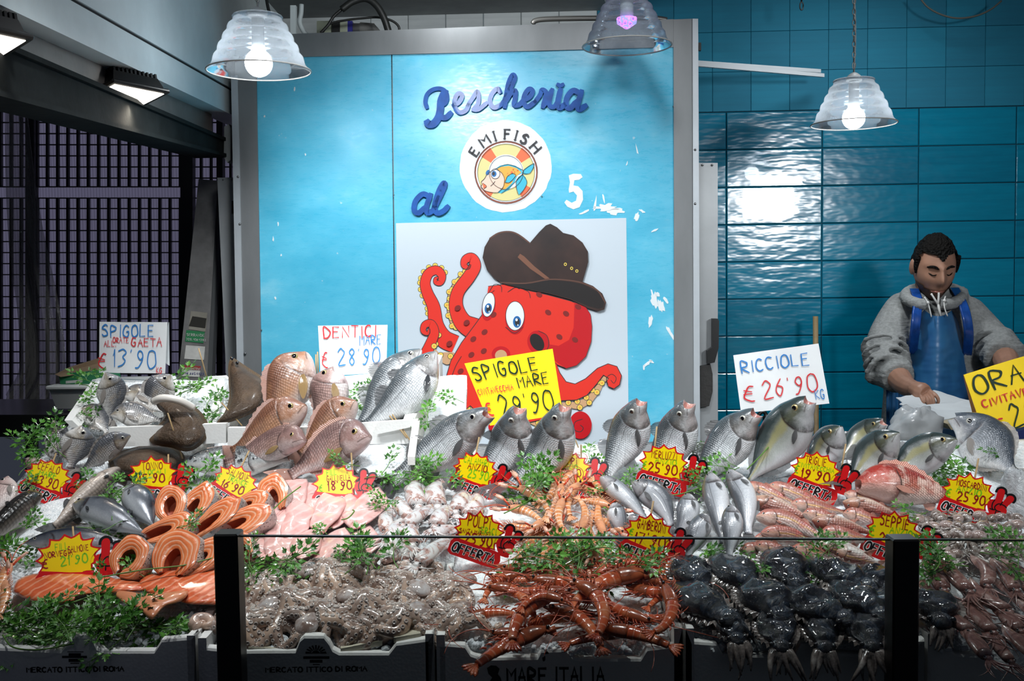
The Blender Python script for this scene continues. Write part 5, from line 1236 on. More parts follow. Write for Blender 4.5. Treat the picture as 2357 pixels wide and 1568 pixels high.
# ---- snappers
GS_ = 'orange and pink snappers at the back left'
fish('snapper', 'biggest orange snapper standing up behind the others left of the white card', tp([(702, 812, .15), (668, 890, .10), (612, 985, .03)]), px2m(112, 2.9), 1, fin='pink', group=GS_, iris=1)
fish('snapper', 'brownish pink snapper pointing straight up under the white card', tp([(768, 846, .14), (757, 915, .09), (724, 985, .025)]), px2m(92, 2.88), 1, mat=FM['snapper2'], fin='pink', group=GS_, iris=1, roll=.35)
fish('snapper', 'orange snapper with big golden eye in front of the biggest one', tp([(703, 932, .15), (640, 975, .11), (535, 1040, .05)]), px2m(92, 2.8), 1, fin='pink', group=GS_, iris=1)
fish('snapper', 'slim orange snapper below the upright brownish one', tp([(818, 922, .15), (775, 965, .11), (690, 1045, .05)]), px2m(84, 2.75), 1, fin='pink', group=GS_, iris=1)
fish('snapper', 'greyish pink snapper lying just above the salmon head', [S(702, 1012, .13), S(630, 1025, .09), S(518, 1068, .04)], px2m(76, 2.65), 1, mat=FM['snapper2'], fin='pink', group=GS_, iris=1)
fish('snapper', 'pink snapper with golden side fin lying lowest, nearest the bare ice', [S(852, 1004, .13), S(770, 1030, .09), S(668, 1094, .04)], px2m(102, 2.6), 1, mat=FM['snapper2'], fin='pink', group=GS_, iris=1)
# ---- salmon heads
GH = 'cut salmon heads'
fish('salmonhead', 'cut salmon head with closed mouth beside the tuna price sign', [S(418, 1072, .05), S(460, 1065, .05), S(512, 1062, .045)], px2m(72, 2.6), -1, group=GH, cut=True, fins=False, roll=-.2, eye_r=.085)
fish('salmonhead', 'cut salmon head with open pale jaw under the pink snapper', [S(668, 1052, .055), S(610, 1058, .05), S(548, 1064, .045)], px2m(74, 2.58), 1, group=GH, cut=True, fins=False, mouth=.55, eye_r=.085)
# ---- sea breams
GR = 'grey sea breams in the back left box'
def br(lab, pts, H, side, roll=0, iris=0): return fish('bream', lab, pts, px2m(H, 2.85), side, fin='pale', group=GR, roll=roll, iris=iris)
br('sea bream standing head up below the left white card', tp([(243, 858, .13), (256, 905, .08), (252, 968, .03)]), 66, -1, roll=.3)
br('dark-backed sea bream lying behind the others at the top right of the box', tp([(392, 862, .10), (368, 900, .07), (330, 950, .03)]), 70, 1, roll=-.3)
br('dark-headed sea bream in the middle of the bream box, snout to the left', tp([(282, 912, .07), (325, 915, .06), (385, 950, .04)]), 72, -1, roll=-.5)
br('sea bream with snout left lying under the standing one', tp([(182, 944, .05), (215, 958, .045), (248, 996, .03)]), 62, -1, roll=-.4)
br('pale-sided sea bream lying across the front of the bream box', tp([(255, 956, .07), (300, 955, .06), (372, 968, .04)]), 56, -1, roll=-.2)
br('sea bream with big eye at the lower left end of the pile', [S(124, 968, .12), S(130, 1010, .08), S(120, 1068, .04)], 50, -1, roll=.2)
br('plump sea bream hanging head up at the front of the pile', [S(188, 980, .13), S(178, 1020, .09), S(164, 1078, .04)], 70, -1, roll=.1)
br('dark-backed sea bream lying diagonally by the flat brown turbot', [S(300, 1002, .10), S(250, 1030, .08), S(188, 1084, .04)], 52, 1, roll=-.6)
# ---- grey mullets and neighbours at the left
GM = 'grey mullets at the left'
fish('mullet', 'long striped grey mullet lying diagonally beside the tuna price sign', [S(268, 1082, .04), S(205, 1140, .035), S(128, 1215, .025)], px2m(56, 2.5), -1, fin='dark', group=GM, roll=-.5)
fish('mullet', 'dark grey mullet cut by the left edge below the mullet price sign', [S(84, 1138, .05), S(30, 1185, .045), S(-40, 1250, .03)], px2m(56, 2.4), 1, fin='dark', group=GM, roll=-.8)
fish('bream', 'pale pink fish cut by the left edge of the counter', [S(18, 1098, .06), S(10, 1130, .05), S(-40, 1190, .04)], px2m(64, 2.45), 1, mat=FM['pale'], fin='pale', roll=.2)
fish('hake', 'small pale fish half hidden behind the mullet price sign', [S(58, 1062, .04), S(90, 1072, .04), S(130, 1090, .03)], px2m(36, 2.6), 1, mat=FM['pale'], fin='pale', roll=-.3)
# ---- bonitos
GT = 'grey blue bonitos'
fish('tuna', 'plump grey bonito lying across the middle between mullet and salmon steaks', [S(168, 1160, .05), S(245, 1185, .05), S(340, 1232, .035)], px2m(72, 2.38), -1, fin='dark', group=GT, roll=-.25)
fish('tuna', 'shorter grey bonito standing below the tuna price sign', [S(296, 1120, .06), S(322, 1160, .05), S(355, 1215, .035)], px2m(72, 2.42), -1, fin='dark', group=GT, roll=-.2)
fish('tuna', 'long shiny bonito lying flat behind the salmon fillet price sign', [S(56, 1250, .045), S(170, 1240, .045), S(312, 1252, .035)], px2m(52, 2.3), -1, fin='dark', group=GT, roll=-.15, wscale=.8)
# ---- hakes
GK = 'small silver hakes'
def hk(lab, a, b, H, side, bend=(0, 0), lift=.035, roll=0.0):
    p, q = S(*a, lift + .035), S(*b, lift - .015); m = S((a[0] + b[0]) / 2 + bend[0], (a[1] + b[1]) / 2 + bend[1], lift + .014)
    return fish('hake', lab, [p, m, q], px2m(H, 2.4), side, fin='grey', group=GK, roll=roll)
hk('grey hake lying diagonally at the top left of the hake heap', (1382, 1100), (1490, 1200), 48, -1, (6, -4), .055, -.6)
hk('dark hake half under the others, right of the scampi heap', (1410, 1160), (1430, 1240), 44, -1, (4, 0), .035, -.5)
hk('silver hake with dark side fin under the hake price sign', (1455, 1112), (1548, 1210), 62, -1, (14, -10), .055, -.1)
hk('small hake right behind the prawn price sign', (1450, 1186), (1490, 1230), 34, -1, (0, 0), .045, -.3)
hk('hake curving behind the hand of the prawn price sign', (1586, 1140), (1556, 1240), 52, 1, (10, 0), .045, .1)
hk('tall pale hake in the middle of the upright three', (1636, 1092), (1666, 1250), 58, 1, (2, 0), .06, .15)
hk('darker tall hake right of the tall pale one', (1678, 1084), (1722, 1230), 56, 1, (14, -10), .05, .0)
hk('short hake lying over the foot of the upright pair', (1684, 1166), (1678, 1280), 46, 1, (4, 0), .075, .1)
hk('hake with dark eye patch right of the prawn price sign', (1626, 1186), (1582, 1282), 48, 1, (-2, 0), .055, -.1)
# ---- amberjacks, big bream, scorpionfish
GJ = 'amberjacks at the right'
fish('jack', 'largest amberjack standing open-mouthed under the white amberjack card', up((1722, 1108), (1862, 916), .06, (1798, 1012), .04), px2m(108, 2.68), 1, mouth=.7, group=GJ, fin='grey', iris=1)
fish('jack', 'amberjack head with open gill just above the red mullet price sign', up((1852, 1092), (1936, 982), .05, (1900, 1035), .04), px2m(80, 2.66), 1, group=GJ, fin='grey', iris=1, roll=.3)
fish('jack', 'amberjack with gaping pale mouth behind the others', up((1930, 1062), (2036, 968), .06, (1985, 1010), .05), px2m(66, 2.74), 1, mouth=.8, group=GJ, iris=1)
fish('jack', 'dark-backed amberjack in the middle of the amberjack group', up((1952, 1112), (2068, 996), .05, (2010, 1050), .05), px2m(86, 2.66), 1, group=GJ, iris=1)
fish('jack', 'amberjack with yellowish stripe touching the big bream', up((2035, 1108), (2203, 1012), .04, (2115, 1052), .05), px2m(84, 2.66), 1, group=GJ, iris=1)
fish('bream', 'big dark silver sea bream with its head raised before the yellow card', [P(2192, 956, 2.72), P(2256, 1012, 2.67), S(2336, 1090, .05)], px2m(120, 2.66), -1, mat=FM['bigbream'], fin='pale', mouth=.5, roll=.1, eye_r=.10)
sf = fish('scorpion', 'bright red scorpionfish lying left of the baby octopus price sign', [S(1972, 1116, .07), S(2070, 1120, .06), S(2215, 1150, .035)], px2m(94, 2.45), -1, fin='red', mouth=.25, eye_r=.1, roll=-.15)
# ---- flatfish
t = NT('turbot_skin'); o = t.obj()
nz = t.noise(o, 16, 6, .65); gr = t.noise(o, 160, 3, .6)
t.p(Base_Color=t.mix(t.math('MULTIPLY', gr, .45), t.ramp(nz, [(.3, (.018, .011, .007)), (.5, (.055, .032, .019)), (.7, (.11, .07, .042))]), (.10, .068, .042, 1)), Normal=t.bump(t.math('ADD', gr, nz), .8, .006), Specular_IOR_Level=.25); t.wet(.5, .10, .16); m_turb = t.m
t = NT('turbot_fin'); sx = t.n('SeparateXYZ', i0=t.uv())
w = t.n('TexWave', {'bands_direction': 'X'}, Vector=t.n('CombineXYZ', X=sx.outputs[0]), Scale=30).outputs[1]
t.p(Base_Color=t.mix(w, (.06, .035, .018, 1), (.17, .11, .06, 1)), Normal=t.bump(w, .6, .003), Specular_IOR_Level=.2); t.wet(.6, .05, .2); m_turbf = t.m
m_turbb = simple('turbot_white_belly', (.72, .68, .62), .35, coat=.4)
GF = 'brown flatfish at the back left'
def flatfish(label, outline, ctr, fn, th, finw, head=None, curl=None):
    """outline pixel loop, fn(px, py, lift) puts a pixel on its surface"""
    loop = curve2(outline + outline[:1], 5)[:-1]
    r = thing('flatfish', label, 'flatfish', fn(*ctr, 0), GF)
    def ringp(k, lift): return [fn(ctr[0] + (x - ctr[0]) * k, ctr[1] + (y - ctr[1]) * k, lift) for x, y in loop]
    mb = MB(); rs = [ringp(k, l) for k, l in ((1 - finw, .004), (1 - finw, th * .45), (.74, th * .8), (.5, th), (.22, th * 1.06), (.02, th * 1.08))]
    mb.loft(rs, cap0=True, cap1=True); obj('body', mb, m_turb, r)
    n = len(loop); rows = []
    for j, k in enumerate((1 - finw * 1.15, 1 - finw * .5, 1.02)):
        q = ringp(k, th * (.40 - .17 * j)); rows.append(q + q[:1])
    mb = MB(); mb.loft(rows, [[(i / n * 2.0, j / 2) for i in range(n + 1)] for j in range(3)], closed=False); obj('fringe_fin', mb, m_turbf, r)
    if head:
        for hx, hy in head:
            mb = MB(); mb.ball(fn(hx, hy, th * .95), .005, 10, 7); obj('eye', mb, m_pupil, r)
    return r
flatfish('brown triangular flatfish standing with its pointed head up beside the frame', [(532, 822), (548, 832), (575, 850), (610, 874), (619, 900), (607, 930), (585, 948), (548, 965), (512, 976), (500, 972), (518, 948), (528, 915), (527, 880), (526, 845)], (568, 915), lambda x, y, l=0: TI(x, y, .05 + l), .03, .09, [(546, 836), (534, 826)])
def curl(x, y, l=0):
    k = max(0, min(1, (985 - y) / 60)); p = TI(x, y, .05 + l); return p + V((0, -.05 * k * k, .015 * k))
ff = flatfish('brown flatfish curled over with its pale frill facing the skewer', [(368, 930), (385, 926), (420, 928), (452, 942), (473, 965), (480, 990), (470, 1015), (445, 1035), (420, 1038), (395, 1030), (365, 1025), (345, 1012), (360, 985), (385, 962), (372, 948)], (420, 985), curl, .045, .12)
mb = MB(); mb.tube(cr([curl(366, 932, .06), curl(390, 925, .068), curl(425, 930, .066), curl(452, 946, .05)], 6), [.010] * 19, 8); obj('curled_edge', mb, m_turbb, ff)
flatfish('brown flatfish lying flat behind the tuna price sign', [(250, 1060), (275, 1040), (320, 1026), (370, 1022), (410, 1035), (424, 1058), (400, 1078), (350, 1092), (300, 1094), (262, 1085)], (335, 1058), lambda x, y, l=0: S(x, y, .02 + l), .03, .12)
# ================================================================ flesh
def flesh_mat(name, deep, light, line, lscale, lamt, dist=3.0, kind='BANDS', bd='DIAGONAL'):
    t = NT(name); uv = t.uv(); o = t.obj()
    nz = t.noise(o, 25, 4, .6)
    wv = t.n('TexWave', {'wave_type': kind, 'bands_direction': bd}, Vector=uv, Scale=lscale, Distortion=dist, Detail=2.0).outputs[1]
    ln = t.ramp(wv, [(.70, (0, 0, 0)), (.94, (1, 1, 1))])
    c = t.ramp(nz, [(.3, deep), (.7, light)])
    t.p(Base_Color=t.mix(t.math('MULTIPLY', ln, lamt), c, (*line, 1)), Normal=t.bump(t.math('ADD', nz, t.math('MULTIPLY', wv, .25)), .4, .004)); t.wet(.28, .55, .1)
    return t.m
m_salmon = flesh_mat('salmon_flesh', (.62, .13, .035), (.80, .25, .09), (.86, .56, .38), 1.35, .6, 2.6, 'BANDS', 'Y')
m_fillet = flesh_mat('salmon_fillet_flesh', (.56, .085, .025), (.74, .17, .06), (.84, .42, .26), 2.6, .5, 3.0)
m_pinkf = flesh_mat('pink_fillet_flesh', (.68, .32, .29), (.78, .50, .46), (.86, .72, .68), 1.8, .3, 4.0)
m_inner = simple('salmon_belly_wall', (.52, .12, .06), .3, coat=.5, var=.45, vscale=30)
t = NT('salmon_skin'); o = t.obj()
t.p(Base_Color=t.mix(t.ramp(t.vor(o, 130), [(.18, (1, 1, 1)), (.3, (0, 0, 0))]), t.ramp(t.noise(o, 12, 3), [(.42, (.10, .115, .12)), (.60, (.62, .62, .60))]), (.02, .02, .022, 1)), Normal=t.bump(t.vor(o, 260), .3, .003)); t.wet(.3, .5, .1); m_skin = t.m

def slab(name, label, cat, outline, fn, th, mat, group=None, crown=1.0, sm=3, wav=0.0, skin=None):
    loop = curve2(outline + outline[:1], sm)[:-1]; n = len(loop)
    cx_ = sum(p[0] for p in loop) / n; cy_ = sum(p[1] for p in loop) / n
    r = thing(name, label, cat, fn(cx_, cy_, 0), group); mb = MB(); rs, us = [], []
    base = []
    for k, l in ((1, 0), (1.005, .35), (.975, .75), (.90, .95), (.70, 1.05), (.4, 1.0 + .1 * crown), (.03, 1.0 + .12 * crown)):
        row, ur = [], []
        for x, y in loop:
            px_, py_ = cx_ + (x - cx_) * k, cy_ + (y - cy_) * k
            w_ = wav * noise.noise(V((px_ * .035, py_ * .05, cx_)))
            row.append(fn(px_, py_, th * l + w_)); ur.append(((px_ - cx_) / 100, (py_ - cy_) / 60))
        rs.append(row); us.append(ur)
    mb.loft(rs, us, cap1=True); obj('flesh', mb, mat, r)
    if skin:
        mb = MB(); mb.loft([[p - N0 * .003 for p in rs[0]], [p * 1.0 for p in rs[1]]]); obj('skin', mb, skin, r)
    return r
# ---- salmon steaks
HS = [(-.30, -1.02), (-.50, -.85), (-.66, -.35), (-.72, .15), (-.56, .70), (-.25, .96), (0, 1.0), (.25, .96), (.56, .70), (.72, .15), (.66, -.35), (.50, -.85), (.30, -1.02), (.20, -.85), (.24, -.35), (.15, .05), (0, .18), (-.15, .05), (-.24, -.35), (-.20, -.85)]
HR = [(-.12, -1.0), (-.5, -.86), (-.76, -.35), (-.80, .2), (-.56, .74), (-.2, .98), (.2, .98), (.56, .74), (.80, .2), (.76, -.35), (.5, -.86), (.12, -1.0), (.08, -.7), (.28, -.35), (.28, .05), (.1, .3), (-.1, .3), (-.28, .05), (-.28, -.35), (-.08, -.7)]
def steak(label, cx_, cy_, w, h, rot, lift, shape=HS, tilt=.42, th=.042, n_in=8, turn=None):
    c = S(cx_, cy_, lift + th); nr = (N0 * tilt + (CAM - c).normalized() * (1 - tilt)).normalized(); rs = random.Random(int(cx_ * 7 + cy_))
    nr = Quaternion(UP, -rs.uniform(.25, .6) if turn is None else turn) @ nr
    r = thing('salmon_steak', label, 'salmon steak', c - nr * th, 'thick salmon steaks')
    a = math.radians(rot); k = (c - CAM).length / F
    xv = V((1, 0, 0)); xv = (xv - nr * xv.dot(nr)).normalized(); yv = nr.cross(xv)
    pts = []
    for u, v in shape: x, y = u * w * rs.uniform(.88, 1.1), v * h * rs.uniform(.90, 1.08); pts.append((x * math.cos(a) - y * math.sin(a), x * math.sin(a) + y * math.cos(a)))
    no = len(shape) - n_in
    outer = curve2(pts[:no], 4); inner = curve2(pts[no:][::-1], 4); nO = len(outer)
    cv = [V((*q, 0)) for q in inner]; inner = []
    for i in range(nO): f = i / (nO - 1) * (len(cv) - 1); j = min(int(f), len(cv) - 2); q = cv[j].lerp(cv[j + 1], f - j); inner.append((q.x, q.y))
    def wp(q, z, s_=1.0): return c + xv * q[0] * k * s_ + yv * q[1] * k * s_ + nr * z
    def lp(i, f): return (outer[i][0] * (1 - f) + inner[i][0] * f, outer[i][1] * (1 - f) + inner[i][1] * f)
    mb = MB(); fs = [j / 7 for j in range(8)]
    mb.loft([[wp(lp(i, f), .004 * math.sin(PI * f) + .0012 * noise.noise(V((i * .4, f * 4, cx_)))) for i in range(nO)] for f in fs], [[(i / nO * 3, f) for i in range(nO)] for f in fs], closed=False); obj('face', mb, m_salmon, r)
    mb = MB(); mb.loft([[wp(q, z, s_) for q in outer] for z, s_ in ((.0, 1.0), (-.003, 1.02), (-th * .5, 1.04), (-th, 1.0))], closed=False); obj('skin', mb, m_skin, r)
    mb = MB(); mb.loft([[wp(q, z) for q in [outer[0]] + inner + [outer[-1]]] for z in (0, -th * .5, -th)], closed=False); obj('belly_wall', mb, m_inner, r)
    mb = MB(); mb.prism([wp(q, -th * .75) for q in inner], nr * .001); obj('membrane', mb, m_inner, r, False)
    return r
steak('round salmon steak with dark hollow beside the short bonito', 392, 1158, 44, 44, 8, .02, HR)
steak('upright salmon steak with silver skin left of the salmon price sign', 452, 1156, 44, 50, -28, .02)
steak('salmon steak lying open to the right below the round hollow one', 386, 1216, 42, 56, -70, .025)
steak('long salmon steak with dark slit below the salmon price sign', 496, 1190, 40, 66, -52, .03)
steak('big salmon steak lying flat against the pink fillets', 556, 1200, 46, 64, -66, .025)
steak('salmon steak under the hand of the salmon price sign', 572, 1160, 40, 46, -60, .02)
steak('salmon steak leaning behind the first pink fillet', 628, 1134, 50, 46, 10, .02)
steak('round reddish salmon steak nearest the salmon fillet price sign', 298, 1280, 54, 46, -24, .03, HR, .35)
steak('horseshoe salmon steak with its opening towards the front', 404, 1272, 74, 50, -12, .035, HS, .35)
steak('salmon steak half behind the horseshoe one, near the first black post', 470, 1278, 50, 52, -48, .025, HS, .4)
steak('small salmon steak seen through the glass just right of the post', 556, 1256, 34, 34, 30, .02, HS, .4)
# ---- salmon fillets
GSF = 'salmon fillets in the front left box'
lift = lambda z: (lambda x, y, l=0: S(x, y, z + l))
slab('salmon_fillet', 'long salmon fillet lying at the left behind the parsley', 'salmon fillet', [(28, 1362), (40, 1336), (75, 1322), (130, 1318), (215, 1324), (300, 1336), (336, 1346), (330, 1360), (260, 1366), (180, 1372), (168, 1386), (112, 1392), (60, 1380)], lift(.02), .022, m_fillet, GSF, wav=.004, skin=m_skin)
slab('salmon_fillet', 'salmon fillet running behind the first black post', 'salmon fillet', [(316, 1348), (330, 1328), (372, 1316), (430, 1310), (540, 1306), (545, 1386), (480, 1392), (430, 1390), (400, 1380), (340, 1366)], lift(.02), .022, m_fillet, GSF, wav=.004, skin=m_skin)
slab('salmon_fillet', 'folded piece of salmon fillet hanging over the parsley', 'salmon fillet', [(266, 1372), (276, 1360), (330, 1366), (380, 1364), (432, 1360), (418, 1384), (380, 1396), (356, 1422), (344, 1425), (318, 1402), (280, 1386)], lift(.045), .018, simple('pale_salmon', (.70, .26, .12), .3, coat=.55, var=.25, vscale=25), GSF, wav=.006)
# ---- pink fillets
GPF = 'pale pink fish fillets'
def pf_(lab, a, b, w, z=.01):
    m = ((a[0] + b[0]) / 2 + R.uniform(-5, 5), (a[1] + b[1]) / 2); l, r_ = fat([a, m, b], [w * .95, w * 1.3, w * .75], 4)
    o_ = [(x + R.uniform(-4, 4), y + R.uniform(-3, 3)) for x, y in l[::2] + r_[::-2]]
    slab('fish_fillet', lab + ' of the pink fish fillets', 'fish fillet', o_, lift(z), .011, m_pinkf, GPF, sm=2, wav=.012)
pf_('topmost, upright one', (676, 1100), (672, 1172), 58, .02)
pf_('second upright one, behind the price sign,', (722, 1112), (706, 1186), 56, .012)
pf_('widest one at the left end', (644, 1160), (618, 1232), 66, .026)
pf_('one left of the middle crease', (700, 1160), (662, 1240), 52, .03)
pf_('middle one with a lengthwise crease', (772, 1138), (724, 1222), 52, .024)
pf_('one right of the creased middle one', (808, 1138), (758, 1210), 44, .014)
pf_('long one reaching to the dark bass tail', (886, 1136), (800, 1204), 48, .02)
pf_('front left corner one', (612, 1222), (584, 1290), 52, .018)
pf_('second from left in the front row', (650, 1224), (640, 1288), 56, .026)
pf_('third from left in the front row', (696, 1222), (716, 1278), 60, .03)
pf_('curved one with a brown edge in the front row', (806, 1230), (726, 1280), 46, .024)
pf_('last one in front, pointing at the squid', (866, 1228), (780, 1290), 48, .014)

# ================================================================ red mullets
GG = 'red mullets'
def rm(lab, a, b, H=40, side=1, dark=False, z=.03, bend=0, roll=0.1):
    m = ((a[0] + b[0]) / 2, (a[1] + b[1]) / 2 + bend)
    fish('goatfish', lab + ' in the red mullet heap', [S(*a, z + .008), S(*m, z + .004), S(*b, z - .008)], px2m(H, 2.4), side, mat=FM['goatfish2' if dark else 'goatfish'], fin='red', group=GG, roll=roll + R.uniform(-.25, .25), eye_r=.11)
rm('topmost left red mullet', (1716, 1116), (1838, 1162), 36, -1, z=.03)
rm('red mullet right under the red mullet price sign', (1768, 1118), (1900, 1160), 38, -1, z=.035)
rm('dark red mullet at the left', (1728, 1150), (1866, 1198), 44, 1, True, z=.05, bend=-4, roll=-.2)
rm('pink red mullet left of the sign tip', (1820, 1160), (1944, 1180), 38, -1, z=.04)
rm('pale-bellied big red mullet curving at the left', (1740, 1190), (1896, 1240), 46, -1, z=.06, bend=-12)
rm('spotted red mullet in the middle', (1848, 1182), (1952, 1206), 38, -1, z=.05)
rm('upper of two red mullets low at the left', (1752, 1226), (1888, 1244), 34, -1, z=.045, bend=-5)
rm('lower of two red mullets low at the left', (1735, 1240), (1866, 1250), 30, -1, z=.03, bend=-4)
rm('lowest left red mullet', (1702, 1266), (1822, 1284), 36, -1, z=.03, bend=-5)
rm('red mullet above the lowest left one', (1738, 1256), (1850, 1286), 34, -1, z=.045)
rm('dark red mullet under the scorpionfish', (1940, 1158), (2066, 1188), 42, 1, True, z=.045, bend=-4, roll=-.2)
rm('pale red mullet touching the scorpionfish', (1944, 1136), (2050, 1172), 32, -1, z=.03)
rm('red mullet between the two dark ones', (1940, 1182), (2040, 1206), 38, -1, z=.04)
rm('dark red mullet in the centre', (1868, 1200), (2002, 1226), 42, 1, True, z=.06, bend=-4, roll=-.2)
rm('freckled red mullet left of the cuttlefish price sign', (1888, 1226), (2006, 1244), 40, -1, z=.05)
rm('red mullet seen through the glass at the middle', (1820, 1264), (1936, 1284), 34, -1, z=.035)
rm('reddest mullet behind the glass at the right', (1884, 1252), (1996, 1276), 38, 1, z=.045)
rm('low mullet beside the cuttlefish price sign', (1922, 1266), (2020, 1298), 36, 1, z=.04)

# ================================================================ squid
t = NT('squid_skin'); o = t.obj()
n1 = t.noise(o, 20, 5, .7, 1.2); n2 = t.vor(o, 120)
t.p(Base_Color=t.mix(t.ramp(n1, [(.46, (0, 0, 0)), (.56, (1, 1, 1))]), t.ramp(t.noise(o, 10, 2), [(.3, (.54, .54, .55)), (.7, (.72, .68, .65))]), t.ramp(n2, [(.1, (.13, .05, .04)), (.5, (.42, .25, .21))])), Normal=t.bump(n1, .15, .004), Subsurface_Weight=.12, Subsurface_Radius=(.01, .006, .005)); t.wet(.2, .7, .06); m_squid = t.m
t = NT('brown_squid_skin'); o = t.obj(); n1 = t.noise(o, 24, 5, .7, 1)
t.p(Base_Color=t.ramp(n1, [(.3, (.10, .045, .04)), (.5, (.26, .13, .11)), (.68, (.50, .38, .34))]), Normal=t.bump(n1, .25, .004)); t.wet(.2, .7, .06); m_bsquid = t.m
m_eyed = simple('squid_eye', (.01, .01, .012), .08, coat=1); m_eyes = simple('squid_eye_ring', (.45, .43, .42), .2, coat=.6)
def arms_of(r, c, fwd, side_, nrm, n, length, rad, mat, rnd, droop=.3, nm='arm', lift=.0):
    for k in range(n):
        a = -1 + 2 * (k + .5) / n; d = (fwd + side_ * a * .8 + nrm * rnd.uniform(-.1, .2)).normalized(); pts = [c + side_ * a * rad * 2.5]
        curl = rnd.uniform(-1.6, 1.6); L_ = length * rnd.uniform(.7, 1.2)
        for i in range(5):
            pts.append(pts[-1] + d * L_ / 5); d = (Quaternion(nrm, curl / 5) @ d + V((0, 0, -droop * .1))).normalized()
        q = cr(pts, 3); m_ = MB(); m_.tube(q, [rad * (1 - .85 * i / (len(q) - 1)) for i in range(len(q))], 6); obj(nm, m_, mat, r)
def squid(label, tip, head, w, z, mat, group, name='squid', cat='squid', seed=0, fin=.5, scale=1.0, armlen=.6):
    rnd = random.Random(seed); a, b = S(*tip, z), S(*head, z + .004); ax = (b - a); L = ax.length; ax.normalize()
    W_ = px2m(w, a.y) / 2; sd = N0.cross(ax).normalized(); nr = ax.cross(sd).normalized()
    if nr.dot(N0) < 0: nr = -nr
    r = thing(name, label, cat, (a + b) / 2 - N0 * W_ * .8, group)
    pr = [(0, .04), (.06, .22), (.18, .50), (.4, .82), (.65, 1.0), (.85, .96), (.96, .90), (1, .78)]; a = a - ax * L * .16; L *= 1.16
    mb = MB(); bend = rnd.uniform(-.15, .15) * L
    def ctr(t): return a + ax * L * t + sd * bend * math.sin(PI * t)
    rings = []
    for i in range(15):
        t_ = i / 14; q = interp(pr, t_)[0] * W_
        rings.append([ctr(t_) + sd * math.cos(2 * PI * k / 16) * q + nr * math.sin(2 * PI * k / 16) * q * .72 for k in range(16)])
    mb.loft(rings, cap0=True, cap1=True); obj('mantle', mb, mat, r)
    if fin:
        for s_ in (1, -1):
            mb = MB(); rows = []
            for j in range(4):
                q = j / 3; rows.append([ctr(.02 + .5 * u) + sd * s_ * (interp(pr, .02 + .5 * u)[0] * W_ * .8 + math.sin(PI * u) ** .8 * W_ * fin * q) + nr * (.15 * W_ - .25 * W_ * q * q) for u in [i / 8 for i in range(9)]])
            mb.loft(rows, closed=False); obj('fin', mb, mat, r)
    hc = b + ax * W_ * .55; mb = MB(); mb.ball(hc, (W_ * .5, W_ * .5, W_ * .42), 12, 8); obj('head', mb, mat, r)
    for s_ in (1, -1):
        e = hc + sd * s_ * W_ * .42 + nr * W_ * .28; mb = MB(); mb.ball(e, W_ * .20, 10, 6); ey = obj('eye', mb, m_eyes, r)
        m2 = MB(); m2.ball(e + (sd * s_ * .5 + nr).normalized() * W_ * .10, W_ * .15, 10, 6); obj('pupil', m2, m_eyed, ey)
    arms_of(r, hc + ax * W_ * .4, ax, sd, nr, 7, L * armlen, W_ * .17, mat, rnd)
    return r
GQ = 'pale squid with brown blotches'
for k, (lab, tip, head, w, z) in enumerate([
    ('brown blotched squid standing upright below the big sea bass tail', (964, 1108), (964, 1164), 46, .03), ('squid with pale middle standing beside the upright brown blotched one', (1014, 1110), (1008, 1164), 48, .03),
    ('third squid from the left in the rearmost squid row', (1064, 1134), (1050, 1176), 44, .03), ('squid under the squid price sign', (1094, 1140), (1078, 1186), 42, .025),
    ('small bluish white squid at the left edge of the heap', (918, 1150), (946, 1192), 36, .035), ('white squid lowest at the left edge of the heap', (902, 1176), (892, 1222), 38, .03),
    ('purple-tipped squid over the left white one', (922, 1198), (896, 1240), 36, .045), ('slender white squid lying diagonally in the middle', (988, 1166), (934, 1208), 36, .05),
    ('plump white squid with dark stripe near the octopus price sign', (1026, 1168), (1004, 1210), 44, .045), ('grey squid with big eye in the heart of the heap', (940, 1202), (948, 1252), 44, .045),
    ('squid whose tip touches the octopus price sign', (1046, 1216), (996, 1232), 38, .04), ('white squid just below the glass edge at the left', (886, 1290), (902, 1240), 46, .045),
    ('second squid below the glass edge', (922, 1244), (934, 1290), 40, .04), ('long white squid lying towards the octopus sign below the glass edge', (1038, 1240), (966, 1296), 42, .045)]):
    squid(lab, tip, head, w, z, m_squid, GQ, seed=k + 3)
GBQ = 'brownish squid at the right end'
k = 0
for row, y, xs_ in (('rear', 1322, (2158, 2206, 2256, 2306, 2352)), ('second', 1372, (2170, 2222, 2278, 2330)), ('third', 1424, (2206, 2262, 2318, 2366)), ('front', 1482, (2252, 2306, 2358))):
    for i, x in enumerate(xs_):
        squid(f'{ORD[i]} brownish squid from the left in the {row} row of the right end box', (x - 30 + R.uniform(-12, 12), y - 32 + R.uniform(-8, 8)), (x + 26 + R.uniform(-14, 14), y + 30 + R.uniform(-8, 8)), R.uniform(30, 42), R.uniform(.025, .045), m_bsquid, GBQ, seed=50 + k, fin=.4, armlen=.5); k += 1

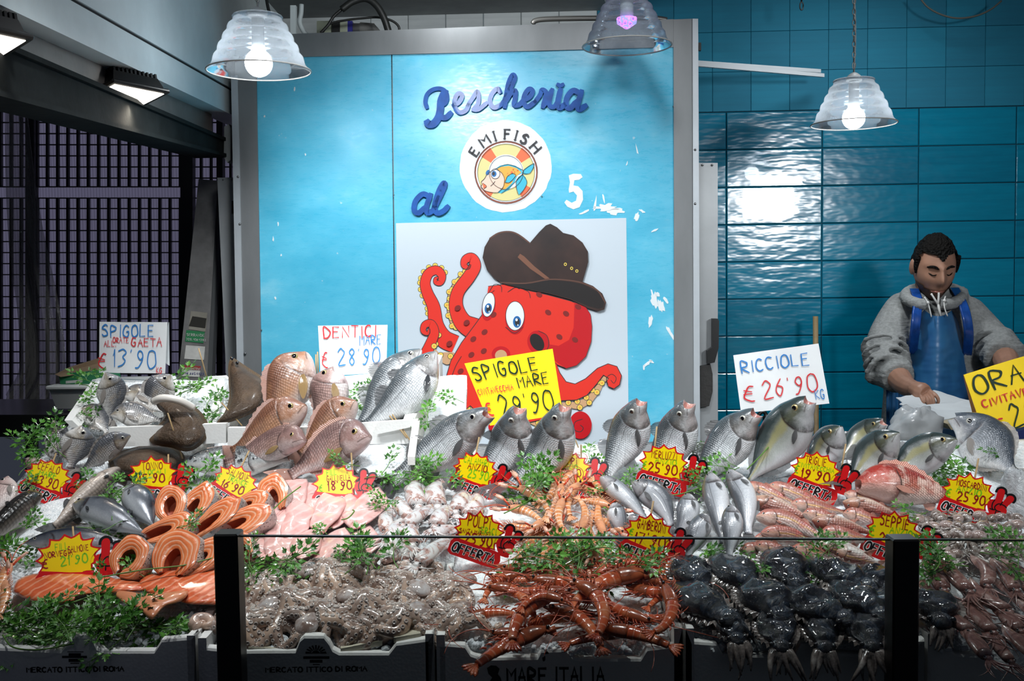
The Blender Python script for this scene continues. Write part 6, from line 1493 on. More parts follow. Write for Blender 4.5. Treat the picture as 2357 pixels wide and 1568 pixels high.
# ================================================================ cuttlefish
t = NT('inky_cuttlefish'); o = t.obj(); n1 = t.noise(t.scale(o, (1, 1, 1.4)), 22, 6, .7, 1.5); n2 = t.noise(o, 9, 2)
t.p(Base_Color=t.ramp(n1, [(.36, (.004, .004, .006)), (.50, (.018, .020, .026)), (.58, (.03, .045, .07)), (.70, (.19, .17, .155))]), Normal=t.bump(n1, .9, .008)); t.wet(.14, .9, .05); m_cuttle = t.m
t = NT('cuttlefish_arm'); o = t.obj(); n1 = t.noise(o, 30, 4, .7)
t.p(Base_Color=t.ramp(n1, [(.35, (.03, .026, .025)), (.55, (.24, .20, .18)), (.7, (.52, .48, .44))]), Normal=t.bump(n1, .4, .004)); t.wet(.18, .8, .06); m_carm = t.m
GCU = 'inky black cuttlefish'
def cuttle(label, cx_, cy_, w, h, ang, z, seed, arms=6, armlen=.05):
    rnd = random.Random(seed); c = S(cx_, cy_, z); a = math.radians(ang)
    fw = (S(cx_ + 20 * math.cos(a), cy_ - 20 * math.sin(a), z) - c).normalized(); sd = N0.cross(fw).normalized()
    r = thing('cuttlefish', label, 'cuttlefish', c - N0 * .025, GCU)
    k = c.y / F; L_, W_ = w * k / 2 * 1.15, h * k / 2 * 1.25
    up = (N0 * .8 + V((0, -.45, .2))).normalized()
    mb = MB(); rings = []
    for i in range(17):
        t_ = i / 16; q = math.sin(PI * (t_ * .92 + .04)) ** .62; x = -L_ + 2 * L_ * t_
        rings.append([c + fw * x + sd * math.cos(b) * W_ * q + up * (math.sin(b) * W_ * .66 * q + .020 * q * noise.noise(V((t_ * 4, math.cos(b) * 1.3, seed + math.sin(b)))) + .006 * q * noise.noise(V((t_ * 14, math.cos(b) * 5, seed + math.sin(b) * 5)))) for b in [2 * PI * j / 20 for j in range(20)]])
    mb.loft(rings, cap0=True, cap1=True); obj('mantle', mb, m_cuttle, r)
    mb = MB(); rows = []
    for j in range(3):
        rows.append([c + fw * (-L_ * 1.0 + 2 * L_ * i / 30) * (1 + .03 * j) + sd * s_ * W_ * (math.sin(PI * (i / 30 * .92 + .04)) ** .62 * .94 + .13 * j) + up * (.004 * j * math.sin(i * 2.1 + seed) - .002 * j) for s_ in (1,) for i in range(31)])
    mb.loft(rows, closed=False)
    rows = [[c + fw * (-L_ * 1.0 + 2 * L_ * i / 30) * (1 + .03 * j) - sd * W_ * (math.sin(PI * (i / 30 * .92 + .04)) ** .62 * .94 + .13 * j) + up * (.004 * j * math.sin(i * 2.1 + seed) - .002 * j) for i in range(31)] for j in range(3)]
    mb.loft(rows, closed=False); obj('fringe_fin', mb, m_carm, r)
    hc = c + fw * L_ * 1.05 - up * .006; mb = MB(); mb.ball(hc, (W_ * .55, W_ * .55, W_ * .5), 12, 8); obj('head', mb, m_cuttle, r)
    for s_ in (1, -1):
        e = hc + sd * s_ * W_ * .44 + up * W_ * .26; mb = MB(); mb.ball(e, W_ * .15, 10, 6); obj('eye', mb, m_eyed, r)
    arms_of(r, hc + fw * W_ * .3, (fw + V((0, -.1, -.6))).normalized(), sd * .7, up, arms, armlen * rnd.uniform(.7, 1), W_ * (.24 if armlen > .06 else .17), m_carm if armlen > .06 or rnd.random() < .6 else m_cuttle, rnd, 4.0)
s_ = 0
for row, lst in (('rear', [(1590, 1318, 110, 78, -60), (1690, 1316, 130, 80, -35), (1806, 1302, 120, 92, -60), (1926, 1318, 130, 86, -25), (2020, 1330, 90, 74, -50)]),
                 ('middle', [(1606, 1384, 150, 92, -30), (1758, 1374, 130, 100, -50), (1866, 1390, 140, 92, -25), (1970, 1376, 130, 88, -35), (2034, 1390, 90, 80, -70), (2152, 1394, 100, 90, -70)]),
                 ('front', [(1672, 1430, 110, 70, -60), (1786, 1446, 110, 74, -75), (1890, 1444, 120, 70, -80), (1990, 1446, 110, 74, -70)])):
    for i, q in enumerate(lst):
        s_ += 1
        lab = f'{ORD[i]} inky cuttlefish from the left in the {row} row of the cuttlefish box' if not (row == 'middle' and i == 5) else 'inky cuttlefish peeking out right of the second black post'
        cuttle(lab, *q, .05 if row != 'front' else .035, s_, 8, .07 if row == 'front' else .05)

# ================================================================ octopuses
t = NT('octopus_skin'); o = t.obj(); n1 = t.noise(o, 22, 5, .6); n2 = t.noise(o, 7, 3, .6)
base = t.ramp(n2, [(.3, (.36, .31, .30)), (.5, (.54, .40, .33)), (.7, (.62, .42, .30))])
t.p(Base_Color=t.mix(t.ramp(n1, [(.36, (1, 1, 1)), (.54, (0, 0, 0))]), base, (.24, .16, .125, 1)), Normal=t.bump(t.noise(o, 60, 4), .4, .004)); t.wet(.2, .8, .06); m_octo = t.m
t = NT('octopus_mantle'); o = t.obj(); n1 = t.noise(o, 30, 5, .7)
t.p(Base_Color=t.ramp(n1, [(.38, (.24, .16, .13)), (.50, (.44, .36, .33)), (.62, (.56, .52, .51))]), Normal=t.bump(n1, .2, .004)); t.wet(.14, .9, .05); m_omant = t.m
m_sucker = simple('octopus_sucker', (.50, .43, .39), .3, coat=.7); 
GO = 'wet brownish octopuses'
def octopus(label, cx_, cy_, ang, size, seed, z=.03):
    rnd = random.Random(seed); z -= .016; c = S(cx_, cy_, z + .012); a = math.radians(ang)
    fw = (S(cx_ + 20 * math.cos(a), cy_ - 20 * math.sin(a), z + .012) - c).normalized(); sd = N0.cross(fw).normalized()
    k = c.y / F * size; r = thing('octopus', label, 'octopus', c - N0 * .03, GO)
    mb = MB(); rings = []
    for i in range(15):
        t_ = i / 14; q = interp([(0, .08), (.1, .55), (.35, 1.0), (.6, .92), (.8, .62), (1, .5)], t_)[0] * (1 + .18 * noise.noise(V((t_ * 3, seed, 1)))); x = (1 - t_) * 86 * k
        rings.append([c - fw * x * .9 + N0 * .004 + sd * math.cos(b) * 29 * k * q * (1 + .12 * noise.noise(V((t_ * 4, b, seed)))) + N0 * (math.sin(b) * 14 * k * q - 12 * k * (1 - t_) - 5 * k) for b in [2 * PI * j / 18 for j in range(18)]])
    mb.loft(rings, cap0=True, cap1=True); obj('mantle', mb, m_omant, r)
    mb = MB(); mb.ball(c, 1, 16, 10, frame(V((0, 0, 0)), fw * 23 * k, sd * 23 * k, N0 * 16 * k).to_3x3()); obj('head', mb, m_octo, r)
    for s_ in (1, -1):
        mb = MB(); mb.ball(c + sd * s_ * 15 * k + N0 * 12 * k, 3.6 * k, 8, 6); obj('eye', mb, m_eyed, r)
    for j in range(8):
        th = (-1 + 2 * (j + .5) / 8) * 2.5; d = (fw * math.cos(th) + sd * math.sin(th)).normalized(); lay = rnd.uniform(.012, .034)
        p = c + d * 10 * k; pts = [c + N0 * .002, p]; cv = rnd.choice((-1, 1)) * rnd.uniform(.10, .30); n = 16; stp = 14 * k * rnd.uniform(.85, 1.2)
        ph = rnd.uniform(0, 6)
        for i in range(n):
            cvi = cv * (.2 + 2.2 * (i / n) ** 2) + .07 * math.sin(i * .8 + ph)
            d = Quaternion(N0, cvi) @ d
            ctr_ = V((px_x(726), 2.13, 0)) - p
            if p.x < px_x(470) or p.x > px_x(1010) or p.y < 1.985 or p.y > 2.27:
                ctr_.z = 0; d = (d + ctr_.normalized() * .55).normalized()
            d = (d - N0 * d.dot(N0)).normalized(); p = p + d * stp * (1 - .35 * i / n)
            e = min(1, (i + 1) / 4); h_ = (c.z - zs(c.y)) * (1 - e) + (lay + .012 * math.sin(i * .9 + ph)) * e
            pts.append(V((p.x, p.y, zs(p.y) + h_)))
        q = cr(pts, 3); m = len(q); rad = [k * (17 * (1 - i / (m - 1)) ** .6 + 2.5) for i in range(m)]
        mb = MB(); mb.tube(q, rad, 10); arm = obj('arm', mb, m_octo, r)
        sm = MB(); up0 = (N0 + V((0, -.7, 0)) + sd * rnd.uniform(-.6, .6)).normalized()
        for i in range(3, m - 3, 1):
            T = (q[i + 1] - q[i - 1]).normalized(); b = T.cross(up0).normalized(); u = b.cross(T).normalized()
            o_ = q[i] + (u * .80 + b * (.55 if i % 2 else -.55)).normalized() * rad[i] * .93; nn = (o_ - q[i]).normalized(); e1 = nn.orthogonal().normalized(); e2 = nn.cross(e1); sr = rad[i] * .30
            sm.loft([[o_ + (e1 * math.cos(2 * PI * w / 7) + e2 * math.sin(2 * PI * w / 7)) * sr * f + nn * hh * sr for w in range(7)] for f, hh in ((1.05, -.3), (1.0, .45), (.62, .5), (.4, .1))], cap1=True)
        obj('suckers', sm, m_sucker, arm, kind='stuff')
for k, (lab, x, y, an, sz, z) in enumerate([
    ('octopus spread at the back left of the octopus box, by the first post', 612, 1338, -110, .92, .045), ('bluish octopus lying at the back middle below the pink fillets', 748, 1306, 0, .95, .055), ('octopus with pale mantle in the left half of the second row', 660, 1372, 20, 1.0, .055),
    ('octopus with star-shaped arms at the front left corner by the first post', 572, 1424, -30, 1.0, .04), ('octopus at the front centre with white mantle and big sucker arm', 738, 1404, 40, 1.05, .05), ('octopus in the middle of the box with arms looping right', 838, 1376, -20, 1.0, .055),
    ('orange-brown octopus at the back right of the box', 930, 1336, 160, .95, .055), ('octopus at the right front with parallel arms', 926, 1410, 200, 1.0, .05), ('octopus behind the octopus price sign, next to the prawns', 1040, 1346, -150, .95, .05), ('grey octopus hanging over the right corner of the box', 1046, 1414, -120, .95, .045), ('octopus low at the front between white mantle and right corner', 840, 1428, -60, .85, .03)]):
    octopus(lab, x, y, an, sz, 11 + k, z)
solo_c = thing('octopus', 'small octopus tip curling out left of the first black post', 'octopus', S(470, 1432, .02), GO)
mb = MB(); q = [S(470 + 26 * (1 - i / 20) * math.cos(i * .55 + 2), 1434 + 15 * (1 - i / 20) * math.sin(i * .55 + 2), .03) for i in range(20)]; mb.tube(cr(q, 2), [.014 * (1 - i / 42) for i in range(39)], 8); obj('arm', mb, m_octo, solo_c)

# ================================================================ prawns and scampi
t = NT('red_prawn_shell'); o = t.obj(); n1 = t.noise(o, 40, 4, .65); n2 = t.noise(o, 10, 3)
sg = t.n('SeparateXYZ', i0=t.uv()).outputs[0]; ed = t.math('GREATER_THAN', t.math('FRACT', t.math('MULTIPLY', sg, 6.0)), .84)
c = t.mix(t.ramp(n1, [(.5, (0, 0, 0)), (.72, (1, 1, 1))]), t.ramp(n2, [(.3, (.30, .030, .010)), (.55, (.56, .095, .028)), (.75, (.66, .18, .06))]), (.62, .24, .12, 1))
t.p(Base_Color=t.mix(t.math('MULTIPLY', ed, .45), c, (.80, .40, .26, 1)), Normal=t.bump(n1, .2, .003)); t.wet(.2, .8, .06); m_prawn = t.m
m_pleg = simple('prawn_leg', (.48, .08, .03), .35, coat=.4)
m_phead = simple('prawn_head_shell', (.38, .085, .03), .25, coat=.7, var=.6, vscale=30)
t = NT('scampi_shell'); o = t.obj(); n1 = t.noise(o, 45, 4, .65)
sg = t.n('SeparateXYZ', i0=t.uv()).outputs[0]; ed = t.math('GREATER_THAN', t.math('FRACT', t.math('MULTIPLY', sg, 6.0)), .80)
t.p(Base_Color=t.mix(t.math('MULTIPLY', ed, .7), t.ramp(n1, [(.3, (.50, .14, .04)), (.52, (.68, .29, .11)), (.72, (.80, .50, .33))]), (.84, .66, .54, 1)), Normal=t.bump(n1, .3, .003)); t.wet(.28, .5, .1); m_scampi = t.m
m_shead = simple('scampi_head', (.72, .32, .16), .3, coat=.5, var=.4, vscale=40); m_claw = simple('scampi_claw', (.78, .45, .32), .3, coat=.5, var=.45, vscale=50); m_clawt = simple('scampi_claw_tip', (.62, .08, .03), .3, coat=.5)
def prawn(label, cx_, cy_, Lpx, head, curl, flip, z, seed, kind='prawn', group=None, name='red_prawn', cat='prawn', thick=.062):
    """head: image angle the head points to; curl: how far the body bends; flip: belly to the right (+1) or left of the way to the tail"""
    rnd = random.Random(seed); n = 28; a = math.radians(head + 180); tot = math.radians(curl); Lpx *= .80 if kind == 'prawn' else 1.0; tot *= .72
    pts = [(0.0, 0.0)]
    for i in range(n):
        t_ = i / n; ai = a + flip * tot * max(0, (t_ - .25) / .75) ** 1.0
        pts.append((pts[-1][0] + math.cos(ai) * Lpx / n, pts[-1][1] - math.sin(ai) * Lpx / n))
    mx = (min(p[0] for p in pts) + max(p[0] for p in pts)) / 2; my = (min(p[1] for p in pts) + max(p[1] for p in pts)) / 2
    C = [S(cx_ + p[0] - mx, cy_ + p[1] - my, z + .006 * noise.noise(V((p[0] * .02, p[1] * .02, seed)))) for p in pts]
    r = thing(name, label, cat, C[n // 2] - N0 * .012, group); Lm = px2m(Lpx, C[0].y); Rm = Lm * thick
    def fr(i):
        T = (C[min(n, i + 1)] - C[max(0, i - 1)]).normalized(); nn = (N0 * .75 + (CAM - C[i]).normalized() * .5); nn = (nn - T * nn.dot(T)).normalized()
        D = T.cross(nn) * -flip; return C[i], T, D, nn       # D towards the back
    sh, sh2 = (m_prawn, m_phead) if kind == 'prawn' else (m_scampi, m_shead)
    def loftpart(nm, i0, i1, prof, mat, seg=14, sub=1):
        mb = MB(); rings = []
        st = [i0 + (i1 - i0) * k / ((i1 - i0) * sub) for k in range((i1 - i0) * sub + 1)]
        for s_ in st:
            i = int(min(n - 1, s_)); f = s_ - i; p = C[i].lerp(C[min(n, i + 1)], f); _, T, D, nn = fr(i); q = prof((s_ - i0) / (i1 - i0))
            rings.append([p + D * math.cos(2 * PI * k / seg) * Rm * q + nn * math.sin(2 * PI * k / seg) * Rm * q * .72 for k in range(seg)])
        mb.loft(rings, cap0=True, cap1=True); return obj(nm, mb, mat, r)
    ic = 11
    loftpart('carapace', 1, ic, lambda t_: interp([(0, .22), (.2, .55), (.5, .95), (.8, 1.06), (1, 1.0)], t_)[0], sh2)
    def seg(t_):
        k = t_ * 6; f = k - math.floor(k); return (1.02 - .55 * t_) * (1.0 + .10 * (f - .2) if f < .85 else .93)
    loftpart('abdomen', ic, n - 2, seg, sh, 14, 2)
    for k in range(5):                                     # tail fan
        p, T, D, nn = fr(n - 2); mb = MB(); s_ = (k - 2) / 2; d = (T + D * s_ * .55).normalized(); l = Rm * (2.0 if k != 2 else 1.8)
        sdv = d.cross(nn).normalized(); mb.loft([[p + d * l * u + sdv * w * Rm + nn * z_ for w, z_ in ((-wd, 0), (0, .001 + abs(s_) * .001), (wd, 0), (0, -.001))] for u, wd in ((0, .12), (.4, .3), (.8, .3), (1, .08))], cap0=True, cap1=True); obj('tail_fin', mb, sh, r)
    p, T, D, nn = fr(1); mb = MB()
    mb.tube([p + T * Rm * .8 + D * Rm * .5, p - T * Rm * .6 + D * Rm * .42, p - T * Rm * 2.3 + D * Rm * .75], [Rm * .32, Rm * .2, Rm * .03], 6); obj('rostrum', mb, sh2, r)
    for s_ in (1, -1):
        mb = MB(); mb.ball(p + T * Rm * .55 + D * Rm * .12 + nn * s_ * Rm * .42, Rm * .24, 10, 7); obj('eye', mb, m_eyed, r)
    for k in range(2):                                     # long feelers
        d = (-T + D * rnd.uniform(-.5, .5) + nn * .2).normalized(); pts_ = [p + nn * Rm * .3]; cv = rnd.uniform(-.35, .35)
        for i in range(7):
            d = Quaternion(N0, cv) @ d; d = (d - N0 * (d.dot(N0) - (.25 - .1 * i))).normalized(); pts_.append(pts_[-1] + d * Lm * .14)
        mb = MB(); q = cr(pts_, 3); mb.tube(q, [.0013 * (1 - .7 * i / len(q)) for i in range(len(q))], 5); obj('feeler', mb, m_pleg, r)
    mb = MB()
    for k in range(5):
        i = 4 + int(k * 1.5); p, T, D, nn = fr(i)
        for s_ in (.45, -.3):
            b = p - D * Rm * .8 + nn * s_ * Rm; e = b - D * Rm * .8 - T * Rm * (1.6 - .3 * k) + nn * Rm * .2; mb.tube([b, b.lerp(e, .5) - D * Rm * .3 + nn * Rm * .2, e], [Rm * .10, Rm * .08, Rm * .03], 5)
    for k in range(5):
        i = ic + 1 + int(k * 2.4); p, T, D, nn = fr(i); b = p - D * Rm * .75 + nn * .3 * Rm; mb.tube([b, b - D * Rm * .35 + T * Rm * .3, b - D * Rm * .4 + T * Rm * .8], [Rm * .16, Rm * .13, Rm * .04], 5)
    obj('legs', mb, m_pleg if kind == 'prawn' else m_claw, r, kind='stuff')
    if kind == 'scampi':
        for s_ in (1, -1):
            p, T, D, nn = fr(3); d = (-T * .8 + (D * s_ * .5) + nn * rnd.uniform(0, .5)).normalized(); b = p + D * s_ * Rm * .5
            e1 = b + d * Lm * .20 + nn * Rm * .6; d2 = (-T + D * s_ * rnd.uniform(-.3, .6) + nn * rnd.uniform(-.2, .4)).normalized(); e2 = e1 + d2 * Lm * .32
            mb = MB(); mb.tube([b, e1], [Rm * .2, Rm * .24], 6); obj('claw_arm', mb, m_clawt, r)
            mb = MB(); mb.tube([e1, e1.lerp(e2, .15), e1.lerp(e2, .5), e1.lerp(e2, .75)], [Rm * .26, Rm * .5, Rm * .5, Rm * .34], 8, flat=.65); obj('claw', mb, m_claw, r)
            mb = MB(); sdv = d2.cross(nn).normalized()
            for q in (1, -1): mb.tube([e1.lerp(e2, .7) + sdv * q * Rm * .15, e1.lerp(e2, .88) + sdv * q * Rm * .22, e2 + sdv * q * Rm * .05], [Rm * .16, Rm * .13, Rm * .03], 6)
            obj('claw_tip', mb, m_clawt if rnd.random() < .5 else m_claw, r)
    return r
GPR = 'large red prawns'
for k, (lab, *q) in enumerate([
    ('long straight red prawn at the back left, under the octopus price sign', 1226, 1308, 200, 178, 12, 1, .035), ('red prawn at the back right, head towards the prawn price sign', 1446, 1302, 190, 3, 12, 1, .035),
    ('dark-headed red prawn in the second row, eye to the left', 1300, 1336, 215, 172, 22, 1, .05), ('orange red prawn in the second row at the right', 1462, 1326, 190, -8, 18, -1, .05),
    ('slim red prawn at the left of the second row', 1180, 1330, 150, 170, 25, 1, .04), ('curled small prawn at the far left, tail up', 1160, 1352, 150, 10, 95, 1, .045),
    ('straight prawn lying under the big arched one', 1240, 1362, 210, 2, 10, -1, .05), ('big arched prawn in the middle with black eye', 1408, 1356, 260, 8, 60, 1, .065),
    ('prawn at the right edge behind the arched one', 1508, 1352, 190, 165, 70, 1, .045), ('prawn at the left edge with its belly towards the front', 1172, 1388, 190, 175, 110, -1, .05),
    ('curled prawn in the middle left with thick striped tail', 1236, 1424, 230, 20, 110, 1, .07), ('small curled prawn resting on the thick striped one', 1252, 1388, 150, -20, 120, 1, .085),
    ('glossy curled prawn in the very middle', 1352, 1400, 220, 150, 150, -1, .08), ('prawn behind the glossy curled one, head to the right', 1432, 1398, 210, -18, 30, -1, .055),
    ('orange prawn curled at the right rim, head up', 1522, 1396, 190, 115, 150, -1, .075), ('prawn curling round in front of the glossy one', 1322, 1446, 220, 160, 80, -1, .06),
    ('pale pink prawn in front of the thick striped one', 1196, 1456, 180, 178, 12, 1, .045), ('biggest prawn lying over the front rim at the left', 1180, 1490, 260, 20, 30, 1, .05),
    ('prawn lying along the front rim at the right', 1462, 1468, 230, 172, 28, -1, .05), ('prawn squeezed between right rim and arched one', 1540, 1330, 130, 60, 60, 1, .04), ('dark prawn low between the two rear ones', 1340, 1318, 190, 0, 15, 1, .03), ('prawn under the thick striped one, head left', 1130, 1420, 170, 200, 60, -1, .03),
    ('prawn under the curled middle ones, near the rim', 1290, 1430, 220, 5, 30, 1, .035), ('prawn at the right under the orange curled one', 1480, 1420, 200, 170, 40, 1, .035), ('lowest prawn in the middle by the rim notch', 1380, 1470, 200, 5, 25, 1, .03), ('short prawn in the left middle row', 1300, 1380, 180, 178, 20, -1, .045), ('prawn reaching to the cuttlefish at the right', 1540, 1372, 150, 20, 40, 1, .04)]):
    prawn(lab, *q, seed=k + 1, group=GPR, thick=.096 if q[4] < 60 else .104)
GSC = 'scampi heap'
prawn('beige scampi cut by the left edge above the salmon fillet', 12, 1338, 100, 60, 40, 1, .05, 301, 'scampi', 'beige crustaceans at the left edge', 'scampi', 'scampi', .12)
prawn('lower beige scampi cut by the left edge beside the salmon fillet', 4, 1372, 100, 100, 60, -1, .05, 302, 'scampi', 'beige crustaceans at the left edge', 'scampi', 'scampi', .12)
rnd = random.Random(21)
spots = [(1262, 1126), (1310, 1118), (1350, 1124), (1392, 1148), (1225, 1150), (1275, 1152), (1322, 1150), (1368, 1160), (1205, 1185), (1248, 1190), (1292, 1182), (1338, 1186), (1385, 1192), (1196, 1222), (1236, 1226), (1280, 1216), (1318, 1226), (1360, 1222), (1400, 1212), (1225, 1255), (1268, 1254), (1310, 1256), (1350, 1254), (1388, 1248), (1300, 1280), (1340, 1282), (1262, 1280)]
heads = [70, 20, -10, -60, 150, 100, 40, -30, 170, 200, 80, 250, -50, 190, 230, 260, 120, 290, -40, 210, 250, 100, 280, -20, 240, 290, 60]
for k, ((x, y), hd) in enumerate(zip(spots, heads)):
    zz = .03 + .05 * math.exp(-((x - 1305) / 75) ** 2 - ((y - 1180) / 55) ** 2)
    prawn('orange scampi with long claws tangled in the scampi heap', x, y, rnd.uniform(84, 106), hd + rnd.uniform(-20, 20), rnd.uniform(20, 120), rnd.choice((1, -1)), zz, 100 + k, 'scampi', GSC, 'scampi', 'scampi', .125)

# ================================================================ baby octopuses
t = NT('baby_octopus'); o = t.obj(); n1 = t.noise(o, 60, 4, .7); n2 = t.noise(o, 14, 3)
t.p(Base_Color=t.mix(t.ramp(n1, [(.45, (1, 1, 1)), (.6, (0, 0, 0))]), t.ramp(n2, [(.3, (.36, .32, .29)), (.6, (.58, .54, .51))]), (.16, .12, .10, 1)), Normal=t.bump(n1, .3, .003)); t.wet(.18, .8, .06); m_baby = t.m
rnd = random.Random(8); GB_ = 'baby octopuses in a heap'
for k in range(46):
    row = k // 9; x = 2118 + (k % 9) * 27 + (row % 2) * 12 + rnd.uniform(-9, 9); y = 1196 + row * 22 + rnd.uniform(-6, 6)
    if x < 2150 + row * 2 and y > 1250: x += 40
    z = .025 + .03 * math.exp(-((x - 2240) / 90) ** 2 - ((y - 1225) / 35) ** 2); c = S(x, y, z); r = thing('baby_octopus', 'small grey baby octopus in the baby octopus heap', 'octopus', c - N0 * .015, GB_)
    a = rnd.uniform(0, 6.28); d = V((math.cos(a), math.sin(a), 0)); d = (d - N0 * d.dot(N0)).normalized(); sd = N0.cross(d); s_ = rnd.uniform(.010, .0145)
    mb = MB(); M = frame(V((0, 0, 0)), d, sd, N0).to_3x3(); mb.ball(c + N0 * .006, (s_ * 1.35, s_, s_ * .9), 12, 8, M); obj('mantle', mb, m_omant if rnd.random() < .35 else m_baby, r)
    arms_of(r, c + d * s_ * 1.2, d, sd, N0, 6, .042, .0036, m_baby, rnd, .6)
# ================================================================ price signs
SYE = simple('sign_yellow', srgb(250, 218, 8), .28, coat=.5); SRE = simple('sign_red', srgb(205, 22, 26), .28, coat=.5); SBK = simple('sign_black', (.006, .006, .007), .3, coat=.4); SWH = simple('sign_white', srgb(240, 240, 238), .35)
PRE = simple('marker_red', srgb(150, 20, 14), .4); PGR = simple('marker_green', srgb(120, 190, 20), .4); PBL = simple('marker_black_green', srgb(14, 44, 30), .45); PBU = simple('marker_blue', srgb(40, 120, 190), .5); PRD = simple('marker_bright_red', srgb(205, 42, 48), .5)
m_stick = simple('bamboo', (.42, .28, .13), .6, var=.3, vscale=60)
PEN = {'r': PRE, 'g': PGR, 'k': PBL, 'b': PBU, 'R': PRD}
Zv = V((0, 0, 1))
def burst(rx, ry, inn, n=13, seed=1):
    r = random.Random(seed); o = []
    for i in range(n):
        a0 = 2 * PI * i / n + .2; a1 = 2 * PI * (i + 1) / n + .2; k = 1 + r.uniform(-.05, .06)
        tip = V((math.cos(a0) * rx * k, math.sin(a0) * ry * k, 0)); tip1 = V((math.cos(a1) * rx, math.sin(a1) * ry, 0)); mid = V((math.cos((a0 + a1) / 2) * rx * inn, math.sin((a0 + a1) / 2) * ry * inn, 0))
        o.append(tip); o.append(tip.lerp(mid, .55) * .975); o.append(mid); o.append(mid.lerp(tip1, .45) * .975)
    return o
HAND = [(.10, -.52), (.36, -.52), (.42, -.46), (.40, -.40), (.52, -.30), (.55, -.12), (.50, .02), (.66, .36), (.60, .50), (.48, .50), (.40, .42), (.30, .18), (.28, .56), (.20, .66), (.08, .64), (.02, .52), (.02, .20), (-.10, .14), (-.18, .02), (-.18, -.14), (-.08, -.34), (.02, -.46)]
def grow(pts, d):
    n = len(pts); o = []
    for i in range(n):
        a, b, c = V((*pts[i - 1], 0)), V((*pts[i], 0)), V((*pts[(i + 1) % n], 0)); t = (c - a).normalized(); o.append((b.x + t.y * d, b.y - t.x * d))
    return o
def price(label, px, py, wpx, rot, lean, lines, z=.05, yaw=0.0, stick=None, dY=0.0, curve=.0, banner=True):
    c = S(px, py, z); c.y += dY; k = c.y / F; w = wpx * k
    nr = (CAM - c); nr.z = 0; nr.normalize(); nr = (nr * math.cos(lean) + UP * math.sin(lean)).normalized(); nr = Quaternion(UP, yaw) @ nr
    xv = UP.cross(nr).normalized(); yv = nr.cross(xv); q = Quaternion(nr, -math.radians(rot)); xv, yv = q @ xv, q @ yv
    M = frame(c, xv, yv, nr)
    r = thing('price_sign', label, 'price sign', c - yv * w * .42, 'yellow starburst price signs')
    rx, ry = w * .52, w * .42
    def fl(pts, z_, th, mat, nm, lab=None):
        mb = MB(); mb.prism([V((x, y, z_)) for x, y, *_ in pts], V((0, 0, th)))
        mb.xf(M); return obj(nm, mb, mat, r, False, lab)
    bp = burst(rx, ry, .80, 13, int(px)); fl([tuple(p) for p in bp], 0, .0012, SRE, 'border')
    ip = burst(rx * .90, ry * .89, .82, 13, int(px)); fl([tuple(p) for p in ip], .0012, .0004, SYE, 'burst'); bst = bpy.data.objects[[o.name for o in r.children if o.name.startswith('burst')][0]]
    hs = w * .52; hx, hy = w * .48, -w * .10; a = -.12
    H = [(hx + (x * math.cos(a) - y * math.sin(a)) * hs, hy + (x * math.sin(a) + y * math.cos(a)) * hs) for x, y in HAND]
    Hs = curve2(H + H[:1], 4)[:-1]
    def growp(d):
        n = len(Hs); o = []; ar = sum(Hs[i - 1][0] * Hs[i][1] - Hs[i][0] * Hs[i - 1][1] for i in range(n)); sg = 1 if ar > 0 else -1
        for i in range(n):
            A, Bq, C_ = V((*Hs[i - 2], 0)), V((*Hs[i], 0)), V((*Hs[(i + 2) % n], 0)); t_ = (C_ - A).normalized(); o.append((Bq.x + t_.y * d * sg, Bq.y - t_.x * d * sg))
        return o
    fl(growp(w * .045), .0014, .0012, SBK, 'hand_outline'); hand = fl(Hs, .0026, .0004, SRE, 'hand')
    mb = MB()
    def hl(pts, pen=.022): 
        q_ = [(hx + (x * math.cos(a) - y * math.sin(a)) * hs, hy + (x * math.sin(a) + y * math.cos(a)) * hs) for x, y in pts]; mb.ribbon(cr([V((x, y, .0034)) for x, y in q_], 4), w * pen, Zv)
    hl([(.50, .0), (.40, .06), (.22, .07), (.12, -.02), (.10, -.14), (.20, -.22), (.34, -.22)]); hl([(.02, .16), (-.02, .02), (.0, -.14), (.06, -.22)]); hl([(-.06, -.22), (.06, -.23), (.14, -.2)]); hl([(.18, -.24), (.18, -.36)]); hl([(.30, .18), (.26, .02)])
    mb.xf(M); obj('hand_lines', mb, SBK, hand, False)
    if banner:
        bw = w * .98; by = -ry * .98; ba = math.radians(-9)
        Bn = [(-.53, -.12), (-.53, .08), (-.46, .19), (-.2, .18), (.0, .17), (.3, .18), (.50, .17), (.55, .02), (.52, -.16), (.2, -.175), (-.2, -.17), (-.45, -.17)]
        def bt(x, y): return (-w * .02 + (x * math.cos(ba) - y * math.sin(ba)) * bw, by + (x * math.sin(ba) + y * math.cos(ba)) * bw)
        bnr = fl([bt(x, y) for x, y in Bn], .0018, .0010, SRE, 'banner')
        hh = w * .17; m0 = MB(); x0, y0 = bt(-.45, -.085)
        adv = write(MB(), 'OFFERTA', 0, 0, 1, .1, 0, wf=.55, gap=.18, jit=0); f = bw * .90 / (adv * hh)
        for nm, pen, z_, mat in (('banner_lettering_edge', .050, .0030, SWH), ('banner_lettering', .028, .0034, SBK)):
            m0 = MB(); write(m0, 'OFFERTA', 0, 0, hh, w * pen / .8, z_, wf=.55, gap=.18, slant=.12, jit=0)
            m0.v = [V((x0 + (p.x * f * math.cos(ba) - p.y * math.sin(ba)), y0 + (p.x * f * math.sin(ba) + p.y * math.cos(ba)), p.z)) for p in m0.v]
            m0.xf(M); obj(nm, m0, mat, bnr, False, 'black white-edged capitals reading OFFERTA' if nm == 'banner_lettering' else None)
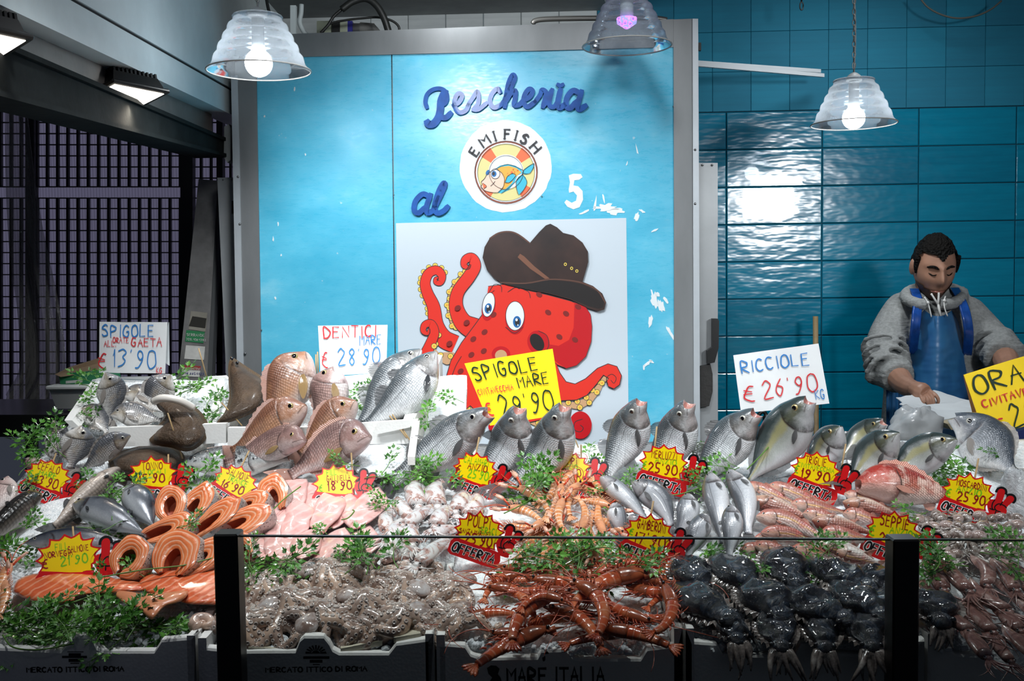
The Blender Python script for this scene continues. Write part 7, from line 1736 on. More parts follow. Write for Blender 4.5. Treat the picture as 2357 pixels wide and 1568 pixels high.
    for txt, pen, x, y, h, wd in lines:                     # x, y in sign widths, h letter height, wd text width
        if y > .05: x, wd, y = x * .80, wd * .82, y - .02
        m0 = MB(); adv = write(MB(), txt, 0, 0, 1, .1, 0, jit=0); f = wd / (adv * h)
        write(m0, txt, 0, 0, h * w, w * (.035 if h > .16 else .026 if h > .11 else .019), .0018, rnd=random.Random(len(txt) + int(px)))
        m0.v = [V((x * w + p.x * f, y * w + p.y, p.z)) for p in m0.v]; m0.xf(M); obj('handwriting', m0, PEN[pen], bst, False, 'handwritten ' + txt.replace('e', 'euro').replace("'", '.'))
    if stick:
        sx, ln = stick; mb = MB(); mb.tube([M @ V((sx * w, -ry * .9, -.004)), M @ V((sx * w, ry * .6 + ln * w, -.003))], .0021, 7); obj('skewer', mb, m_stick, r)
    return r
E = "e"
price('yellow starburst sign for mullet at the left end, 13.90', 110, 1098, 100, 20, .25, [('CEFALO', 'r', -.34, .14, .16, .60), ('MARE', 'g', -.20, -.01, .12, .42), ('e', 'g', -.42, -.10, .17, .12), ("13'90", 'r', -.22, -.22, .20, .52)], .05, stick=(.0, .32))
price('yellow starburst sign for tuna beside the salmon head, 15.90', 352, 1094, 106, 2, .25, [('TONNO', 'r', -.28, .15, .15, .54), ('LOCALI', 'g', -.18, .02, .10, .46), ('e', 'g', -.42, -.14, .17, .12), ("15'90", 'r', -.28, -.16, .19, .56)], .05, stick=(.32, .2))
price('yellow starburst sign for salmon slices tilted over the steaks, 16.90', 542, 1112, 104, 27, .45, [('SALMONE', 'r', -.34, .14, .15, .64), ('TRANCE', 'g', -.20, .0, .12, .48), ('e', 'g', -.42, -.10, .17, .10), ("16'90", 'r', -.26, -.2, .18, .54)], .05, stick=(-.05, .55))
price('yellow starburst sign over the pink fillets, 18.90', 774, 1112, 108, -2, .45, [('FILL', 'g', -.24, .2, .12, .28), ('GALLINELLA', 'r', -.24, .06, .12, .62), ('e', 'g', -.36, -.16, .16, .10), ("18'90", 'r', -.18, -.16, .19, .54)], .05, stick=(.36, .40))
price('yellow starburst sign for squid by the leaning sea bass, 25.90', 1094, 1084, 104, 12, .12, [('CALAMARI', 'g', -.36, .16, .14, .70), ('ANZIO', 'r', -.18, .02, .13, .46), ('e', 'r', -.42, -.14, .22, .14), ("25'90", 'g', -.14, -.16, .18, .48)], .06, stick=(-.06, .5))
price('yellow starburst sign for scampi behind the scampi heap, 23.90', 1306, 1082, 108, 0, .35, [('SCAMPi', 'r', -.34, .14, .14, .62), ('ANZIO', 'g', -.16, .02, .09, .40), ('e', 'g', -.42, -.14, .15, .12), ("23'90", 'r', -.22, -.15, .16, .54)], .05, stick=(.3, .3))
price('yellow starburst sign for hake under the grey frame, 25.90', 1528, 1068, 112, 6, .08, [('MERLUZZi', 'r', -.33, .12, .15, .66), ('ANZIO', 'g', -.18, .0, .11, .46), ('e', 'g', -.42, -.14, .16, .11), ("25'90", 'r', -.30, -.20, .19, .62)], .08, stick=(-.22, .5))
price('yellow starburst sign for red mullet below the amberjacks, 19.90', 1878, 1084, 110, 9, .1, [('TRIGLIE', 'r', -.30, .15, .15, .54), ('CIVITAVECCHIA', 'g', -.38, .02, .09, .76), ('e', 'g', -.42, -.12, .16, .11), ("19'90", 'r', -.28, -.18, .19, .62)], .07, stick=(.5, .42))
price('yellow starburst sign for baby octopus right of the scorpionfish, 25.90', 2230, 1136, 112, 9, .12, [('MOSCARDiNi', 'r', -.32, .14, .12, .72), ('ANZIO', 'g', -.24, -.01, .12, .50), ('e', 'g', -.42, -.16, .18, .13), ("25'90", 'r', -.20, -.18, .18, .56)], .07, stick=(.06, .5))
price('yellow starburst sign for octopus between squid and scampi, 25.90', 1102, 1226, 118, 11, .1, [('POLPi', 'r', -.30, .12, .22, .58), ('VERACi', 'g', -.02, .0, .12, .38), ('SANTA MARINELLA', 'r', -.38, -.05, .08, .76), ('e', 'r', -.44, -.24, .20, .16), ("25'90", 'r', -.24, -.24, .19, .56)], .075, stick=(.0, .2))
price('yellow starburst sign for prawns between scampi and small hakes, 17.90', 1494, 1232, 118, 11, .15, [('GAMBERONi', 'r', -.32, .12, .17, .70), ('e', 'g', -.38, -.06, .12, .10), ("17'90", 'r', -.26, -.20, .22, .64)], .075, stick=(-.04, .42))
price('yellow starburst sign for cuttlefish, half behind the second black post', 2056, 1226, 122, 9, .12, [('SEPPIE', 'r', -.32, .12, .20, .66), ('ANZIO', 'g', -.06, -.02, .12, .42), ('e', 'g', -.42, -.14, .20, .14), ("24'90", 'r', -.22, -.24, .20, .56)], .07)
price('largest yellow starburst sign, for salmon fillets at the front left, 21.90', 158, 1284, 140, -2, .35, [('FILL', 'g', -.24, .16, .11, .26), ('SALMONE', 'r', .0, .10, .10, .40), ('NORVEGIA', 'r', -.36, .04, .09, .44), ('e', 'r', -.40, -.12, .15, .12), ("21'90", 'g', -.12, -.12, .15, .44)], .06, stick=(.1, .26))

# ---- folded paper cards
CWH = simple('card_white', srgb(226, 228, 228), .55, bump=.12, bscale=14, var=.06, vscale=10); CYE = simple('card_yellow', srgb(252, 214, 20), .5, bump=.14, bscale=12, var=.10, vscale=8); CO = simple('card_fold_orange', srgb(220, 130, 20), .5)
def card(label, quad, Y, lines, mat, dY=(0, 0, 0, 0), back=None, sticks=(), pen=.05, foldmat=None):
    """quad: pixels of top left, top right, bottom right, bottom left of the paper; lines use u right, v up inside it"""
    q = [P(x, y, Y + d) for (x, y), d in zip(quad, dY)]
    r = thing('price_card', label, 'price card', (q[2] + q[3]) / 2, 'handwritten paper price cards')
    nr = (q[1] - q[3]).cross(q[0] - q[2]).normalized()
    if nr.dot(CAM - q[0]) < 0: nr = -nr
    def at(u, v, off=0.0): 
        b = .004 * math.sin(u * 5 + v * 3) * math.sin(PI * u)
        return (q[3] * (1 - u) + q[2] * u) * (1 - v) + (q[0] * (1 - u) + q[1] * u) * v + nr * (off + b)
    mb = MB(); rows = [[at(i / 10, j / 8) for i in range(11)] for j in range(9)]; mb.loft(rows, closed=False)
    rows = [[at(i / 10, j / 8, -.0012) for i in range(11)] for j in range(9)]; mb.loft(rows[::-1], closed=False); lf_ = obj('front_leaf', mb, mat, r)
    if back:
        mb = MB(); b = [P(x, y, Y + .05) for x, y in back]; mb.prism([q[0] - nr * .002, q[1] - nr * .002, b[0], b[1]], V((0, .0012, 0))); obj('rear_leaf', mb, foldmat or mat, r, False)
    w = (q[2] - q[3]).length; h = (q[0] - q[3]).length
    for txt, pn, u0, v0, hh, ww, *rt in lines:
        m0 = MB(); adv = write(MB(), txt, 0, 0, 1, .1, 0, jit=0); m1 = MB(); write(m1, txt, 0, 0, 1, pen * min(1, .35 + hh * 3) / hh * .55, 0, rnd=random.Random(len(txt) * 7 + int(quad[0][0])), jit=.05)
        for st in (m1,):
            m1.v = [at(u0 + p.x / adv * ww, v0 + p.y * hh + (rt[0] if rt else 0) * p.x / adv, .0032) for p in m1.v]
        obj('handwriting', m1, PEN[pn], lf_, False, 'handwritten ' + txt.replace('e', 'euro').replace("'", '.'))
    for (x0, y0, x1, y1) in sticks:
        mb = MB(); mb.tube([P(x0, y0, Y + .01), P(x1, y1, Y + .01)], .0022, 7); obj('skewer', mb, m_stick, r)
    return r
card('white paper card with blue and red writing above the sea breams, 13.90', [(229, 741), (385, 742), (380, 860), (228, 858)], 2.98, [('SPIGOLE', 'b', .05, .72, .22, .80), ('ORATE', 'R', .21, .60, .10, .24), ('ALL.', 'R', .08, .52, .11, .20), ('GAETA', 'R', .48, .53, .16, .48), ('e', 'R', .0, .08, .32, .18), ("13'90", 'b', .22, .12, .33, .68), ('KG', 'R', .87, .0, .12, .10)], CWH, back=[(389, 742), (390, 842), (380, 842)][:2], pen=.050)
card('white paper card leaning on the blue panel above the snappers, 28.90', [(732, 750), (892, 748), (889, 858), (738, 866)], 3.05, [('DENTICI', 'R', .08, .76, .22, .80), ('MARE', 'b', .60, .60, .18, .34), ('e', 'R', .04, .18, .32, .13), ("28'90", 'b', .28, .20, .32, .66), ('KG', 'R', .88, .06, .15, .10)], CWH, sticks=((727, 816, 728, 868), (731, 810, 733, 876)), pen=.050)
card('yellow paper card with dark green writing before the octopus poster, 29.90', [(1069, 837), (1272, 803), (1296, 954), (1128, 980)], 2.86, [('SPIGOLE', 'k', .05, .72, .20, .78), ('MARE', 'k', .52, .50, .17, .40), ('CIVITAVECCHIA', 'R', .02, .49, .085, .44), ('e', 'R', .02, .16, .22, .14), ("29'90", 'k', .22, .10, .32, .72)], CYE, pen=.050)
card('white paper card with red price on the blue tiles above the amberjack, 26.90', [(1688, 818), (1884, 791), (1909, 929), (1706, 952)], 2.86, [('RICCIOLE', 'b', .07, .68, .20, .82), ('e', 'R', .06, .20, .28, .18), ("26'90", 'R', .28, .22, .30, .66), ('KG', 'b', .86, .10, .16, .12)], CWH, sticks=((1793, 930, 1788, 1080),), pen=.044)
card('large yellow paper card cut by the right edge of the picture', [(2218, 863), (2440, 795), (2474, 946), (2268, 1008)], 2.86, [('ORATE', 'k', .06, .66, .26, .94), ('CIVITAVECCHIA', 'R', .08, .44, .11, .86), ('e', 'R', .13, .04, .22, .16), ("29'90", 'k', .32, .04, .32, .70)], CYE, pen=.052)
CARD5 = bpy.data.objects['price_card.004'] if 'price_card.004' in bpy.data.objects else None
if CARD5:
    mb = MB(); mb.prism([P(2217, 863, 2.862), P(2268, 1008, 2.862), P(2246, 982, 2.93)], V((0, .0015, 0))); obj('fold_side', mb, CO, CARD5, False)
# ---- loose skewers stuck in the display
GK_ = 'bamboo skewers'
def skewer(lab, a, b, Ya, Yb):
    mb = MB(); p, q = P(*a, Ya), P(*b, Yb); mb.tube([p, q], .0019, 7); solo('wooden_skewer', mb, m_stick, lab, 'skewer', GK_)
skewer('wooden skewer stuck in the curled brown flatfish', (386, 951), (420, 1056), 2.60, 2.64)
skewer('wooden skewer leaning at the foot of the upright flatfish', (510, 927), (557, 980), 2.74, 2.70)
skewer('wooden skewer before the shutter post with stickers', (457, 802), (477, 872), 2.96, 2.98)
skewer('left one of two parallel wooden skewers by the bare ice box', (885, 942), (936, 1008), 2.70, 2.62)
skewer('right one of two parallel wooden skewers by the bare ice box', (889, 933), (948, 1020), 2.70, 2.62)
skewer('wooden skewer leaning right of the third sea bass', (1324, 1012), (1332, 1032), 2.74, 2.75)
# ================================================================ parsley
t = NT('parsley_leaf'); o = t.obj(); inf = t.n('ObjectInfo').outputs['Random']
c = t.ramp(t.math('ADD', t.math('MULTIPLY', t.noise(o, 40, 2), .5), t.math('MULTIPLY', inf, .55)), [(.2, (.020, .085, .010)), (.5, (.050, .18, .018)), (.8, (.12, .32, .040))])
t.p(Base_Color=c, Roughness=.38, Subsurface_Weight=.0, Coat_Weight=.15, Specular_IOR_Level=.45); m_leafp = t.m
m_stem = simple('parsley_stem', (.10, .24, .035), .4, var=.3, vscale=30)
def leaf_mesh(seed):
    """one compound leaf in its own frame: stalk along +x, up +z, about 30 mm long"""
    r = random.Random(seed); mb = MB()
    def leaflet(o, ang, s_, tilt):
        ca, sa = math.cos(ang), math.sin(ang)
        lob = []
        for k, (a, q) in enumerate(((-1.9, .22), (-1.25, .62), (-1.05, .40), (-.62, .86), (-.48, .56), (-.10, 1.05), (.12, 1.02), (.48, .56), (.62, .84), (1.05, .40), (1.25, .60), (1.9, .22))):
            q *= r.uniform(.88, 1.12); x, y = q * math.cos(a * .62) * s_, q * math.sin(a * .62) * s_ * .95
            z = s_ * (.20 * abs(y / s_) + .22 * (x / s_) ** 2 * tilt + r.uniform(-.05, .05))
            lob.append(o + V((x * ca - y * sa, x * sa + y * ca, z)))
        c0 = mb.vert(o); m0 = mb.vert(o + V((.5 * s_ * ca, .5 * s_ * sa, -.03 * s_))); ids = [mb.vert(p) for p in lob]
        for i in range(len(ids) - 1):
            mb.face((m0, ids[i], ids[i + 1]))
        mb.face((c0, ids[0], m0)); mb.face((c0, m0, ids[-1]))
    stalk = []
    L = .016
    for sgn, x in ((1, .35), (-1, .45)):
        d = sgn * r.uniform(.7, 1.1); p = V((L * x, 0, 0)); e = p + V((math.cos(d), math.sin(d), .15)) * .010
        leaflet(e, d, r.uniform(.012, .0155), r.uniform(-.6, .5))
        mb.tube([p, e], .0005, 4)
    leaflet(V((L, 0, .001)), r.uniform(-.2, .2), r.uniform(.0145, .0185), r.uniform(-.8, .4))
    mb.tube([V((0, 0, 0)), V((L * .5, 0, .0005)), V((L, 0, .001))], .0006, 4)
    return mb.mesh('leaf', m_leafp, False)
LEAVES = [leaf_mesh(s) for s in range(7)]
def sprig_proto(seed):
    r = random.Random(seed); L = r.uniform(.075, .12); pts = [V((0, 0, 0))]; d = V((1, 0, .1)); cv = r.uniform(-.25, .25)
    for i in range(6): pts.append(pts[-1] + d * L / 6); d = (Matrix.Rotation(cv, 3, 'Z') @ d); d.z = r.uniform(-.08, .16); d.normalize()
    q = cr(pts, 4); m = MB(); m.tube(q, [.0015 * (1 - .45 * i / len(q)) for i in range(len(q))], 6); me = m.mesh('stem', m_stem)
    lv = []
    for k, f in enumerate((1.0, .86, .80, .66, .58, .45)[:r.choice((5, 6, 6))]):
        i = min(len(q) - 1, int(f * (len(q) - 1))); dd = (q[i] - q[max(0, i - 2)]).normalized(); an = math.atan2(dd.y, dd.x) + (0 if k == 0 else (1 if k % 2 else -1) * r.uniform(.5, 1.1))
        M = Matrix.Translation(q[i]) @ Matrix.Rotation(an, 4, 'Z') @ Matrix.Rotation(r.uniform(-.5, .25), 4, 'Y') @ Matrix.Rotation(r.uniform(-.7, .7), 4, 'X') @ Matrix.Scale(r.uniform(.85, 1.3), 4)
        lv.append((r.choice(LEAVES), M))
    return me, lv
SPR = [sprig_proto(40 + s) for s in range(9)]
def sprig(p, nrm, ang, sc, label, group, k):
    me, lv = SPR[k % len(SPR)]
    o = bpy.data.objects.new('parsley_sprig', None); COL.objects.link(o); o.empty_display_size = .02
    x = V((math.cos(ang), math.sin(ang), 0)); x = (x - nrm * x.dot(nrm)).normalized()
    o.matrix_world = frame(p, x, nrm.cross(x), nrm) @ Matrix.Scale(sc, 4)
    tag(o, label, 'parsley', group)
    s = bpy.data.objects.new('stem', me); COL.objects.link(s); s.parent = o
    for m, M in lv:
        l = bpy.data.objects.new('leaf', m); COL.objects.link(l); l.parent = o; l.matrix_local = M
rnd = random.Random(77)
def clump(cx_, cy_, sx, sy, n, where, lift_=.02, fn=S, sc=1.0, stand=.35, h=.02):
    lab = 'green parsley sprig ' + where
    for i in range(max(1, int(n * .8 + .5))):
        x = cx_ + max(-1.3, min(1.3, rnd.gauss(0, .6))) * sx; y = cy_ + max(-1.3, min(1.3, rnd.gauss(0, .6))) * sy
        p = fn(x, y, lift_ + rnd.uniform(0, h))
        nr = (N0 + V((rnd.uniform(-.4, .4), -stand + rnd.uniform(-.3, .3), 0))).normalized()
        a = rnd.uniform(0, 6.28); s_ = sc * rnd.uniform(.75, 1.1)
        p = p - V((math.cos(a), math.sin(a), 0)) * .055 * s_
        if fn is S: 
            lo = zs(p.y) + .010
            if p.z < lo: p.z = lo
        sprig(p, nr, a, s_, lab, 'parsley ' + where, rnd.randrange(99))
tilt = lambda x, y, l=0: TI(x, y, l)
clump(206, 905, 10, 34, 7, 'hanging at the left wall of the bream box', .05, tilt, .8)
clump(186, 950, 10, 20, 4, 'low at the left wall of the bream box', .05, tilt, .7)
clump(450, 900, 45, 22, 8, 'in the empty corner of the bream box', .03, tilt, .9)
clump(478, 940, 22, 22, 6, 'hanging over the divider before the upright flatfish', .05, tilt, .8)
clump(838, 900, 26, 26, 7, 'beside the pair of sea bass in the tilted box', .03, tilt, .8)
clump(648, 942, 6, 6, 1, 'by the biggest orange snapper', .08, tilt, .4)
clump(715, 925, 8, 8, 2, 'between the two big snappers', .04, tilt, .5)
clump(985, 950, 12, 22, 4, 'at the right wall of the bass box', .06, tilt, .7)
clump(1030, 935, 16, 22, 3, 'sticking out beside the octopus poster', .14, lambda x, y, l=0: P(x, y, 2.70), .7)
clump(95, 1032, 34, 12, 9, 'at the left end behind the mullet price sign', .05, S, .85)
clump(58, 1118, 16, 22, 4, 'left of the mullet price sign', .03, S, .7)
clump(210, 1120, 16, 8, 3, 'between the mullet price sign and the grey mullet', .03, S, .7)
clump(268, 1122, 22, 16, 6, 'between grey mullet and short bonito', .04, S, .8)
clump(262, 1212, 50, 10, 7, 'under the plump bonito', .02, S, .75)
clump(464, 1112, 22, 12, 6, 'between the tuna and salmon price signs', .035, S, .85)
clump(40, 1262, 34, 18, 8, 'at the left edge beside the long bonito', .02, S, .85)
clump(80, 1216, 20, 8, 3, 'behind the long bonito', .02, S, .6)
clump(330, 1318, 50, 6, 4, 'between salmon steaks and salmon fillets', .02, S, .7)
clump(234, 1330, 8, 6, 1, 'right of the salmon fillet price sign', .03, S, .6)
clump(60, 1446, 70, 20, 15, 'in the thick layer at the front left corner', .015, S, 1.0, .1, .02)
clump(190, 1446, 70, 22, 20, 'in the thick layer before the salmon fillets', .015, S, 1.0, .1, .02)
clump(330, 1448, 70, 18, 14, 'in the thick layer left of the first black post', .015, S, 1.0, .1, .02)
clump(180, 1462, 110, 8, 7, 'hanging towards the front rim of the salmon fillet box', .02, S, 1.0)
clump(440, 1212, 10, 8, 3, 'among the salmon steaks', .06, S, .5)
clump(585, 1296, 22, 14, 6, 'right of the first black post behind the glass', .045, S, .85)
clump(668, 1294, 40, 10, 9, 'between pink fillets and octopuses', .05, S, .9)
clump(860, 1300, 50, 9, 10, 'between squid and octopuses', .03, S, 1.0)
clump(884, 1170, 14, 14, 4, 'between the last pink fillet and the squid', .03, S, .7)
clump(745, 1226, 10, 8, 2, 'lying on the pink fillets', .05, S, .5)
clump(880, 1092, 34, 14, 5, 'around the tail of the leaning sea bass', .03, S, .8)
clump(800, 1068, 22, 12, 4, 'above the pink fillet price sign', .06, S, .7)
clump(1000, 1096, 26, 16, 8, 'under the leaning sea bass beside the squid', .035, S, .9)
clump(1130, 1060, 10, 10, 2, 'between the first two sea bass', .05, S, .6)
clump(1225, 1122, 26, 22, 9, 'in the big tuft at the left of the scampi', .05, S, 1.0, .5)
clump(1350, 1056, 22, 10, 4, 'behind the scampi price sign', .03, S, .7)
clump(1405, 1116, 16, 22, 6, 'under the hand of the scampi price sign', .06, S, .75)
clump(1200, 1290, 40, 10, 8, 'right of the octopus price sign', .05, S, .95)
clump(1310, 1296, 60, 8, 10, 'between scampi and red prawns', .03, S, .95)
clump(1390, 1312, 12, 10, 3, 'hanging over the rear red prawns', .06, S, .75)
clump(1500, 1292, 40, 8, 4, 'across the foot of the prawn price sign', .07, S, .8)
clump(1640, 1268, 40, 9, 6, 'below the small hakes', .03, S, .8)
clump(1744, 1290, 22, 10, 5, 'between the first cuttlefish and red mullets', .05, S, .75)
clump(1880, 1278, 30, 10, 7, 'lying over the red mullets behind the cuttlefish', .07, S, .85)
clump(1610, 1032, 22, 10, 5, 'right of the sea bass with pink mouth', .07, S, .7)
clump(1670, 1074, 36, 14, 9, 'between the last sea bass and the largest amberjack', .05, S, .85)
clump(1596, 1106, 14, 10, 2, 'behind the hake price sign', .04, S, .75)
clump(1440, 1112, 14, 8, 3, 'among the uppermost hakes', .05, S, .7)
clump(1615, 1140, 10, 24, 4, 'left of the tall pale hake', .03, S, .7)
clump(2170, 1070, 44, 20, 11, 'under the big dark sea bream', .03, S, .95)
clump(2105, 1178, 20, 10, 3, 'below the scorpionfish', .04, S, .6)
clump(2170, 1300, 40, 12, 8, 'right of the second black post before the brownish squid', .06, S, .95)
clump(2322, 1290, 30, 12, 6, 'at the right edge between baby octopus and squid', .06, S, .9)
clump(2322, 1050, 30, 8, 3, 'at the right rim behind the big bream', .04, S, .7)
# long loose stems
def loose(lab, pts, z=.06):
    mb = MB(); q = cr([S(x, y, z) for x, y in pts], 6); mb.tube(q, [.0016] * len(q), 6); solo('parsley_stalk', mb, m_stem, lab, 'parsley stem', 'loose parsley stems')
loose('long green parsley stem over the salmon steaks towards the post', [(226, 1330), (330, 1312), (420, 1302), (492, 1284)], .065)
loose('green parsley stem looping over the salmon fillets', [(30, 1440), (130, 1400), (210, 1372), (243, 1354), (232, 1348), (212, 1356), (226, 1372)], .055)
loose('green parsley stem hanging over the front rim at the left', [(6, 1462), (30, 1490), (90, 1496), (170, 1482)], .035)
loose('straight green parsley stem lying over the topmost pink fillet', [(620, 1182), (655, 1148), (692, 1120)], .06)
loose('curled green parsley stem on the pink fillets', [(786, 1197), (802, 1192), (815, 1178), (812, 1174)], .055)
loose('yellow green stem under the hake price sign', [(1500, 1130), (1540, 1140), (1580, 1134), (1612, 1122)], .075)
loose('green stem leaning on the largest amberjack', [(1720, 1080), (1752, 1048), (1784, 1012)], .11)
loose('green stem trailing left of the scampi heap', [(1160, 1182), (1190, 1168), (1222, 1150)], .05)
loose('long green stem between scampi and the prawn price sign', [(1310, 1290), (1370, 1262), (1430, 1266), (1510, 1300)], .08)
# ================================================================ the fishmonger
t = NT('man_skin'); o = t.obj()
t.p(Base_Color=t.ramp(t.noise(o, 20, 4), [(.3, (.30, .155, .10)), (.7, (.40, .215, .145))]), Roughness=.45, Subsurface_Weight=.05, Subsurface_Radius=(.01, .004, .002)); m_skinm = t.m
t = NT('grey_hoodie'); o = t.obj()
t.p(Base_Color=t.ramp(t.noise(o, 90, 3, .6), [(.3, (.20, .21, .205)), (.7, (.31, .32, .315))]), Roughness=.9, Normal=t.bump(t.noise(t.scale(o, (6, 6, 22)), 2.2, 3), .5, .02)); m_hood = t.m
t = NT('blue_plastic_apron'); o = t.obj()
t.p(Base_Color=t.ramp(t.noise(t.scale(o, (2, 2, 1)), 5, 4), [(.3, (.012, .085, .26)), (.7, (.035, .17, .36))]), Roughness=.36, Coat_Weight=.15, Normal=t.bump(t.noise(t.scale(o, (2, 2, 5)), 3, 2), .5, .02)); m_apron = t.m
m_strap = simple('blue_plastic_strap', (.012, .075, .34), .28, coat=.4, var=.5, vscale=25)
t = NT('dark_hair'); o = t.obj(); t.p(Base_Color=(.004, .0035, .003, 1), Roughness=.8, Specular_IOR_Level=.15, Normal=t.bump(t.vor(o, 110), .9, .01)); m_hair = t.m
m_beard = simple('stubble', (.10, .06, .045), .7, var=.4, vscale=160); m_lip = simple('lips', (.30, .12, .09), .4); m_cordw = simple('white_cord', (.70, .70, .68), .6)
MY = 4.02
def M_(x, y, d=0.0): return P(x, y, MY + d)
man = thing('person', 'man in grey hoodie and blue plastic apron looking down at paper behind the counter', 'person', V((M_(2140, 900).x, MY + .1, 0)))
def remesh(mb, name, mat, vox, smooth=6, parent=man):
    tmp = bpy.data.objects.new('tmp', mb.mesh('tmp', mat)); COL.objects.link(tmp)
    m = tmp.modifiers.new('r', 'REMESH'); m.mode = 'VOXEL'; m.voxel_size = vox; m.use_smooth_shade = True
    s = tmp.modifiers.new('s', 'SMOOTH'); s.iterations = smooth; s.factor = .5
    dg = bpy.context.evaluated_depsgraph_get(); me = bpy.data.meshes.new_from_object(tmp.evaluated_get(dg)); me.name = name
    bpy.data.objects.remove(tmp); off = WLOC[parent.name]; me.transform(Matrix.Translation(-off))
    me.materials.clear(); me.materials.append(mat)
    o = bpy.data.objects.new(name, me); COL.objects.link(o); o.parent = parent; WLOC[o.name] = off; return o
def ell_ring(c, ax, sx, fw, sf, n=22): return [c + ax * math.cos(2 * PI * k / n) * sx + fw * math.sin(2 * PI * k / n) * sf for k in range(n)]
XV, FV = V((1, 0, 0)), V((0, -1, 0))
pxm = MY / F
# -- hoodie: torso, two sleeves, hood
T = [(1180, .34, 130), (1000, .30, 122), (900, .28, 116), (820, .28, 118), (760, .27, 122), (710, .24, 106), (684, .20, 82), (668, .16, 58), (655, .13, 46)]
mb = MB(); rings = []
for y, dep, hw in T:
    cxp = 2152 - (y - 700) * .02; c = M_(cxp, y, .12); rings.append(ell_ring(c, XV, hw * pxm, FV, dep / 2 * .95))
mb.loft(rings, cap0=True, cap1=True)
def limb(pts, rad, n=14): q = cr([V(p) for p in pts], 5); k = len(q); mb.tube(q, [interp([(i / (len(rad) - 1), r_) for i, r_ in enumerate(rad)], j / (k - 1))[0] for j in range(k)], n)
shR, elR, wrR = M_(2076, 720, .10), M_(2040, 840, -.02), M_(2070, 872, -.16)
shL, elL, wrL = M_(2222, 720, .10), M_(2296, 798, .0), M_(2314, 826, -.12)
limb([M_(2090, 705, .12), shR, M_(2046, 782, .06), elR, wrR], [.066, .076, .082, .080, .060])
limb([M_(2215, 705, .12), shL, M_(2264, 766, .06), elL, wrL], [.066, .074, .075, .070, .062])
for p, r_, k in ((wrR, .063, (.010)), (wrL, .066, .012)):   # cuffs, rolled
    pass
# folds on the sleeves
for (a, b, r0) in ((M_(2036, 800, .0), M_(2046, 860, -.10), .082), (M_(2290, 790, -.01), M_(2312, 822, -.1), .072)):
    for k in range(4):
        c = a.lerp(b, k / 3.2); d = (b - a).normalized(); u = d.orthogonal().normalized(); w_ = d.cross(u)
        mb.tube([c + u * math.cos(2 * PI * i / 14 + k) * r0 + w_ * math.sin(2 * PI * i / 14 + k) * r0 + d * .012 * math.sin(i * .9 + k) for i in range(15)], .011, 6)
# hood lying round the neck
mb.tube([M_(2150 + 66 * math.sin(a), 666 + 24 * (1 - math.cos(a)) * .9 - 6, .13 - .10 * (1 - abs(a) / PI) * 0 + .10 * math.cos(a) - .10) for a in [PI * (-1 + 2 * i / 20) * .92 for i in range(21)]][::1], .024, 10)
mb.tube([M_(2092, 676, .14), M_(2118, 690, .03), M_(2140, 706, -.01)], [.034, .026, .014], 10); mb.tube([M_(2212, 676, .14), M_(2192, 690, .03), M_(2168, 706, -.01)], [.034, .026, .014], 10)
hdy = remesh(mb, 'hoodie', m_hood, .009, 4)
# cords and zip
mb = MB(); mb.tube(cr([M_(2128, 684, -.07), M_(2136, 698, -.08), M_(2140, 712, -.085), M_(2144, 730, -.085)], 5), .0026, 6); mb.ball(M_(2136, 697, -.082), .006, 8, 6); obj('hood_cord', mb, m_cordw, hdy)
mb = MB(); mb.tube(cr([M_(2176, 682, -.07), M_(2173, 696, -.08), M_(2175, 712, -.085), M_(2181, 728, -.085)], 5), .0026, 6); mb.ball(M_(2174, 692, -.082), .006, 8, 6); obj('hood_cord', mb, m_cordw, hdy)
mb = MB(); mb.tube(cr([M_(2143, 676, -.06), M_(2152, 690, -.065), M_(2158, 700, -.06)], 4), .004, 6); mb.tube(cr([M_(2161, 674, -.06), M_(2160, 690, -.065), M_(2159, 700, -.06)], 4), .004, 6); mb.tube([M_(2159, 700, -.06), M_(2168, 740, -.045)], .005, 6); obj('zip', mb, m_cordw, hdy)
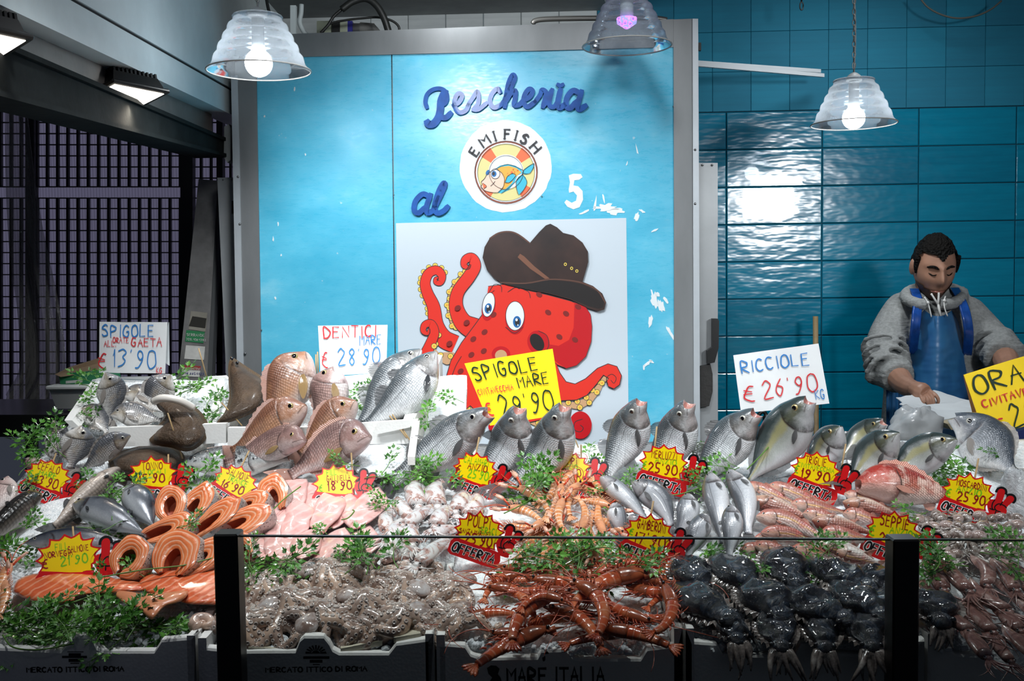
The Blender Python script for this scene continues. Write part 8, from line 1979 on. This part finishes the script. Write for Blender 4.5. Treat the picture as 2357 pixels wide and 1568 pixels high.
# -- skin: neck, head, forearms and hands in one body
HC = M_(2150, 615, .02)
yaw, pit = math.radians(-5), math.radians(22)
HR_ = Matrix.Rotation(yaw, 4, 'Z') @ Matrix.Rotation(-pit * 0 , 4, 'X')
fz = V((math.sin(yaw) * math.cos(pit), -math.cos(yaw) * math.cos(pit), -math.sin(pit))).normalized()    # where the face points
hx = fz.cross(UP).normalized() * 1.0; hx = V((math.cos(yaw), math.sin(yaw), 0)); hu = hx.cross(fz).normalized(); hu = -hu if hu.z < 0 else hu
HM = frame(HC, hx, fz, hu)
def g(d2, s): return math.exp(-d2 / (2 * s * s))
def head_mesh(mb):
    n, m = 64, 48; rings = []
    for i in range(m + 1):
        ph = PI * i / m; row = []
        for k in range(n):
            th = 2 * PI * k / n; x, f, u = math.sin(ph) * math.cos(th), math.sin(ph) * math.sin(th), -math.cos(ph)
            X = x * .077; Fd = f * .098; U = u * .122
            if u < 0:
                X *= 1 - .30 * u * u; Fd = Fd * (1 - .12 * u * u) + (.012 * u * u if f > 0 else .02 * u * u)
            if u < -.25 and f < 0: Fd *= 1 - .35 * (-u - .25)
            if f > 0:
                X *= 1 - .05 * f
                d = .0
                d += .030 * g((X / .011) ** 2 + ((U + .016) / .020) ** 2, 1) + .012 * g((X / .008) ** 2 + ((U - .012) / .022) ** 2, 1)   # nose
                d += .007 * g((X / .034) ** 2 + ((U - .036) / .009) ** 2, 1)                                                          # brow ridge
                d -= .010 * g(((abs(X) - .031) / .014) ** 2 + ((U - .014) / .012) ** 2, 1)                                               # sockets
                d += .007 * g(((abs(X) - .030) / .011) ** 2 + ((U - .013) / .007) ** 2, 1)                                               # closed lids
                d += .006 * g(((abs(X) - .045) / .018) ** 2 + ((U + .018) / .018) ** 2, 1)                                               # cheeks
                d += .007 * g((X / .020) ** 2 + ((U + .060) / .007) ** 2, 1) + .006 * g((X / .018) ** 2 + ((U + .074) / .006) ** 2, 1)     # lips
                d -= .005 * g((X / .022) ** 2 + ((U + .067) / .003) ** 2, 1)
                d += .012 * g((X / .022) ** 2 + ((U + .104) / .014) ** 2, 1)                                                            # chin
                Fd += d * min(1, f * 2.2)
            row.append(HM @ V((X, Fd, U)))
        rings.append(row)
    mb.loft(rings)
mb = MB(); head_mesh(mb)
for s_ in (-1, 1):
    mb.ball(HM @ V((s_ * .079, -.008, .0)), 1, 12, 8, frame(V((0, 0, 0)), hx * .012, fz * .020, hu * .033).to_3x3())
mb.tube([HM @ V((0, -.02, -.06)), HM @ V((0, -.03, -.10)), M_(2150, 690, .10), M_(2150, 730, .14)], [.055, .054, .058, .075], 16)
mb.tube([M_(2150, 710, .14), M_(2150, 860, .14), M_(2150, 1000, .14)], [.09, .12, .12], 14)
limb([M_(2100, 715, .13), shR, elR + V((0, .01, 0)), wrR, M_(2084, 888, -.24), M_(2112, 900, -.34)], [.05, .05, .046, .044, .037, .030])
limb([M_(2200, 715, .13), shL, elL, wrL, M_(2324, 850, -.2), M_(2330, 880, -.3), M_(2322, 905, -.36)], [.05, .05, .046, .046, .042, .036, .03])
def hand(w, pts_palm, fingers, thumb):
    limb([w] + pts_palm, [.030, .033, .036, .030], 12)
    for f in fingers: q = cr([V(p) for p in f], 4); mb.tube(q, [.0076 * (1 - .22 * i / (len(q) - 1)) for i in range(len(q))], 8); mb.ball(q[-1], .0060, 8, 6)
    q = cr([V(p) for p in thumb], 4); mb.tube(q, [.0095 * (1 - .3 * i / (len(q) - 1)) for i in range(len(q))], 8); mb.ball(q[-1], .0068, 8, 6)
def h_(x, y, d): return P(x, y, MY + d)
hand(h_(2104, 896, -.34), [h_(2118, 902, -.37), h_(2130, 908, -.39)],
     [[h_(2140, 900, -.385), h_(2154, 910, -.42), h_(2160, 922, -.425), h_(2157, 932, -.415)], [h_(2136, 905, -.395), h_(2146, 914, -.43), h_(2149, 928, -.435), h_(2147, 938, -.425)],
      [h_(2128, 909, -.395), h_(2135, 919, -.43), h_(2137, 931, -.43), h_(2135, 939, -.42)], [h_(2119, 910, -.39), h_(2123, 920, -.42), h_(2125, 930, -.42), h_(2124, 936, -.415)]],
     [h_(2112, 898, -.345), h_(2128, 900, -.36), h_(2146, 912, -.37), h_(2154, 926, -.385)])
hand(h_(2322, 905, -.36), [h_(2316, 914, -.38), h_(2312, 920, -.39)],
     [[h_(2304 + 6 * k, 918 + 2 * k, -.39), h_(2298 + 6 * k, 932, -.42), h_(2296 + 6 * k, 946 - k, -.42)] for k in range(4)], [h_(2328, 910, -.37), h_(2330, 924, -.40), h_(2322, 936, -.41)])
remesh(mb, 'body', m_skinm, .0031, 3)
# brows, lids, lips, stubble
def fp(X, U, extra=.0):                            # a point on the face
    f = math.sqrt(max(.05, 1 - (X / .077) ** 2 - (U / .122) ** 2)); return HM @ V((X, .098 * f + extra, U))
for s_ in (-1, 1):
    mb = MB(); mb.tube(cr([fp(s_ * .014, .030, .008), fp(s_ * .030, .037, .007), fp(s_ * .050, .030, .005)], 5), [.003] * 2 + [.0048] * 7 + [.003] * 2, 6); obj('eyebrow', mb, m_hair, man)
    mb = MB(); mb.tube(cr([fp(s_ * .017, .008, .002), fp(s_ * .030, .003, .004), fp(s_ * .044, .008, .0)], 5), [.0012] * 2 + [.0022] * 7 + [.0012] * 2, 6); obj('eyelashes', mb, m_hair, man)
mb = MB(); mb.tube(cr([fp(-.024, -.068, .004), fp(-.010, -.066, .010), fp(.0, -.067, .0105), fp(.010, -.066, .010), fp(.024, -.068, .004)], 4), [.002] * 3 + [.0042] * 11 + [.002] * 3, 8); obj('mouth', mb, m_lip, man)
def shell(test, name, mat, off, rough=0.0, fine=.0):
    n, m = 72, 54; mb = MB(); grid = []
    for i in range(m + 1):
        ph = PI * i / m; row = []
        for k in range(n):
            th = 2 * PI * k / n; x, f, u = math.sin(ph) * math.cos(th), math.sin(ph) * math.sin(th), -math.cos(ph)
            q = 1 + off + rough * noise.noise(V((x * 5, f * 5, u * 5))) + fine * noise.noise(V((x * 17, f * 17, u * 17)))
            X, Fd, U = x * .077 * q, f * .098 * q, u * .122 * q
            if u < 0:
                X *= 1 - .30 * u * u; Fd = Fd * (1 - .12 * u * u) + (.012 * u * u if f > 0 else .02 * u * u)
                if f > 0: Fd += .004 + .012 * g((X / .022) ** 2 + ((U + .104) / .014) ** 2, 1)
            row.append((test(x, f, u), HM @ V((X, Fd, U))))
        grid.append(row)
    ids = {}
    for i in range(m):
        for k in range(n):
            k2 = (k + 1) % n
            if all(grid[a][b][0] for a, b in ((i, k), (i, k2), (i + 1, k), (i + 1, k2))):
                f = []
                for a, b in ((i, k), (i, k2), (i + 1, k2), (i + 1, k)):
                    if (a, b) not in ids: ids[(a, b)] = mb.vert(grid[a][b][1])
                    f.append(ids[(a, b)])
                mb.face(f)
    return obj(name, mb, mat, man)
def hairline(x, f, u):
    if f > 0: return u > .52 + .10 * f - .22 * g((x / .16) ** 2, 1) * f - .75 * max(0, abs(x) - .72) * 1.6
    return u > -.28 - .2 * f * 0
shell(hairline, 'hair', m_hair, .10, .05, .035)
for s_ in (-1, 1):
    mb = MB(); mb.tube(cr([HM @ V((s_ * .074, .028, .055)), HM @ V((s_ * .0765, .026, .02)), HM @ V((s_ * .075, .028, -.012))], 4), [.012, .012, .011, .011, .010, .009, .008, .006, .004], 8); obj('sideburn', mb, m_hair, man)
shell(lambda x, f, u: f > -.05 and u < -.36 and not (abs(x) < .36 and u > -.62 and u < -.50) and not (abs(x) > .2 and u > -.50 - .0 and abs(x) < .66), 'stubble', m_beard, .012, .0)
# -- apron
mb = MB(); rows = []
for j in range(19):
    v = j / 18; y = 728 + 400 * v; row = []
    hw = interp([(0, 34), (.06, 52), (.15, 62), (.3, 70), (.6, 92), (1, 108)], v)[0]; yd = 0
    for i in range(19):
        u = -1 + 2 * i / 18; x = 2160 + u * hw + (4 * v); dy = -14 * (abs(u) ** 2.2) * (1 - v) ** 3 * 1.2
        row.append(M_(x, y + dy, -.075 + .10 * u * u - .01 * math.sin(u * 9 + v * 5) * v - .012 * v))
    rows.append(row)
mb.loft(rows, closed=False); apr = obj('apron', mb, m_apron, man)
for pts in ([(2104, 664, .08), (2112, 690, .0), (2110, 725, -.05), (2105, 770, -.045), (2100, 815, .03)], [(2196, 662, .08), (2212, 690, -.0), (2224, 725, -.045), (2230, 770, -.04), (2226, 818, .03)]):
    mb = MB(); q = cr([M_(x, y, d - .03) for x, y, d in pts], 5)
    mb.loft([[p + V((x_, y_, 0)) for x_, y_ in ((-.019, .0), (-.012, -.004), (-.006, .001), (.002, -.005), (.009, .0), (.015, -.004), (.019, .0), (.0, .006))] for p in q], cap0=True, cap1=True); obj('apron_strap', mb, m_strap, apr)
mb = MB(); mb.loft([[M_(2040 + 6 * i, y, .02 + .02 * math.sin(i * 1.7)) for i in range(8)] for y in (878, 960, 1080)], closed=False); obj('apron_tail', mb, m_apron, apr)

# ---- paper and bags by his hands
m_paper = simple('white_wrapping_paper', (.62, .66, .68), .6, bump=.15, bscale=20)
def paper(lab, quad, d, th, seed):
    r = random.Random(seed); q = [h_(x, y, dd) for (x, y), dd in zip(quad, d)]
    mb = MB(); rows = [[(q[0] * (1 - i / 8) + q[1] * (i / 8)) * (1 - j / 6) + (q[3] * (1 - i / 8) + q[2] * (i / 8)) * (j / 6) + UP * (.012 * noise.noise(V((i * .5, j * .6, seed)))) for i in range(9)] for j in range(7)]
    mb.loft(rows, closed=False); mb.loft([[p - UP * th for p in r_] for r_ in rows][::-1], closed=False); return solo('paper_sheet', mb, m_paper, lab, 'paper', 'white wrapping paper under the hand')
paper('top white paper sheet under the hand of the man', [(2062, 915), (2150, 898), (2240, 925), (2102, 945)], (-.42, -.32, -.36, -.50), .002, 1)
paper('thick fold of white paper below the top sheet', [(2098, 936), (2240, 922), (2250, 950), (2110, 950)], (-.46, -.42, -.46, -.50), .012, 2)
paper('lowest drooping white paper sheet beside the yellow card', [(2070, 930), (2120, 930), (2240, 950), (2130, 974)], (-.46, -.44, -.48, -.56), .002, 3)
t = NT('thin_plastic_bag'); o = t.obj(); nb = t.noise(o, 22, 5, .65, 1.5)
t.p(Base_Color=(.60, .62, .63, 1), Roughness=.22, Alpha=.72, Normal=t.bump(nb, .9, .02), Coat_Weight=.4); m_bag = t.m
def bag(lab, c, sx, sy, sz, seed, mat=m_bag):
    mb = MB(); rings = []
    for i in range(19):
        ph = PI * i / 18; row = []
        for k in range(30):
            th = 2 * PI * k / 30; d = V((math.sin(ph) * math.cos(th), math.sin(ph) * math.sin(th), -math.cos(ph)))
            w_ = 1 + .28 * noise.noise(d * 1.7 + V((seed, 0, 0))) + .20 * noise.noise(d * 5 + V((seed, 3, 0))) + .08 * noise.noise(d * 12 + V((seed, 5, 0)))
            row.append(c + V((d.x * sx * w_, d.y * sy * w_, d.z * sz * w_)))
        rings.append(row)
    mb.loft(rings); return solo('plastic_bag', mb, mat, lab, 'bag')
bag('crumpled clear plastic bag at the right edge beside the baby octopus sign', P(2352, 1165, 2.42), .052, .06, .09, 2.0)
bag('bulging white plastic wrap below the paper on the back bench', h_(2108, 990, -.62), .085, .07, .075, 5.0, simple('cloudy_wrap', (.50, .52, .53), .3, bump=.4, bscale=14, coat=.3))
mb = MB(); mb.prism([h_(2180, 976, -.60), h_(2252, 962, -.55), h_(2260, 984, -.55), h_(2190, 990, -.6)], V((0, .10, 0))); solo('wooden_board', mb, simple('pale_wood', (.50, .42, .27), .6, var=.2, vscale=20), 'pale wooden board under the wrapping paper', 'board', smooth=False)
mb = MB(); mb.prism([P(2296, 1008, 2.95), P(2420, 970, 2.95), P(2420, 1034, 2.95), P(2306, 1030, 2.95)], V((0, .2, 0))); solo('blue_crate', mb, simple('deep_blue_plastic', (.008, .02, .16), .4), 'deep blue crate edge below the large yellow card', 'crate', smooth=False)
mb = MB(); mb.box((M_(1960, 1000).x, 3.25, 0), (M_(2600, 1000).x, 3.75, 1.10)); solo('back_bench', mb, simple('dark_bench', (.03, .035, .04), .4), 'dark work bench between the man and the fish display', 'bench', smooth=False)
